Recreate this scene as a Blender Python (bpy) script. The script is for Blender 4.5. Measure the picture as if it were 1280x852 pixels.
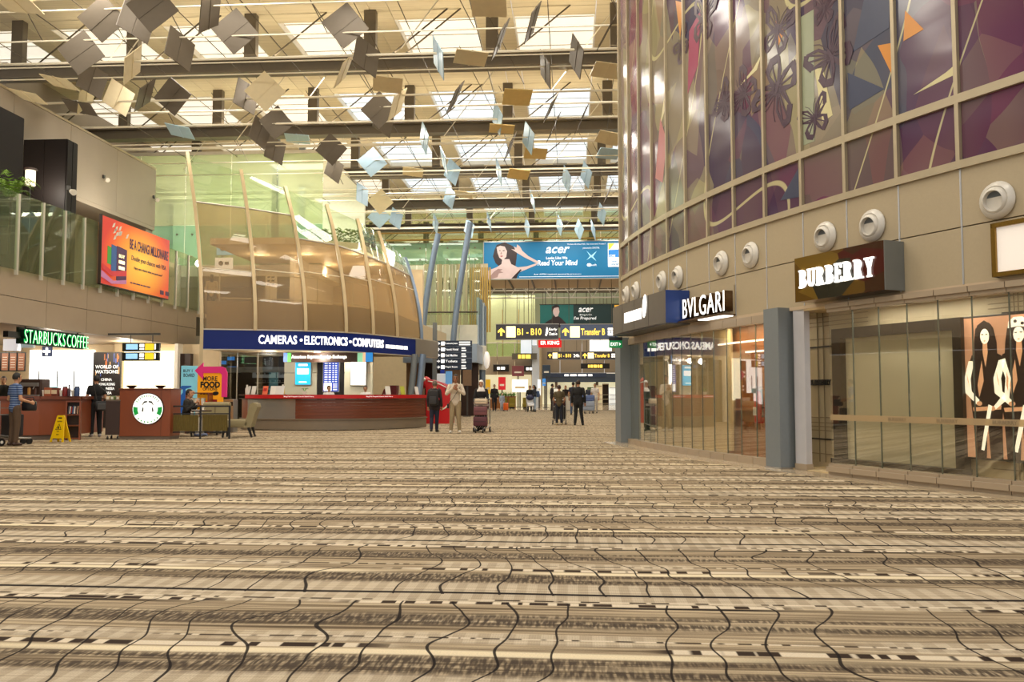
import bpy, bmesh, math, random
import numpy as np
from mathutils import Vector, Matrix

for o in list(bpy.data.objects):
    bpy.data.objects.remove(o)
scn = bpy.context.scene
COL = scn.collection
R = math.radians
PI = math.pi
random.seed(7)

# ------------------------------------------------------------------ camera
FPX, EYE = 1100.0, 1.14
PITCH = math.atan(67 / FPX)
YAW = math.atan(75 * math.cos(PITCH) / FPX)
cam_d = bpy.data.cameras.new('camera')
cam_d.sensor_width = 36.0
cam_d.lens = FPX / 1280 * 36.0
cam_d.clip_end = 400
cam = bpy.data.objects.new('camera', cam_d)
COL.objects.link(cam)
cam.location = (0, 0, EYE)
cam.rotation_euler = (PI / 2 + PITCH, 0, YAW)
scn.camera = cam

# ------------------------------------------------------------------ world, exposure, large lights
scn.view_settings.view_transform = 'Standard'
scn.view_settings.look = 'None'
scn.view_settings.gamma = 1.0
scn.view_settings.use_curve_mapping = False
scn.view_settings.exposure = 0.0
world = bpy.data.worlds.new('world')
scn.world = world
world.use_nodes = True
wb = world.node_tree.nodes['Background']
wb.inputs[0].default_value = (1.0, 0.97, 0.93, 1)
wb.inputs[1].default_value = 0.85


def area(name, loc, sx, sy, power, col, rot=(0, 0, 0)):
    l = bpy.data.lights.new(name, 'AREA')
    l.shape = 'RECTANGLE'
    l.size, l.size_y = sx, sy
    l.energy = power
    l.color = col
    o = bpy.data.objects.new(name, l)
    o.location = loc
    o.rotation_euler = rot
    COL.objects.link(o)
    return o


def point(name, loc, power, col, r=0.1):
    l = bpy.data.lights.new(name, 'POINT')
    l.energy = power
    l.color = col
    l.shadow_soft_size = r
    o = bpy.data.objects.new(name, l)
    o.location = loc
    COL.objects.link(o)
    return o


WARM = (1.0, 0.86, 0.64)
BEAM_Y = [21.3 + 7.2 * k for k in range(-2, 11)]
POST_X = [-2.6 + 4.1 * k for k in range(-7, 4)]
CEIL_Z = 14.0
# added warm fill: area lights above the cross beams brighten the ceiling
for by in BEAM_Y:
    area('ceiling_fill', (-4.0, by, 12.55), 26, 0.3, 230, WARM, (PI, 0, 0))
# added fill: downward area lights below the beams brighten the hall floor
for by in BEAM_Y:
    for lx in (-12.8, -8.7, -4.65, -0.55, 3.55):
        area('hall_fill', (lx, by + 0.0, 11.9), 2.6, 1.1, 150, (1.0, 0.93, 0.82))

# ------------------------------------------------------------------ helpers


def lin(c):
    return tuple(((v / 255) / 12.92 if v / 255 <= 0.04045 else ((v / 255 + 0.055) / 1.055) ** 2.4) for v in c[:3]) + (1,)


MATS = {}


def mat(name, c, rough=0.6, metal=0.0, var=0.08, scale=6.0, emit=0.0, spec=0.5, bump=0.0, stretch=(1, 1, 1), coat=0.0):
    """plain material: sRGB colour with procedural noise variation"""
    if name in MATS:
        return MATS[name]
    m = bpy.data.materials.new(name)
    m.use_nodes = True
    nt = m.node_tree
    b = nt.nodes['Principled BSDF']
    tc = nt.nodes.new('ShaderNodeTexCoord')
    mp = nt.nodes.new('ShaderNodeMapping')
    mp.inputs['Scale'].default_value = stretch
    nz = nt.nodes.new('ShaderNodeTexNoise')
    nz.inputs['Scale'].default_value = scale
    nz.inputs['Detail'].default_value = 4
    mx = nt.nodes.new('ShaderNodeMix')
    mx.data_type = 'RGBA'
    l = lin(c)
    mx.inputs[6].default_value = tuple(v * (1 - var) for v in l[:3]) + (1,)
    mx.inputs[7].default_value = tuple(min(1, v * (1 + var)) for v in l[:3]) + (1,)
    nt.links.new(tc.outputs['Object'], mp.inputs['Vector'])
    nt.links.new(mp.outputs[0], nz.inputs['Vector'])
    nt.links.new(nz.outputs['Fac'], mx.inputs[0])
    nt.links.new(mx.outputs[2], b.inputs['Base Color'])
    b.inputs['Roughness'].default_value = rough
    b.inputs['Metallic'].default_value = metal
    b.inputs['Specular IOR Level'].default_value = spec
    b.inputs['Coat Weight'].default_value = coat
    if emit > 0:
        nt.links.new(mx.outputs[2], b.inputs['Emission Color'])
        b.inputs['Emission Strength'].default_value = emit
    if bump > 0:
        bp = nt.nodes.new('ShaderNodeBump')
        bp.inputs['Strength'].default_value = bump
        nt.links.new(nz.outputs['Fac'], bp.inputs['Height'])
        nt.links.new(bp.outputs[0], b.inputs['Normal'])
    MATS[name] = m
    return m


def glass(name, tint, body=None, bodyfac=0.0, refl=1.0, rough=0.02, ior=1.5):
    """thin sheet glass: tinted see-through, some body colour, mirror reflection by angle"""
    if name in MATS:
        return MATS[name]
    m = bpy.data.materials.new(name)
    m.use_nodes = True
    nt = m.node_tree
    nt.nodes.remove(nt.nodes['Principled BSDF'])
    out = nt.nodes['Material Output']
    tr = nt.nodes.new('ShaderNodeBsdfTransparent')
    tr.inputs[0].default_value = lin(tint)
    cur = tr.outputs[0]
    if bodyfac > 0:
        df = nt.nodes.new('ShaderNodeBsdfDiffuse')
        tl = nt.nodes.new('ShaderNodeBsdfTranslucent')
        ad = nt.nodes.new('ShaderNodeMixShader')
        ad.inputs[0].default_value = 0.4
        nz = nt.nodes.new('ShaderNodeTexNoise')
        nz.inputs['Scale'].default_value = 2.0
        hs = nt.nodes.new('ShaderNodeMix')
        hs.data_type = 'RGBA'
        l = lin(body)
        hs.inputs[6].default_value = tuple(v * .92 for v in l[:3]) + (1,)
        hs.inputs[7].default_value = tuple(min(1, v * 1.08) for v in l[:3]) + (1,)
        nt.links.new(nz.outputs['Fac'], hs.inputs[0])
        nt.links.new(hs.outputs[2], df.inputs[0])
        nt.links.new(hs.outputs[2], tl.inputs[0])
        nt.links.new(df.outputs[0], ad.inputs[1])
        nt.links.new(tl.outputs[0], ad.inputs[2])
        mx = nt.nodes.new('ShaderNodeMixShader')
        mx.inputs[0].default_value = bodyfac
        nt.links.new(cur, mx.inputs[1])
        nt.links.new(ad.outputs[0], mx.inputs[2])
        cur = mx.outputs[0]
    gl = nt.nodes.new('ShaderNodeBsdfGlossy')
    gl.inputs['Roughness'].default_value = rough
    gl.inputs[0].default_value = (1, 1, 1, 1)
    lw = nt.nodes.new('ShaderNodeLayerWeight')
    lw.inputs[0].default_value = 0.5
    pw = nt.nodes.new('ShaderNodeMath')
    pw.operation = 'POWER'
    pw.inputs[1].default_value = 4.0
    nt.links.new(lw.outputs['Facing'], pw.inputs[0])
    fr = nt.nodes.new('ShaderNodeMath')
    fr.operation = 'MULTIPLY_ADD'
    f0 = ((ior - 1) / (ior + 1)) ** 2
    fr.inputs[1].default_value = 1 - f0
    fr.inputs[2].default_value = f0
    nt.links.new(pw.outputs[0], fr.inputs[0])
    mu = nt.nodes.new('ShaderNodeMath')
    mu.operation = 'MULTIPLY'
    mu.use_clamp = True
    mu.inputs[1].default_value = refl
    nt.links.new(fr.outputs[0], mu.inputs[0])
    m2 = nt.nodes.new('ShaderNodeMixShader')
    nt.links.new(mu.outputs[0], m2.inputs[0])
    nt.links.new(cur, m2.inputs[1])
    nt.links.new(gl.outputs[0], m2.inputs[2])
    nt.links.new(m2.outputs[0], out.inputs[0])
    MATS[name] = m
    return m


def fix(m, v):
    return (v[0], v[1], v[2])


class MB:
    """collects shapes; build() links them as one mesh object"""

    def __init__(self):
        self.v, self.f, self.mi = [], [], []
        self.cur = 0

    def add(self, vs, fs):
        n = len(self.v)
        self.v += [tuple(map(float, p)) for p in vs]
        self.f += [tuple(i + n for i in f) for f in fs]
        self.mi += [self.cur] * len(fs)
        return self

    def box(self, x0, x1, y0, y1, z0, z1):
        vs = [(x, y, z) for z in (z0, z1) for y in (y0, y1) for x in (x0, x1)]
        return self.add(vs, [(0, 2, 3, 1), (4, 5, 7, 6), (0, 1, 5, 4), (2, 6, 7, 3), (0, 4, 6, 2), (1, 3, 7, 5)])

    def cbox(self, c, s, rz=0.0, rx=0.0, ry=0.0, taper=1.0):
        M = Matrix.Rotation(rz, 3, 'Z') @ Matrix.Rotation(ry, 3, 'Y') @ Matrix.Rotation(rx, 3, 'X')
        vs = []
        for sz in (-.5, .5):
            t = taper if sz > 0 else 1.0
            for sy in (-.5, .5):
                for sx in (-.5, .5):
                    p = M @ Vector((sx * s[0] * t, sy * s[1] * t, sz * s[2]))
                    vs.append((c[0] + p.x, c[1] + p.y, c[2] + p.z))
        return self.add(vs, [(0, 2, 3, 1), (4, 5, 7, 6), (0, 1, 5, 4), (2, 6, 7, 3), (0, 4, 6, 2), (1, 3, 7, 5)])

    def rbox(self, c, s, r=0.02, rz=0.0, rx=0.0):
        """box with chamfered edges"""
        hx, hy, hz = s[0] / 2, s[1] / 2, s[2] / 2
        r = min(r, hx * .9, hy * .9, hz * .9)
        bm = bmesh.new()
        bmesh.ops.create_cube(bm, size=1.0)
        for v in bm.verts:
            v.co = Vector((v.co.x * s[0], v.co.y * s[1], v.co.z * s[2]))
        bmesh.ops.bevel(bm, geom=list(bm.edges) + list(bm.verts), offset=r, segments=2, profile=0.6, affect='EDGES')
        M = Matrix.Rotation(rz, 3, 'Z') @ Matrix.Rotation(rx, 3, 'X')
        bm.verts.index_update()
        vs = [Vector(c) + M @ v.co for v in bm.verts]
        fs = [tuple(v.index for v in f.verts) for f in bm.faces]
        bm.free()
        return self.add(vs, fs)

    def prism(self, poly, h0, h1, axis='z'):
        """extrude a 2d polygon (counter clockwise) between h0 and h1 along an axis"""
        def p3(p, h):
            return {'z': (p[0], p[1], h), 'y': (p[0], h, p[1]), 'x': (h, p[0], p[1])}[axis]
        n = len(poly)
        vs = [p3(p, h0) for p in poly] + [p3(p, h1) for p in poly]
        fs = [tuple(range(n - 1, -1, -1)), tuple(range(n, 2 * n))]
        fs += [(i, (i + 1) % n, n + (i + 1) % n, n + i) for i in range(n)]
        return self.add(vs, fs)

    def tube(self, pts, r, n=8, cap=True, flat=1.0):
        """round bar along points; r may be a list"""
        pts = [Vector(p) for p in pts]
        rs = r if isinstance(r, (list, tuple)) else [r] * len(pts)
        rings = []
        for i, p in enumerate(pts):
            d = (pts[min(i + 1, len(pts) - 1)] - pts[max(i - 1, 0)])
            d = d.normalized() if d.length > 1e-9 else Vector((0, 0, 1))
            a = Vector((0, 0, 1)) if abs(d.z) < 0.9 else Vector((1, 0, 0))
            u = d.cross(a).normalized()
            w = d.cross(u).normalized()
            rings.append([p + u * (math.cos(2 * PI * k / n) * rs[i]) + w * (math.sin(2 * PI * k / n) * rs[i] * flat) for k in range(n)])
        vs = [q for ring in rings for q in ring]
        fs = []
        for i in range(len(pts) - 1):
            for k in range(n):
                a, b = i * n + k, i * n + (k + 1) % n
                fs.append((a, a + n, b + n, b))
        if cap:
            fs.append(tuple(range(n)))
            fs.append(tuple((len(pts) - 1) * n + k for k in range(n - 1, -1, -1)))
        return self.add(vs, fs)

    def lathe(self, prof, n=16, c=(0, 0, 0), axis='z'):
        """revolve (radius, height) profile"""
        vs = []
        for (r, h) in prof:
            for k in range(n):
                a = 2 * PI * k / n
                x, y = r * math.cos(a), r * math.sin(a)
                q = (x, y, h) if axis == 'z' else ((x, h, y) if axis == 'y' else (h, x, y))
                vs.append((q[0] + c[0], q[1] + c[1], q[2] + c[2]))
        fs = []
        for i in range(len(prof) - 1):
            for k in range(n):
                a, b = i * n + k, i * n + (k + 1) % n
                fs.append((a, b, b + n, a + n))
        fs.append(tuple(range(n - 1, -1, -1)))
        fs.append(tuple((len(prof) - 1) * n + k for k in range(n)))
        return self.add(vs, fs)

    def ell(self, c, r, nu=12, nv=8, M=None):
        vs, fs = [], []
        for i in range(nv + 1):
            t = PI * i / nv
            for k in range(nu):
                a = 2 * PI * k / nu
                p = Vector((r[0] * math.sin(t) * math.cos(a), r[1] * math.sin(t) * math.sin(a), r[2] * math.cos(t)))
                if M is not None:
                    p = M @ p
                vs.append((c[0] + p.x, c[1] + p.y, c[2] + p.z))
        for i in range(nv):
            for k in range(nu):
                a, b = i * nu + k, i * nu + (k + 1) % nu
                fs.append((a, a + nu, b + nu, b))
        return self.add(vs, fs)

    def sheet(self, rows, thick=None, dirv=(0, 1, 0)):
        """grid of points -> sheet, optionally given thickness along dirv"""
        n, m = len(rows), len(rows[0])
        vs = [p for r in rows for p in r]
        fs = [(i * m + j, i * m + j + 1, (i + 1) * m + j + 1, (i + 1) * m + j) for i in range(n - 1) for j in range(m - 1)]
        if thick:
            k = n * m
            d = Vector(dirv) * thick
            vs = vs + [tuple(Vector(p) + d) for p in vs]
            fs = fs + [tuple(i + k for i in reversed(f)) for f in fs]
            bd = [j for j in range(m)] + [i * m + m - 1 for i in range(1, n)] + [(n - 1) * m + j for j in range(m - 2, -1, -1)] + [i * m for i in range(n - 2, 0, -1)]
            for a, b in zip(bd, bd[1:] + bd[:1]):
                fs.append((b, a, a + k, b + k))
        return self.add(vs, fs)

    def mesh(self, name, mats, smooth=False):
        me = bpy.data.meshes.new(name)
        me.from_pydata(self.v, [], self.f)
        for m in (mats if isinstance(mats, (list, tuple)) else [mats]):
            me.materials.append(m)
        if isinstance(mats, (list, tuple)):
            me.polygons.foreach_set('material_index', self.mi)
        if smooth:
            me.polygons.foreach_set('use_smooth', [True] * len(me.polygons))
            try:
                me.set_sharp_from_angle(angle=R(40))
            except Exception:
                pass
        me.update()
        return me

    def build(self, name, mats, parent=None, loc=(0, 0, 0), rot=(0, 0, 0), smooth=False, world=False):
        me = self.mesh(name, mats, smooth)
        return place(name, me, parent, loc, rot, world)


def place(name, me, parent=None, loc=(0, 0, 0), rot=(0, 0, 0), world=False):
    o = bpy.data.objects.new(name, me)
    COL.objects.link(o)
    o.parent = parent
    if world and parent is not None:
        p, q = parent, Vector((0, 0, 0))
        chain = []
        while p is not None:
            chain.append(p)
            p = p.parent
        M = Matrix.Identity(4)
        for p in reversed(chain):
            M = M @ Matrix.LocRotScale(p.location, p.rotation_euler, None)
        o.matrix_local = M.inverted() @ Matrix.LocRotScale(Vector(loc), Matrix.Identity(3).to_euler() if rot == (0, 0, 0) else __import__('mathutils').Euler(rot), None)
    else:
        o.location = loc
        o.rotation_euler = rot
    return o


def tag(o, label=None, cat=None, group=None, kind=None):
    if label:
        o['label'] = label
    if cat:
        o['category'] = cat
    if group:
        o['group'] = group
    if kind:
        o['kind'] = kind
    return o


def thing(name, label, cat, loc=(0, 0, 0), rz=0.0, group=None):
    o = bpy.data.objects.new(name, None)
    o.empty_display_size = 0.2
    COL.objects.link(o)
    o.location = loc
    o.rotation_euler = (0, 0, rz)
    return tag(o, label, cat, group)


def struct(name, loc=(0, 0, 0), label=None):
    o = bpy.data.objects.new(name, None)
    COL.objects.link(o)
    o.location = loc
    o['kind'] = 'structure'
    if label:
        o['label'] = label
    return o


def copy_tree(o, parent=None):
    c = o.copy()
    COL.objects.link(c)
    c.parent = parent
    for ch in list(o.children):
        copy_tree(ch, c)
    return c


def txt_mesh(s, m, width, height, extrude=0.01, bold=0.0, shear=0.0, spacing=1.0):
    if s[0] == '#':      # print too small to read: a row of word-shaped blocks
        n = int(s[1:])
        b_ = MB()
        ws = [1.0 + .5 * ((k * 7) % 3) for k in range(n)]
        tot = sum(ws) + .35 * (n - 1)
        x = -width / 2
        for w_ in ws:
            d_ = w_ / tot * width
            b_.box(x, x + d_, -height / 2, height / 2, -extrude, extrude)
            x += d_ + .35 / tot * width
        return b_.mesh('lettering', m)
    cu = bpy.data.curves.new('lettering', 'FONT')
    cu.body = s
    cu.size = 1.0
    cu.offset = bold
    cu.shear = shear
    cu.space_character = spacing
    cu.align_x = 'CENTER'
    cu.resolution_u = 3
    cu.extrude = 0.01
    o = bpy.data.objects.new('lettering', cu)
    COL.objects.link(o)
    dg = bpy.context.evaluated_depsgraph_get()
    me = bpy.data.meshes.new_from_object(o.evaluated_get(dg))
    bpy.data.objects.remove(o)
    n = len(me.vertices)
    co = np.zeros(n * 3)
    me.vertices.foreach_get('co', co)
    co = co.reshape(-1, 3)
    lo, hi = co.min(0), co.max(0)
    co = (co - (lo + hi) / 2)
    ext = hi - lo
    sy = height / ext[1] if height else width / ext[0]
    sx = width / ext[0] if width else sy
    co[:, 0] *= sx
    co[:, 1] *= sy
    co[:, 2] *= extrude / 0.01
    me.vertices.foreach_set('co', co.ravel())
    me.materials.clear()
    me.materials.append(m)
    me.update()
    return me


def txt(s, m, width, height, parent, loc, rot=(PI / 2, 0, 0), extrude=0.01, bold=0.0, shear=0.0, spacing=1.0):
    """lettering centred at loc; default stands upright facing -Y"""
    me = txt_mesh(s, m, width, height, extrude, bold, shear, spacing)
    return place('lettering', me, parent, loc, rot)


# camera mapping used to lay the plan out from measured sight lines
_c, _s, _cy, _sy = math.cos(PITCH), math.sin(PITCH), math.cos(YAW), math.sin(YAW)
_fw = Vector((-_sy * _c, _cy * _c, _s))
_rt = Vector((_cy, _sy, 0))
_up = _rt.cross(_fw)


def ray(px, py):
    return _fw + _rt * ((px - 640) / FPX) + _up * ((426 - py) / FPX)


def G(px, py, z=0.0):
    r = ray(px, py)
    return Vector((0, 0, EYE)) + r * ((z - EYE) / r.z)


def YY(px, py, Y):
    r = ray(px, py)
    return Vector((0, 0, EYE)) + r * (Y / r.y)


def XX(px, py, X):
    r = ray(px, py)
    return Vector((0, 0, EYE)) + r * (X / r.x)

# ------------------------------------------------------------------ materials


class NT:
    def __init__(self, m):
        m.use_nodes = True
        self.t = m.node_tree
        self.n = self.t.nodes

    def set(self, sock, v):
        if hasattr(v, 'is_linked'):
            self.t.links.new(v, sock)
        else:
            sock.default_value = v

    def m(self, op, a, b=0.0, c=0.0, clamp=False):
        n = self.n.new('ShaderNodeMath')
        n.operation = op
        n.use_clamp = clamp
        for s, v in zip(n.inputs, (a, b, c)):
            self.set(s, v)
        return n.outputs[0]

    def noise(self, vec, scale=1.0, detail=2.0, rough=0.5):
        n = self.n.new('ShaderNodeTexNoise')
        n.inputs['Scale'].default_value = scale
        n.inputs['Detail'].default_value = detail
        n.inputs['Roughness'].default_value = rough
        self.set(n.inputs['Vector'], vec)
        return n.outputs['Fac']

    def vec(self, x, y, z=0.0):
        n = self.n.new('ShaderNodeCombineXYZ')
        for s, v in zip(n.inputs, (x, y, z)):
            self.set(s, v)
        return n.outputs[0]

    def xyz(self, which='Object'):
        tc = self.n.new('ShaderNodeTexCoord')
        s = self.n.new('ShaderNodeSeparateXYZ')
        self.t.links.new(tc.outputs[which], s.inputs[0])
        return s.outputs[0], s.outputs[1], s.outputs[2]

    def geo(self):
        g = self.n.new('ShaderNodeNewGeometry')
        s = self.n.new('ShaderNodeSeparateXYZ')
        self.t.links.new(g.outputs['Position'], s.inputs[0])
        return s.outputs[0], s.outputs[1], s.outputs[2]

    def ss(self, x, a, b):
        n = self.n.new('ShaderNodeMapRange')
        n.interpolation_type = 'SMOOTHSTEP'
        self.set(n.inputs[0], x)
        n.inputs[1].default_value = a
        n.inputs[2].default_value = b
        return n.outputs[0]

    def pulse(self, x, a, b, soft=0.01):
        return self.m('MULTIPLY', self.ss(x, a - soft, a + soft), self.m('SUBTRACT', 1.0, self.ss(x, b - soft, b + soft)))

    def mix(self, f, a, b, mode='MIX'):
        n = self.n.new('ShaderNodeMix')
        n.data_type = 'RGBA'
        n.blend_type = mode
        self.set(n.inputs[0], f)
        self.set(n.inputs[6], a)
        self.set(n.inputs[7], b)
        return n.outputs[2]

    def ramp(self, f, stops, mode='LINEAR'):
        n = self.n.new('ShaderNodeValToRGB')
        n.color_ramp.interpolation = mode
        e = n.color_ramp.elements
        while len(e) < len(stops):
            e.new(0.5)
        for el, (p, c) in zip(e, stops):
            el.position = p
            el.color = c
        self.set(n.inputs[0], f)
        return n.outputs[0]


def carpet_material():
    m = bpy.data.materials.new('woven_carpet')
    N = NT(m)
    x, y, z = N.xyz()
    wob = N.noise(N.vec(N.m('MULTIPLY', x, .35), N.m('MULTIPLY', y, .25)), 1.0, 1.0)
    yw = N.m('ADD', y, N.m('MULTIPLY', N.m('SUBTRACT', wob, .5), .16))
    q = N.m('DIVIDE', N.m('SUBTRACT', 5.08, yw), 1.78)
    u = N.m('FRACT', N.m('ADD', q, 40.0))
    per = N.m('FLOOR', q)
    xs = N.m('ADD', x, N.m('MULTIPLY', per, .73))
    cream, mid, dark, line = lin((224, 209, 184)), lin((158, 141, 116)), lin((74, 63, 53)), lin((30, 23, 22))
    # long woven streaks
    st = N.noise(N.vec(N.m('MULTIPLY', x, .5), N.m('MULTIPLY', u, 46)), 1.0, 4.0, .68)
    col = N.ramp(st, [(.28, lin((70, 58, 46))), (.41, lin((122, 105, 82))), (.50, mid), (.60, lin((192, 173, 142))), (.74, cream)])
    # plaid blocks
    fx = N.m('FRACT', N.m('DIVIDE', x, .12))
    sq = N.pulse(fx, .25, .75, .03)
    hatch = N.m('FRACT', N.m('MULTIPLY', x, 80))
    pl = N.mix(N.m('MULTIPLY', sq, .42), cream, mid)
    pl = N.mix(N.m('MULTIPLY', hatch, .18), pl, dark)
    pm = N.noise(N.vec(N.m('MULTIPLY', x, .45), N.m('MULTIPLY', per, 3.1)), 1.0, 1.0)
    a1 = N.pulse(u, .82, 1.2, .015)
    a2 = N.pulse(u, -.2, .12, .012)
    a3 = N.m('MULTIPLY', N.pulse(u, .46, .56, .01), N.ss(pm, .42, .5))
    am = N.m('MAXIMUM', N.m('MAXIMUM', a1, a2), a3)
    col = N.mix(N.m('MULTIPLY', am, .62), col, pl)
    # brushed dark bands
    def brush(a, b, th):
        n1 = N.noise(N.vec(N.m('MULTIPLY', x, .35), N.m('MULTIPLY', u, 9), th * 7), 1.0, 1.0)
        g = N.noise(N.vec(N.m('MULTIPLY', x, 55), N.m('MULTIPLY', yw, 9)), 1.0, 1.0)
        mk = N.m('MULTIPLY', N.pulse(u, a, b, .03), N.ss(n1, th, th + .14))
        return N.m('MULTIPLY', mk, N.ss(g, .25, .62))
    col = N.mix(N.m('MULTIPLY', brush(.26, .39, .32), .95), col, dark)
    col = N.mix(N.m('MULTIPLY', brush(.67, .82, .34), .95), col, dark)
    # cream stripe
    cs = N.m('MULTIPLY', N.pulse(u, .625, .668, .008), N.ss(N.noise(N.vec(N.m('MULTIPLY', x, .3), per), 1.0, 1.0), .38, .5))
    col = N.mix(N.m('MULTIPLY', cs, .9), col, lin((240, 224, 190)))
    # rows of small dark and light checks
    def checks(a, b, w, seed):
        nx = N.noise(N.vec(N.m('MULTIPLY', x, 2.5), seed), 1.0, 2.0)
        xx = N.m('ADD', x, N.m('MULTIPLY', nx, .25))
        f = N.ss(N.noise(N.vec(N.m('DIVIDE', xx, w * .8), N.m('ADD', per, seed)), 1.0, 0.0), .46, .52)
        pmk = N.ss(N.noise(N.vec(N.m('MULTIPLY', x, .7), N.m('ADD', per, seed)), 1.0, 1.0), .36, .46)
        mk = N.m('MULTIPLY', N.pulse(u, a, b, .004), pmk)
        return mk, f
    for a, b, w, sd in ((.100, .132, .085, 1.3), (.575, .612, .10, 5.7), (.505, .516, .09, 9.1), (.07, .085, .11, 3.3)):
        mk, f = checks(a, b, w, sd)
        col = N.mix(mk, col, N.mix(f, lin((58, 45, 36)), cream))
    # long thin dark yarn lines
    def yarn(c, w, seed):
        nn = N.noise(N.vec(N.m('MULTIPLY', x, .25), N.m('ADD', per, seed)), 1.0, 1.0)
        d = N.m('ABSOLUTE', N.m('SUBTRACT', u, N.m('ADD', c, N.m('MULTIPLY', N.m('SUBTRACT', nn, .5), .03))))
        return N.m('SUBTRACT', 1.0, N.ss(d, w * .5, w))
    col = N.mix(yarn(.980, .017, 0.0), col, line)
    col = N.mix(N.m('MULTIPLY', yarn(.150, .013, 2.0), N.ss(N.noise(N.vec(N.m('MULTIPLY', x, .3), N.m('ADD', per, 8.8)), 1.0, 1.0), .40, .5)), col, line)
    br = N.ss(N.noise(N.vec(N.m('MULTIPLY', x, .4), N.m('ADD', per, 4.4)), 1.0, 1.0), .48, .56)
    col = N.mix(N.m('MULTIPLY', N.m('MULTIPLY', yarn(.68, .005, 6.0), .8), br), col, line)
    # crossing wavy yarns
    n2 = N.noise(N.vec(N.m('MULTIPLY', xs, .45), N.m('MULTIPLY', u, 1.6), per), 1.0, 0.0)
    n3 = N.noise(N.vec(N.m('MULTIPLY', xs, 1.6), N.m('MULTIPLY', u, 4.2), N.m('MULTIPLY', per, 1.7)), 1.0, 0.0)
    n4 = N.noise(N.vec(N.m('MULTIPLY', x, 1.4), 0.0), 1.0, 1.0)
    xw = N.m('ADD', xs, N.m('MULTIPLY', n2, .55))
    xw = N.m('ADD', xw, N.m('MULTIPLY', n3, .22))
    xw = N.m('ADD', xw, N.m('MULTIPLY', n4, .25))
    cell = N.m('DIVIDE', xw, .27)
    fr = N.m('ABSOLUTE', N.m('SUBTRACT', N.m('FRACT', cell), .5))
    wn = N.n.new('ShaderNodeTexWhiteNoise')
    wn.noise_dimensions = '2D'
    N.set(wn.inputs['Vector'], N.vec(N.m('FLOOR', cell), per))
    keep = N.m('GREATER_THAN', wn.outputs['Value'], .18)
    seg = N.pulse(u, .10, 1.0, .004)
    ck = N.m('MULTIPLY', N.m('MULTIPLY', N.m('SUBTRACT', 1.0, N.ss(fr, .016, .030)), keep), seg)
    col = N.mix(N.m('MULTIPLY', ck, .95), col, line)
    # pile grain
    gr = N.noise(N.vec(N.m('MULTIPLY', x, 120), N.m('MULTIPLY', y, 200)), 1.0, 2.0)
    col = N.mix(.28, col, N.ramp(gr, [(.3, lin((120, 104, 84))), (.7, lin((255, 246, 224)))]), 'MULTIPLY')
    b = N.n['Principled BSDF']
    N.set(b.inputs['Base Color'], col)
    b.inputs['Roughness'].default_value = .95
    b.inputs['Specular IOR Level'].default_value = .12
    bp = N.n.new('ShaderNodeBump')
    bp.inputs['Strength'].default_value = .25
    bp.inputs['Distance'].default_value = .01
    N.set(bp.inputs['Height'], gr)
    N.set(b.inputs['Normal'], bp.outputs[0])
    return m


def tile_floor_material():
    m = bpy.data.materials.new('polished_stone_floor')
    N = NT(m)
    x, y, z = N.xyz()
    fx = N.m('ABSOLUTE', N.m('SUBTRACT', N.m('FRACT', N.m('DIVIDE', x, 1.2)), .5))
    fy = N.m('ABSOLUTE', N.m('SUBTRACT', N.m('FRACT', N.m('DIVIDE', y, 1.2)), .5))
    j = N.m('MAXIMUM', N.ss(fx, .485, .495), N.ss(fy, .485, .495))
    nz = N.noise(N.vec(x, y), 1.3, 4.0)
    col = N.mix(nz, lin((196, 172, 140)), lin((222, 202, 172)))
    col = N.mix(N.m('MULTIPLY', j, .5), col, lin((120, 100, 80)))
    b = N.n['Principled BSDF']
    N.set(b.inputs['Base Color'], col)
    b.inputs['Roughness'].default_value = .12
    return m


def wood_ceiling_material():
    m = bpy.data.materials.new('cream_ceiling_board')
    N = NT(m)
    x, y, z = N.geo()
    st = N.noise(N.vec(N.m('MULTIPLY', x, .6), N.m('MULTIPLY', y, 9)), 1.0, 3.0)
    fy = N.m('FRACT', N.m('DIVIDE', y, .3))
    gv = N.pulse(fy, -.1, .06, .02)
    col = N.mix(st, lin((212, 196, 160)), lin((232, 218, 186)))
    col = N.mix(N.m('MULTIPLY', gv, .35), col, lin((140, 122, 92)))
    b = N.n['Principled BSDF']
    N.set(b.inputs['Base Color'], col)
    b.inputs['Roughness'].default_value = .65
    return m


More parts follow.
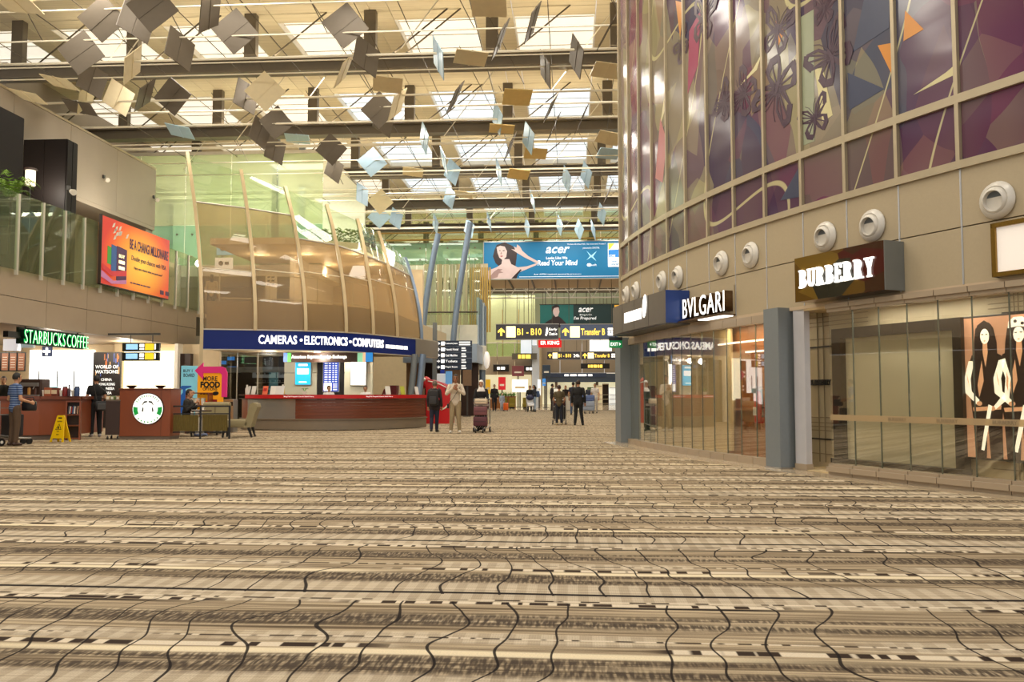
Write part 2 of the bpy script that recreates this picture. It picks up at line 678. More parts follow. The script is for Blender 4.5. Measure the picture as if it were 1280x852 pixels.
def art_glass_material():
    """printed decorative glass: facets of plum, navy, olive and mauve with pale sweeping lines"""
    m = bpy.data.materials.new('printed_art_glass')
    N = NT(m)
    x, y, z = N.geo()
    s = N.m('SUBTRACT', N.m('MULTIPLY', y, .8), N.m('MULTIPLY', x, .45))
    wv = N.noise(N.vec(N.m('MULTIPLY', s, .7), N.m('MULTIPLY', z, .6)), 1.0, 1.0)
    vo = N.n.new('ShaderNodeTexVoronoi')
    vo.inputs['Scale'].default_value = 1.0
    N.set(vo.inputs['Vector'], N.vec(N.m('ADD', N.m('MULTIPLY', s, 1.25), wv), N.m('ADD', N.m('MULTIPLY', z, .45), N.m('MULTIPLY', wv, 1.2)), 0.0))
    sp = N.n.new('ShaderNodeSeparateColor')
    N.t.links.new(vo.outputs['Color'], sp.inputs[0])
    pal = N.ramp(sp.outputs[0], [(0, lin((88, 54, 78))), (.14, lin((70, 66, 90))), (.27, lin((150, 144, 108))), (.44, lin((122, 104, 106))),
                                 (.58, lin((164, 156, 122))), (.72, lin((132, 62, 86))), (.79, lin((84, 90, 98))), (.88, lin((108, 80, 98))), (.94, lin((168, 148, 130)))], 'CONSTANT')
    # lower, second layer of facets
    vo2 = N.n.new('ShaderNodeTexVoronoi')
    vo2.inputs['Scale'].default_value = 1.0
    N.set(vo2.inputs['Vector'], N.vec(N.m('MULTIPLY', s, 1.5), N.m('ADD', z, N.m('MULTIPLY', wv, .8)), 3.0))
    sp2 = N.n.new('ShaderNodeSeparateColor')
    N.t.links.new(vo2.outputs['Color'], sp2.inputs[0])
    pal2 = N.ramp(sp2.outputs[1], [(0, lin((70, 40, 78))), (.3, lin((150, 140, 108))), (.5, lin((112, 84, 96))), (.7, lin((60, 66, 98))), (.86, lin((126, 60, 84)))], 'CONSTANT')
    col = N.mix(.38, pal, pal2)
    # more plum near the low row and towards the near end
    low = N.m('SUBTRACT', 1.0, N.ss(z, 4.5, 5.0))
    near = N.m('SUBTRACT', 1.0, N.ss(y, 9.5, 12.5))
    col = N.mix(N.m('MULTIPLY', N.m('MAXIMUM', N.m('MULTIPLY', low, .75), near), .8), col, N.mix(sp2.outputs[0], lin((60, 26, 62)), lin((104, 34, 72))))
    # printed haze that softens the facets
    hz = N.noise(N.vec(N.m('MULTIPLY', s, .5), N.m('MULTIPLY', z, .35)), 1.0, 2.0)
    col = N.mix(N.m('MULTIPLY', N.ss(hz, .4, .7), .35), col, lin((128, 116, 104)))
    # pale sweeping lines
    wl = N.m('ADD', N.m('MULTIPLY', N.m('SINE', N.m('ADD', N.m('MULTIPLY', z, .9), N.m('MULTIPLY', s, 1.1))), .5), N.m('MULTIPLY', s, .42))
    ln = N.m('SUBTRACT', 1.0, N.ss(N.m('ABSOLUTE', N.m('SUBTRACT', N.m('FRACT', wl), .5)), .008, .014))
    col = N.mix(N.m('MULTIPLY', ln, .75), col, lin((206, 198, 150)))
    b = N.n['Principled BSDF']
    N.set(b.inputs['Base Color'], col)
    b.inputs['Roughness'].default_value = .14
    b.inputs['Specular IOR Level'].default_value = .35
    nb = N.noise(N.vec(N.m('MULTIPLY', s, .8), N.m('MULTIPLY', z, 1.6)), 1.0, 1.0)
    bp = N.n.new('ShaderNodeBump')
    bp.inputs['Strength'].default_value = .05
    bp.inputs['Distance'].default_value = .3
    N.set(bp.inputs['Height'], nb)
    N.set(b.inputs['Normal'], bp.outputs[0])
    return m


M_CARPET = carpet_material()
M_TILE = tile_floor_material()
M_CEIL = wood_ceiling_material()
M_ART = art_glass_material()
M_BEAM = mat('beam_grey_brown', (112, 102, 86), .5)
M_STEELW = mat('pale_steel', (196, 190, 176), .4, .3)
M_WIRE = mat('wire_cream', (236, 228, 206), .4, .0)
M_WIRED = mat('wire_dark', (96, 86, 70), .5, .2)
M_MULL = mat('mullion_champagne', (176, 162, 134), .38, .35)
M_FASC = mat('fascia_beige', (172, 156, 126), .6, 0, .05, 30)
M_FASL = mat('fascia_taupe_left', (166, 150, 128), .42, .15, .05, 3)
M_GREYW = mat('grey_wall_panel', (158, 146, 130), .55, 0, .05, 2)
M_DARKW = mat('black_brown_panel', (26, 20, 18), .6, 0, .1, 8, spec=.2)
M_STRIP = mat('silver_strip', (190, 194, 200), .3, .6)
M_SOFF = mat('soffit_beige', (190, 168, 138), .6)
M_COLG = mat('column_blue_grey', (120, 126, 128), .5, .1, .05, 20)
M_WHITE = mat('white_paint', (236, 230, 216), .5)
M_CREAM = mat('cream_wall', (222, 202, 166), .6)
M_BLACK = mat('black_satin', (20, 18, 18), .4)
M_DKBR = mat('dark_brown_wood', (52, 32, 24), .45, 0, .15, 8)
M_STEEL = mat('brushed_steel', (166, 164, 160), .3, .7, .06, 3, stretch=(1, 1, 30))
M_RIB = mat('rib_champagne', (190, 170, 132), .35, .4)
M_BLUERIB = mat('rib_blue_grey', (130, 148, 172), .35, .4)
M_SKYL = mat('skylight_diffuser', (250, 242, 226), .4, 0, .06, .6, emit=.8)
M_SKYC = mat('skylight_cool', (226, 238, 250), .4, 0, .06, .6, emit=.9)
M_LIT = mat('lit_white', (255, 250, 240), .4, 0, .02, 2, emit=1.6)
M_LITW = mat('lit_warm', (255, 240, 205), .4, 0, .03, 2, emit=1.5)
M_CHAR = mat('charcoal_sign', (70, 68, 66), .45)
G_GREEN = glass('green_screen_glass', (232, 242, 226), (170, 190, 150), .08, 1.0)
G_MINT = glass('mint_glass', (214, 236, 220), (178, 214, 186), .35, .8)
G_BROWN = glass('bronze_fritted_glass', (234, 224, 206), (196, 178, 146), .32, .5)
G_CLEAR = glass('clear_green_glass', (240, 246, 236), (190, 204, 180), .04, .8)
G_SHOP = glass('shopfront_glass', (246, 246, 241), None, 0, 1.5, .01, 1.7)

# ------------------------------------------------------------------ floor
fl = struct('floor', (0, 0, 0), 'carpeted concourse floor in cream and brown with dark crossing lines')
MB().add([(-34, -6, 0), (22, -6, 0), (22, 66, 0), (-34, 66, 0)], [(0, 1, 2, 3)]).build('carpet', M_CARPET, fl)
MB().add([(-34, 66, 0), (22, 66, 0), (22, 112, 0), (-34, 112, 0)], [(0, 1, 2, 3)]).build('stone_floor', M_TILE, fl)

# ------------------------------------------------------------------ ceiling of boards with skylights
ce = struct('ceiling', (0, 0, CEIL_Z), 'cream boarded ceiling with rows of rectangular skylights')
CW, BL = 4.1, 7.2
SK = 1.4
def ceil_panel_mesh(w, l):
    return MB().box(-w / 2 + .012, w / 2 - .012, -l / 2 + .012, l / 2 - .012, 0, .06).mesh('ceiling_panel', M_CEIL)
pm_side = ceil_panel_mesh(CW / 2 - SK, BL / 2)
pm_near = ceil_panel_mesh(2 * SK, .7)
pm_far = ceil_panel_mesh(2 * SK, 1.6)
sk_len = BL - 2.3
m_ = MB()
for sx in (-1, 1):
    m_.box(sx * SK - (.03 if sx > 0 else 0), sx * SK + (0 if sx > 0 else .03), -sk_len / 2, sk_len / 2, 0, .28)
for sy in (-1, 1):
    m_.box(-SK, SK, sy * sk_len / 2 - (.03 if sy > 0 else 0), sy * sk_len / 2 + (0 if sy > 0 else .03), 0, .28)
well_mesh = m_.mesh('skylight_well', M_WHITE)
pane_mesh = MB().box(-SK, SK, -sk_len / 2, sk_len / 2, .25, .28).mesh('skylight_pane', M_SKYL)
pane_cool = MB().box(-SK, SK, -sk_len / 2, sk_len / 2, .25, .28).mesh('skylight_pane', M_SKYC)
louv_mesh = MB().cbox((0, 0, 0), (2 * SK - .08, .12, .03), 0, R(20)).mesh('louver', M_STEELW)
for by in BEAM_Y:
    for px_ in POST_X + [POST_X[-1] + CW]:
        if px_ < -20 and not 20 < by < 45:
            continue
        cx = px_ + CW / 2
        for sx in (-1, 1):
            for hy in (0, 1):
                place('ceiling_panel', pm_side, ce, (cx + sx * (SK + (CW / 2 - SK) / 2), by + BL / 4 + hy * BL / 2, 0))
        place('ceiling_panel', pm_near, ce, (cx, by + .35, 0))
        place('ceiling_panel', pm_far, ce, (cx, by + BL - .8, 0))
        yc = by + .7 + sk_len / 2
        place('skylight_well', well_mesh, ce, (cx, yc, 0))
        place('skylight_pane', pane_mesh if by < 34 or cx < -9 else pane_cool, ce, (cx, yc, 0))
        for k in range(4):
            place('louver', louv_mesh, ce, (cx, yc - sk_len / 2 + (k + .5) * sk_len / 4, .2))

# ------------------------------------------------------------------ cross beams with posts and struts
ORD = ['first', 'second', 'third', 'fourth', 'fifth', 'sixth', 'seventh', 'eighth', 'ninth', 'tenth', 'eleventh', 'twelfth', 'thirteenth']
XL, XR = -31.0, 13.8
beam_mesh = None
for i, by in enumerate(BEAM_Y):
    if by < 20 or by > 94:
        continue
    b = struct('roof_beam', (0, by, 12.0), 'dark cross beam under the ceiling, %s from the front' % ORD[i - 2])
    if beam_mesh is None:
        beam_mesh = MB().box(XL, XR, -.12, .12, 0, .34).box(XL, XR, -.26, .26, .34, .40).box(XL, XR, -.26, .26, -.06, 0).mesh('girder', M_BEAM)
        post_mesh = MB().box(-.2, .2, -.14, .14, .4, 2.0).mesh('post', M_BEAM)
        m_ = MB()
        m_.tube([(.25, 0, .1), (2.6, 0, 2.0)], .028, 6)
        strut1 = m_.mesh('strut', M_WIRED)
        fix_mesh = MB().box(-.35, .35, -.1, .1, .4, .52).mesh('fill_housing', M_STEELW)  # added housings that dress the ceiling fill lights
    place('girder', beam_mesh, b)
    for k, px_ in enumerate(POST_X):
        place('post', post_mesh, b, (px_, 0, 0))
        place('strut', strut1, b, (px_, -.05, 0))
        if k % 2 == 0:
            place('strut', strut1, b, (px_ + .45, -.05, 0))
        place('fill_housing', fix_mesh, b, (px_ + 2.05, 0, 0))

# ------------------------------------------------------------------ right facade: gently bowed curtain wall
SC = 0.93
TH0, DK = -0.4969, 0.03148
_pts = {0: (5.1268 * SC, 11.825 * SC)}
for i in range(0, 16):
    t = TH0 + DK * i
    x, y = _pts[i]
    _pts[i + 1] = (x + SC * math.sin(t), y + SC * math.cos(t))
for i in range(0, -9, -1):
    t = TH0 + DK * (i - 1)
    x, y = _pts[i]
    _pts[i - 1] = (x - SC * math.sin(t), y - SC * math.cos(t))


def hd(i):
    return TH0 + DK * i


def fac(t, off=0.0, z=0.0):
    i = math.floor(t)
    f = t - i
    a, b = Vector(_pts[i]), Vector(_pts[i + 1])
    th = hd(i)
    # blend normals at the joints so that offset surfaces stay closed
    tn = hd(t - .5)
    p = a.lerp(b, f)
    return Vector((p.x - math.cos(tn) * off, p.y + math.sin(tn) * off, z))


def facrz(t):
    th = hd(math.floor(t))
    return math.atan2(-math.cos(th), -math.sin(th))


def seg(mb, t0, t1, o0, o1, z0, z1):
    vs = [fac(t, o, z) for z in (z0, z1) for o in (o0, o1) for t in (t0, t1)]
    return mb.add(vs, [(0, 2, 3, 1), (4, 5, 7, 6), (0, 1, 5, 4), (2, 6, 7, 3), (0, 4, 6, 2), (1, 3, 7, 5)])


def strip(mb, t0, t1, o0, o1, z0, z1):
    """seg that follows the bow"""
    ts = [t0] + [k for k in range(math.ceil(t0 + .001), math.floor(t1 - .001) + 1)] + [t1]
    for a, b in zip(ts, ts[1:]):
        seg(mb, a, b, o0, o1, z0, z1)
    return mb


T0, T1 = -6, 12
ZR1, ZR2, ZF = 4.77, 3.95, 2.48
wr = struct('wall_right', tuple(fac(3)), 'bowed curtain wall of printed purple glass above a beige shop fascia')
for t in range(T0, T1):
    seg(MB(), t + .035, t + .965, -.03, 0, ZR1 + .05, 13.9).build('pane', M_ART, wr, world=True)
    seg(MB(), t + .035, t + .965, -.03, 0, ZR2 + .05, ZR1 - .05).build('pane', M_ART, wr, world=True)
    seg(MB(), t + .012, t + .988, -.05, .01, 3.19, ZR2 - .05).build('fascia_panel', M_FASC, wr, world=True)
    seg(MB(), t + .012, t + .988, -.05, .01, ZF, 3.175).build('fascia_panel', M_FASC, wr, world=True)
    seg(MB(), t, t + 1, -.06, .05, ZR1 - .055, ZR1 + .055).build('rail', M_MULL, wr, world=True)
    seg(MB(), t, t + 1, -.06, .05, ZR2 - .05, ZR2 + .05).build('rail', M_MULL, wr, world=True)
    seg(MB(), t, t + 1, -1.0, .01, ZF - .05, ZF).build('soffit_panel', M_SOFF, wr, world=True)
for t in range(T0, T1 + 1):
    mu = MB()
    seg(mu, t - .03, t + .03, -.06, .05, ZR2 - .05, 13.9)
    mu.build('mullion', M_MULL, wr, world=True)
    seg(MB(), t - .012, t + .012, -.04, .016, ZF, ZR2 - .05).build('joint_strip', M_STRIP, wr, world=True)
strip(MB(), T0, T1, .06, .5, 0, .006).build('stone_border', mat('stone_border', (186, 168, 140), .15, 0, .08, 3), fl, world=True)
# dark core behind the glass skin and the return at the far end
m_ = MB()
strip(m_, T0, T1, -.16, -.08, ZF, 13.9)
m_.build('backing', M_DARKW, wr, world=True)
e0 = fac(T1, .05)
MB().box(e0.x - .02, e0.x + 9, e0.y, e0.y + .25, 0, 13.95).build('end_wall', M_FASC, wr, world=True)

# ------------------------------------------------------------------ wires and hanging square panels under the roof
WZ = 11.0
wire_mesh = MB().tube([(XL + 2, 0, 0), (XR - 1, 0, 0)], .022, 6).mesh('rod', M_WIRE)
wireT_mesh = MB().tube([(XL + 2, 0, 0), (XR - 1, 0, 0)], .036, 6).mesh('rod', M_WIRE)
wg = struct('trim_1', (0, 0, WZ), 'thin horizontal rods strung across under the roof beams')
k = 0
yy = 20.6
while yy < 52.5:
    place('rod', wireT_mesh if k % 3 == 0 else wire_mesh, wg, (0, yy, 0.25 * math.sin(k * 1.7)))
    k += 1
    yy += 1.18
# long rods running down the hall
wl = struct('trim_2', (0, 0, WZ + .6), 'thin dark rods running lengthwise under the ceiling')
rod_l = MB().tube([(0, 20.5, 0), (0, 58.5, 0)], .014, 5).mesh('rod', M_WIRED)
for k in range(15):
    place('rod', rod_l, wl, (-17 + 2.05 * k, 0, .25 * math.sin(k * 2.3)))
# short slanting hangers from the ceiling down to the rods
hang = struct('trim_3', (0, 0, CEIL_Z), 'slanting hanger rods between ceiling and strung rods')
hm = MB().tube([(0, 0, 0), (1.5, .4, -2.9)], .014, 5).mesh('rod', M_WIRED)
hm2 = MB().tube([(0, 0, 0), (-2.3, .2, -2.9)], .018, 5).mesh('rod', M_WIRE)
for r_ in range(8):
    for c_ in range(7):
        place('rod', hm, hang, (-16.4 + 4.1 * c_ + (r_ % 2) * 1.1, 23.0 + 4.3 * r_, 0))
        if (r_ + c_) % 2:
            place('rod', hm2, hang, (-14.9 + 4.1 * c_, 24.4 + 4.3 * r_, 0))

M_PG = mat('panel_grey', (104, 94, 80), .45, .3)
M_PB = mat('panel_blue_white', (176, 206, 226), .3, .1)
M_PC = mat('panel_cream', (226, 210, 170), .45)
M_PY = mat('panel_yellow', (232, 202, 128), .45)
PS = .9
def panel_mesh(m):
    b = MB().box(-PS / 2, PS / 2, -.012, .012, -PS / 2, PS / 2)
    b.box(-.03, .03, -.025, .025, -PS / 2, PS / 2)
    return b.mesh('hanging_square_sheet', m)
pmesh = {'g': panel_mesh(M_PG), 'b': panel_mesh(M_PB), 'c': panel_mesh(M_PC), 'y': panel_mesh(M_PY)}
PLAB = {'g': 'thin grey square panel hung on the rods under the roof', 'b': 'pale blue square panel hung on the rods under the roof',
        'c': 'cream square panel hung on the rods under the roof', 'y': 'small yellow square panel hung flat under the roof'}
# px, py, colour, kind: A diamond facing, B upright turned edge-on, T thin slanting, C lying flat
ZA = [(410, 75, 'g', 'A'), (548, 80, 'g', 'B'), (610, 30, 'g', 'A'), (325, 210, 'g', 'A'), (370, 320, 'g', 'B'), (720, 195, 'g', 'B'), (940, 125, 'g', 'A'), (840, 50, 'g', 'T'),
      (530, 260, 'c', 'T'), (320, 430, 'g', 'C'), (475, 390, 'c', 'B'), (580, 380, 'g', 'T'), (690, 385, 'g', 'A'), (720, 525, 'b', 'C'), (985, 385, 'g', 'B'),
      (1060, 365, 'c', 'A'), (1105, 490, 'g', 'A'), (1040, 530, 'g', 'B'), (345, 390, 'c', 'T'), (110, 385, 'c', 'C'), (1190, 555, 'b', 'C'), (1100, 600, 'g', 'B'), (240, 330, 'c', 'C'), (70, 15, 'c', 'C')]
ZB = [(90, 90, 'g', 'A'), (165, 200, 'g', 'B'), (85, 250, 'c', 'T'), (420, 205, 'b', 'D'), (640, 140, 'g', 'T'), (755, 80, 'g', 'T'), (600, 25, 'c', 'C'), (535, 205, 'c', 'C'),
      (800, 245, 'g', 'D'), (910, 200, 'g', 'D'), (1020, 110, 'g', 'T'), (1020, 250, 'c', 'C'), (240, 300, 'c', 'C'), (210, 390, 'g', 'A'), (225, 430, 'g', 'B'), (275, 370, 'c', 'T'),
      (480, 345, 'g', 'T'), (630, 420, 'b', 'D'), (700, 345, 'y', 'C'), (645, 457, 'y', 'C'), (820, 380, 'g', 'T'), (930, 420, 'g', 'T'), (830, 450, 'g', 'T'), (370, 490, 'b', 'D'),
      (740, 490, 'b', 'D'), (765, 545, 'y', 'C'), (440, 570, 'b', 'D'), (185, 575, 'b', 'A'), (40, 530, 'g', 'A'), (50, 600, 'g', 'B'), (675, 520, 'g', 'T'), (1025, 490, 'c', 'C'),
      (1025, 545, 'b', 'C'), (635, 610, 'b', 'D'), (705, 618, 'y', 'C'), (875, 635, 'b', 'D'), (945, 620, 'b', 'D'), (150, 690, 'b', 'B'), (470, 610, 'b', 'B'), (755, 715, 'b', 'D'),
      (880, 690, 'g', 'T'), (960, 710, 'g', 'T'), (1025, 680, 'g', 'T'), (215, 715, 'c', 'A'), (460, 700, 'b', 'B'), (600, 785, 'b', 'D'), (735, 805, 'b', 'D'), (850, 800, 'b', 'D'),
      (530, 810, 'b', 'B'), (210, 770, 'b', 'A'), (270, 775, 'b', 'B'), (410, 795, 'b', 'D'), (920, 815, 'b', 'D'), (970, 815, 'b', 'D'), (510, 690, 'c', 'C'), (1000, 760, 'b', 'D'), (330, 610, 'c', 'C')]
PL = [(a / 3.2, b / 3.2, c, d) for a, b, c, d in ZA] + [(400 + a / 2.84, b / 2.84, c, d) for a, b, c, d in ZB]
rot_of = {'A': (R(8), R(45), R(15)), 'B': (R(0), R(14), R(62)), 'T': (R(35), R(-38), R(72)), 'C': (R(82), R(6), R(8)), 'D': (R(20), R(50), R(-58))}
rng = random.Random(3)
for a, b, c, d in PL:
    cand = []
    for kk in range(28):
        ry = 20.6 + 1.18 * kk
        q = YY(a, b, ry)
        cand.append((abs(q.z - (WZ + .25 * math.sin(kk * 1.7) - .2)), kk, q))
    p = min(cand)[2]
    o = place('hanging_square_sheet', pmesh[c], None, p, tuple(v + R(rng.uniform(-6, 6)) for v in rot_of[d]))
    tag(o, PLAB[c], 'ceiling panel', {'g': 'grey square panels under the roof', 'b': 'pale blue square panels under the roof', 'c': 'cream square panels under the roof', 'y': 'yellow square panels under the roof'}[c])

# ------------------------------------------------------------------ left: mezzanine fascia, glass screen, upper wall
XF = -14.3
wf = struct('wall_left', (XF, 20, 2.95), 'taupe panelled mezzanine front above the coffee shop')
fy0 = 3.0
for i in range(15):
    y0 = fy0 + i * 2.0
    y1 = min(y0 + 2.0, 32.6)
    if y1 <= y0:
        continue
    MB().box(XF - .2, XF, y0 + .008, y1 - .008, 2.95, 3.64).build('fascia_panel', M_FASL, wf, world=True)
    MB().box(XF - .2, XF, y0 + .008, y1 - .008, 3.655, 4.35).build('fascia_panel', M_FASL, wf, world=True)
MB().box(XF - 9, XF - .21, fy0, 32.6, 2.95, 3.15).build('soffit', M_SOFF, wf, world=True)
MB().box(XF - 12, XF - .21, fy0, 44, 4.15, 4.35).build('upper_floor', mat('upper_floor_stone', (176, 160, 136), .3), wf, world=True)
# glass screen standing on the fascia
gs = thing('glass_balustrade', 'tall green glass balustrade on slim posts above the taupe mezzanine front', 'balustrade', (XF + .1, 20, 4.35))
edges = [XX(p, 300, XF + .1).y for p in (21.6, 52.8, 80.5, 105, 126.8)]
st_ = (edges[-1] - edges[0]) / 4
ys = [edges[0] - st_ * k for k in range(12, 0, -1)] + edges
nxt = edges[-1]
while nxt < 32:
    nxt += st_
    ys.append(nxt)
for a, b in zip(ys, ys[1:]):
    MB().box(XF + .09, XF + .11, a + .03, b - .03, 4.33, 6.32).build('pane', G_GREEN, gs, world=True)
    MB().box(XF + .06, XF + .14, b - .03, b + .03, 4.2, 6.30).build('post', M_STEELW, gs, world=True)
# white and blue lounge seen dimly behind the glass
# upper back wall
XW = -17.7
wu = struct('wall_upper_left', (XW, 20, 8.4), 'grey panelled upper wall set back above the mezzanine')
for i in range(10):
    y0 = 4 + i * 3.2
    y1 = y0 + 3.2
    MB().box(XW - .3, XW, y0 + .01, y1 - .01, 8.25, 10.7).build('wall_panel', M_GREYW, wu, world=True)
    MB().box(XW - 2.2, XW - 2.0, y0 + .01, y1 - .01, 4.35, 8.25).build('wall_panel', mat('recess_taupe', (132, 118, 98), .6), wu, world=True)
MB().box(XW - 2.2, XW - .01, 4, 36, 8.1, 8.25).build('soffit', M_GREYW, wu, world=True)
MB().box(XW - .3, XW, 4, 36, 10.72, 10.8).build('coping', M_MULL, wu, world=True)
MB().box(XW - .4, XW + 1.2, 33.5, 36, 4.35, 6.6).build('low_wall', mat('low_grey', (126, 118, 106), .5), wu, world=True)
MB().box(XW - 2.0, XW - .1, 35.4, 36, 6.6, 8.1).build('end_pier', M_GREYW, wu, world=True)
MB().box(-34, XW - 2.2, 4, 4.2, 0, 14).build('end_wall', M_GREYW, wu, world=True)
# two dark boxes on the mezzanine
def dark_box(px0, px1, ptop, X, label, depth):
    a, b = XX(px0, ptop, X), XX(px1, ptop, X)
    y0, y1 = a.y, b.y
    zt = XX(px1, ptop, X).z
    t = thing('mezzanine_kiosk_box', label, 'kiosk box', (X - depth / 2, (y0 + y1) / 2, 4.35))
    MB().box(X - depth, X, y0, y1, 4.35, zt).build('housing', M_DARKW, t, world=True)
    n = max(2, int((y1 - y0) / 1.4))
    for k in range(n):
        a_ = y0 + (y1 - y0) * k / n
        b_ = y0 + (y1 - y0) * (k + 1) / n
        MB().box(X, X + .02, a_ + .015, b_ - .015, 4.4, zt - .03).build('cladding_panel', M_DARKW, t, world=True)
        MB().box(X - depth * (k + 1) / n + .02, X - depth * k / n - .02, y0 - .02, y0, 4.4, zt - .03).build('cladding_panel', M_DARKW, t, world=True)
    return t
dark_box(-40, 30, 148, -16.15, 'tall black-brown box beside the palm on the mezzanine', 1.4)
dark_box(84, 97, 180, -16.1, 'lower wide black-brown box on the mezzanine beside the grey wall', 1.45)

# green glass lift lobby at the end of the upper wall
lob = struct('window_1', (-17, 37, 7.0), 'pale green glass screen beyond the end of the grey upper wall')
gx = [-21.5, -19.4, -17.3, -15.2, -13.1, -11.0]
G_PALE = glass('pale_green_frosted', (236, 242, 224), (226, 232, 202), .3, .6)
for a, b in zip(gx, gx[1:]):
    MB().box(a + .02, b - .02, 38.0, 38.03, 6.9, 8.7).build('pane', G_MINT, lob, world=True)
    MB().box(a + .02, b - .02, 38.0, 38.03, 8.72, 11.9).build('pane', G_PALE, lob, world=True)
    for zz in (7.3, 8.3):
        for xx in (a + .35, b - .35):
            MB().lathe([(.05, -.03), (.05, .01)], 8, (xx, 38.0, zz), 'y').build('bolt', M_WIRED, lob, world=True)
MB().box(-21.5, -11, 38, 46, 6.4, 6.88).build('floor_slab', M_WHITE, lob, world=True)
MB().box(-21.5, -11, 45.8, 46, 6.9, 12).build('back_wall', mat('pale_green_wall', (224, 226, 206), .6), lob, world=True)
MB().box(-21.5, -11, 38, 46, 11.9, 12.05).build('slab_top', M_WHITE, lob, world=True)
area('lobby_light', (-16, 42, 11.8), 8, 5, 700, (1.0, .98, .92))
for yy_ in (16, 21, 26, 31):
    point('mezzanine_fill', (-16.4, yy_, 7.6), 120, (1, .92, .78), .2)  # added point lights to brighten the space behind the balustrade glass

# ------------------------------------------------------------------ kiosk: bowed blue fascia, ribs and glass hull
BC = [Vector(p) for p in ((-12.33, 28.54), (-10.68, 29.02), (-9.12, 29.6), (-7.93, 30.45), (-7.23, 31.6), (-6.62, 33.0), (-5.95, 34.5))]
def smooth_curve(pts, n=6):
    out = []
    P_ = [pts[0] * 2 - pts[1]] + list(pts) + [pts[-1] * 2 - pts[-2]]
    for i in range(1, len(P_) - 2):
        for k in range(n):
            t = k / n
            p0, p1, p2, p3 = P_[i - 1], P_[i], P_[i + 1], P_[i + 2]
            out.append(.5 * ((2 * p1) + (p2 - p0) * t + (2 * p0 - 5 * p1 + 4 * p2 - p3) * t * t + (3 * p1 - p0 - 3 * p2 + p3) * t ** 3))
    out.append(pts[-1].copy())
    return out
def normals2(c):
    out = []
    for i in range(len(c)):
        d = (c[min(i + 1, len(c) - 1)] - c[max(i - 1, 0)]).normalized()
        out.append(Vector((d.y, -d.x)))
    return out
def ribbon(mb, c, o0, o1, z0, z1):
    """closed strip following a plan curve; offsets along its right-hand (hall side) normal"""
    nn = normals2(c)
    n = len(c)
    vs = []
    for p, q in zip(c, nn):
        for (o, z) in ((o0, z0), (o1, z0), (o1, z1), (o0, z1)):
            vs.append((p.x + q.x * o, p.y + q.y * o, z))
    fs = []
    for i in range(n - 1):
        for k in range(4):
            a, b = i * 4 + k, i * 4 + (k + 1) % 4
            fs.append((a, b, b + 4, a + 4))
    fs.append((3, 2, 1, 0))
    fs.append(tuple((n - 1) * 4 + k for k in range(4)))
    return mb.add(vs, fs)
band = smooth_curve(BC + [Vector((-5.6, 36.0))], 6)
M_BLUE = mat('fascia_blue', (6, 34, 112), .45, 0, .08, 2, spec=.3)
kz0, kz1 = 2.66, 3.3
kf = thing('shop_fascia', 'bowed blue shop fascia with white lettering over the exchange counter', 'shop sign', (-9.5, 29.5, kz0))
ribbon(MB(), band, -.12, .06, kz0, kz1).build('fascia_band', M_BLUE, kf, world=True, smooth=True)
ribbon(MB(), band, -.1, .09, kz0 - .03, kz0).build('trim_strip', M_STEELW, kf, world=True, smooth=True)
ribbon(MB(), band, -.12, .08, kz1, kz1 + .04).build('trim_strip', M_STEELW, kf, world=True, smooth=True)
ribbon(MB(), band[-9:], .062, .10, kz0, kz1).build('end_panel', M_STEEL, kf, world=True, smooth=True)
_blen = [0.0]
for a, b in zip(band, band[1:]):
    _blen.append(_blen[-1] + (b - a).length)
_bn = normals2(band)
def on_band(s, off, z):
    for i in range(len(band) - 1):
        if s <= _blen[i + 1] or i == len(band) - 2:
            f = (s - _blen[i]) / (_blen[i + 1] - _blen[i])
            p = band[i].lerp(band[i + 1], f)
            q = _bn[i].lerp(_bn[i + 1], f).normalized()
            d = (band[i + 1] - band[i]).normalized()
            return Vector((p.x + q.x * off, p.y + q.y * off, z)), d, q
def band_text(s, s0, s1, z, h, m, parent, off=.07, bold=.03):
    me = txt_mesh(s, m, s1 - s0, h, .02, bold)
    n = len(me.vertices)
    co = np.zeros(n * 3)
    me.vertices.foreach_get('co', co)
    co = co.reshape(-1, 3)
    out = np.zeros_like(co)
    for i, (x, y, zz) in enumerate(co):
        p, d, q = on_band((s0 + s1) / 2 + x, off + zz, z + y)
        out[i] = p
    me.vertices.foreach_set('co', out.ravel())
    me.update()
    return place('lettering', me, parent, world=True)
M_LETW = mat('letter_white_lit', (255, 252, 245), .4, 0, .01, 2, emit=1.3)
def s_of_px(px, z=3.0):
    best = None
    for k in range(400):
        s = _blen[-1] * k / 399
        p, d, q = on_band(s, .06, z)
        v = p - Vector((0, 0, EYE))
        x = 640 + FPX * v.dot(_rt) / v.dot(_fw)
        if best is None or abs(x - px) < best[0]:
            best = (abs(x - px), s)
    return best[1]
S = s_of_px
band_text('CAMERAS', S(323), S(371), 3.0, .30, M_LETW, kf, bold=.02)
band_text('ELECTRONICS', S(381), S(434), 3.0, .30, M_LETW, kf, bold=.02)
band_text('COMPUTERS', S(441), S(479), 3.0, .30, M_LETW, kf, bold=.02)
band_text('#4', S(482), S(509), 2.93, .13, M_LETW, kf, bold=.03)
for c_ in (376, 437.5):
    p, d, q = on_band(S(c_), .07, 3.0)
    MB().lathe([(.05, 0), (.05, .03)], 10, (0, 0, 0), 'y').build('dot', M_LETW, kf, (p.x, p.y, p.z), (0, 0, math.atan2(q.y, q.x) - PI / 2), world=True)

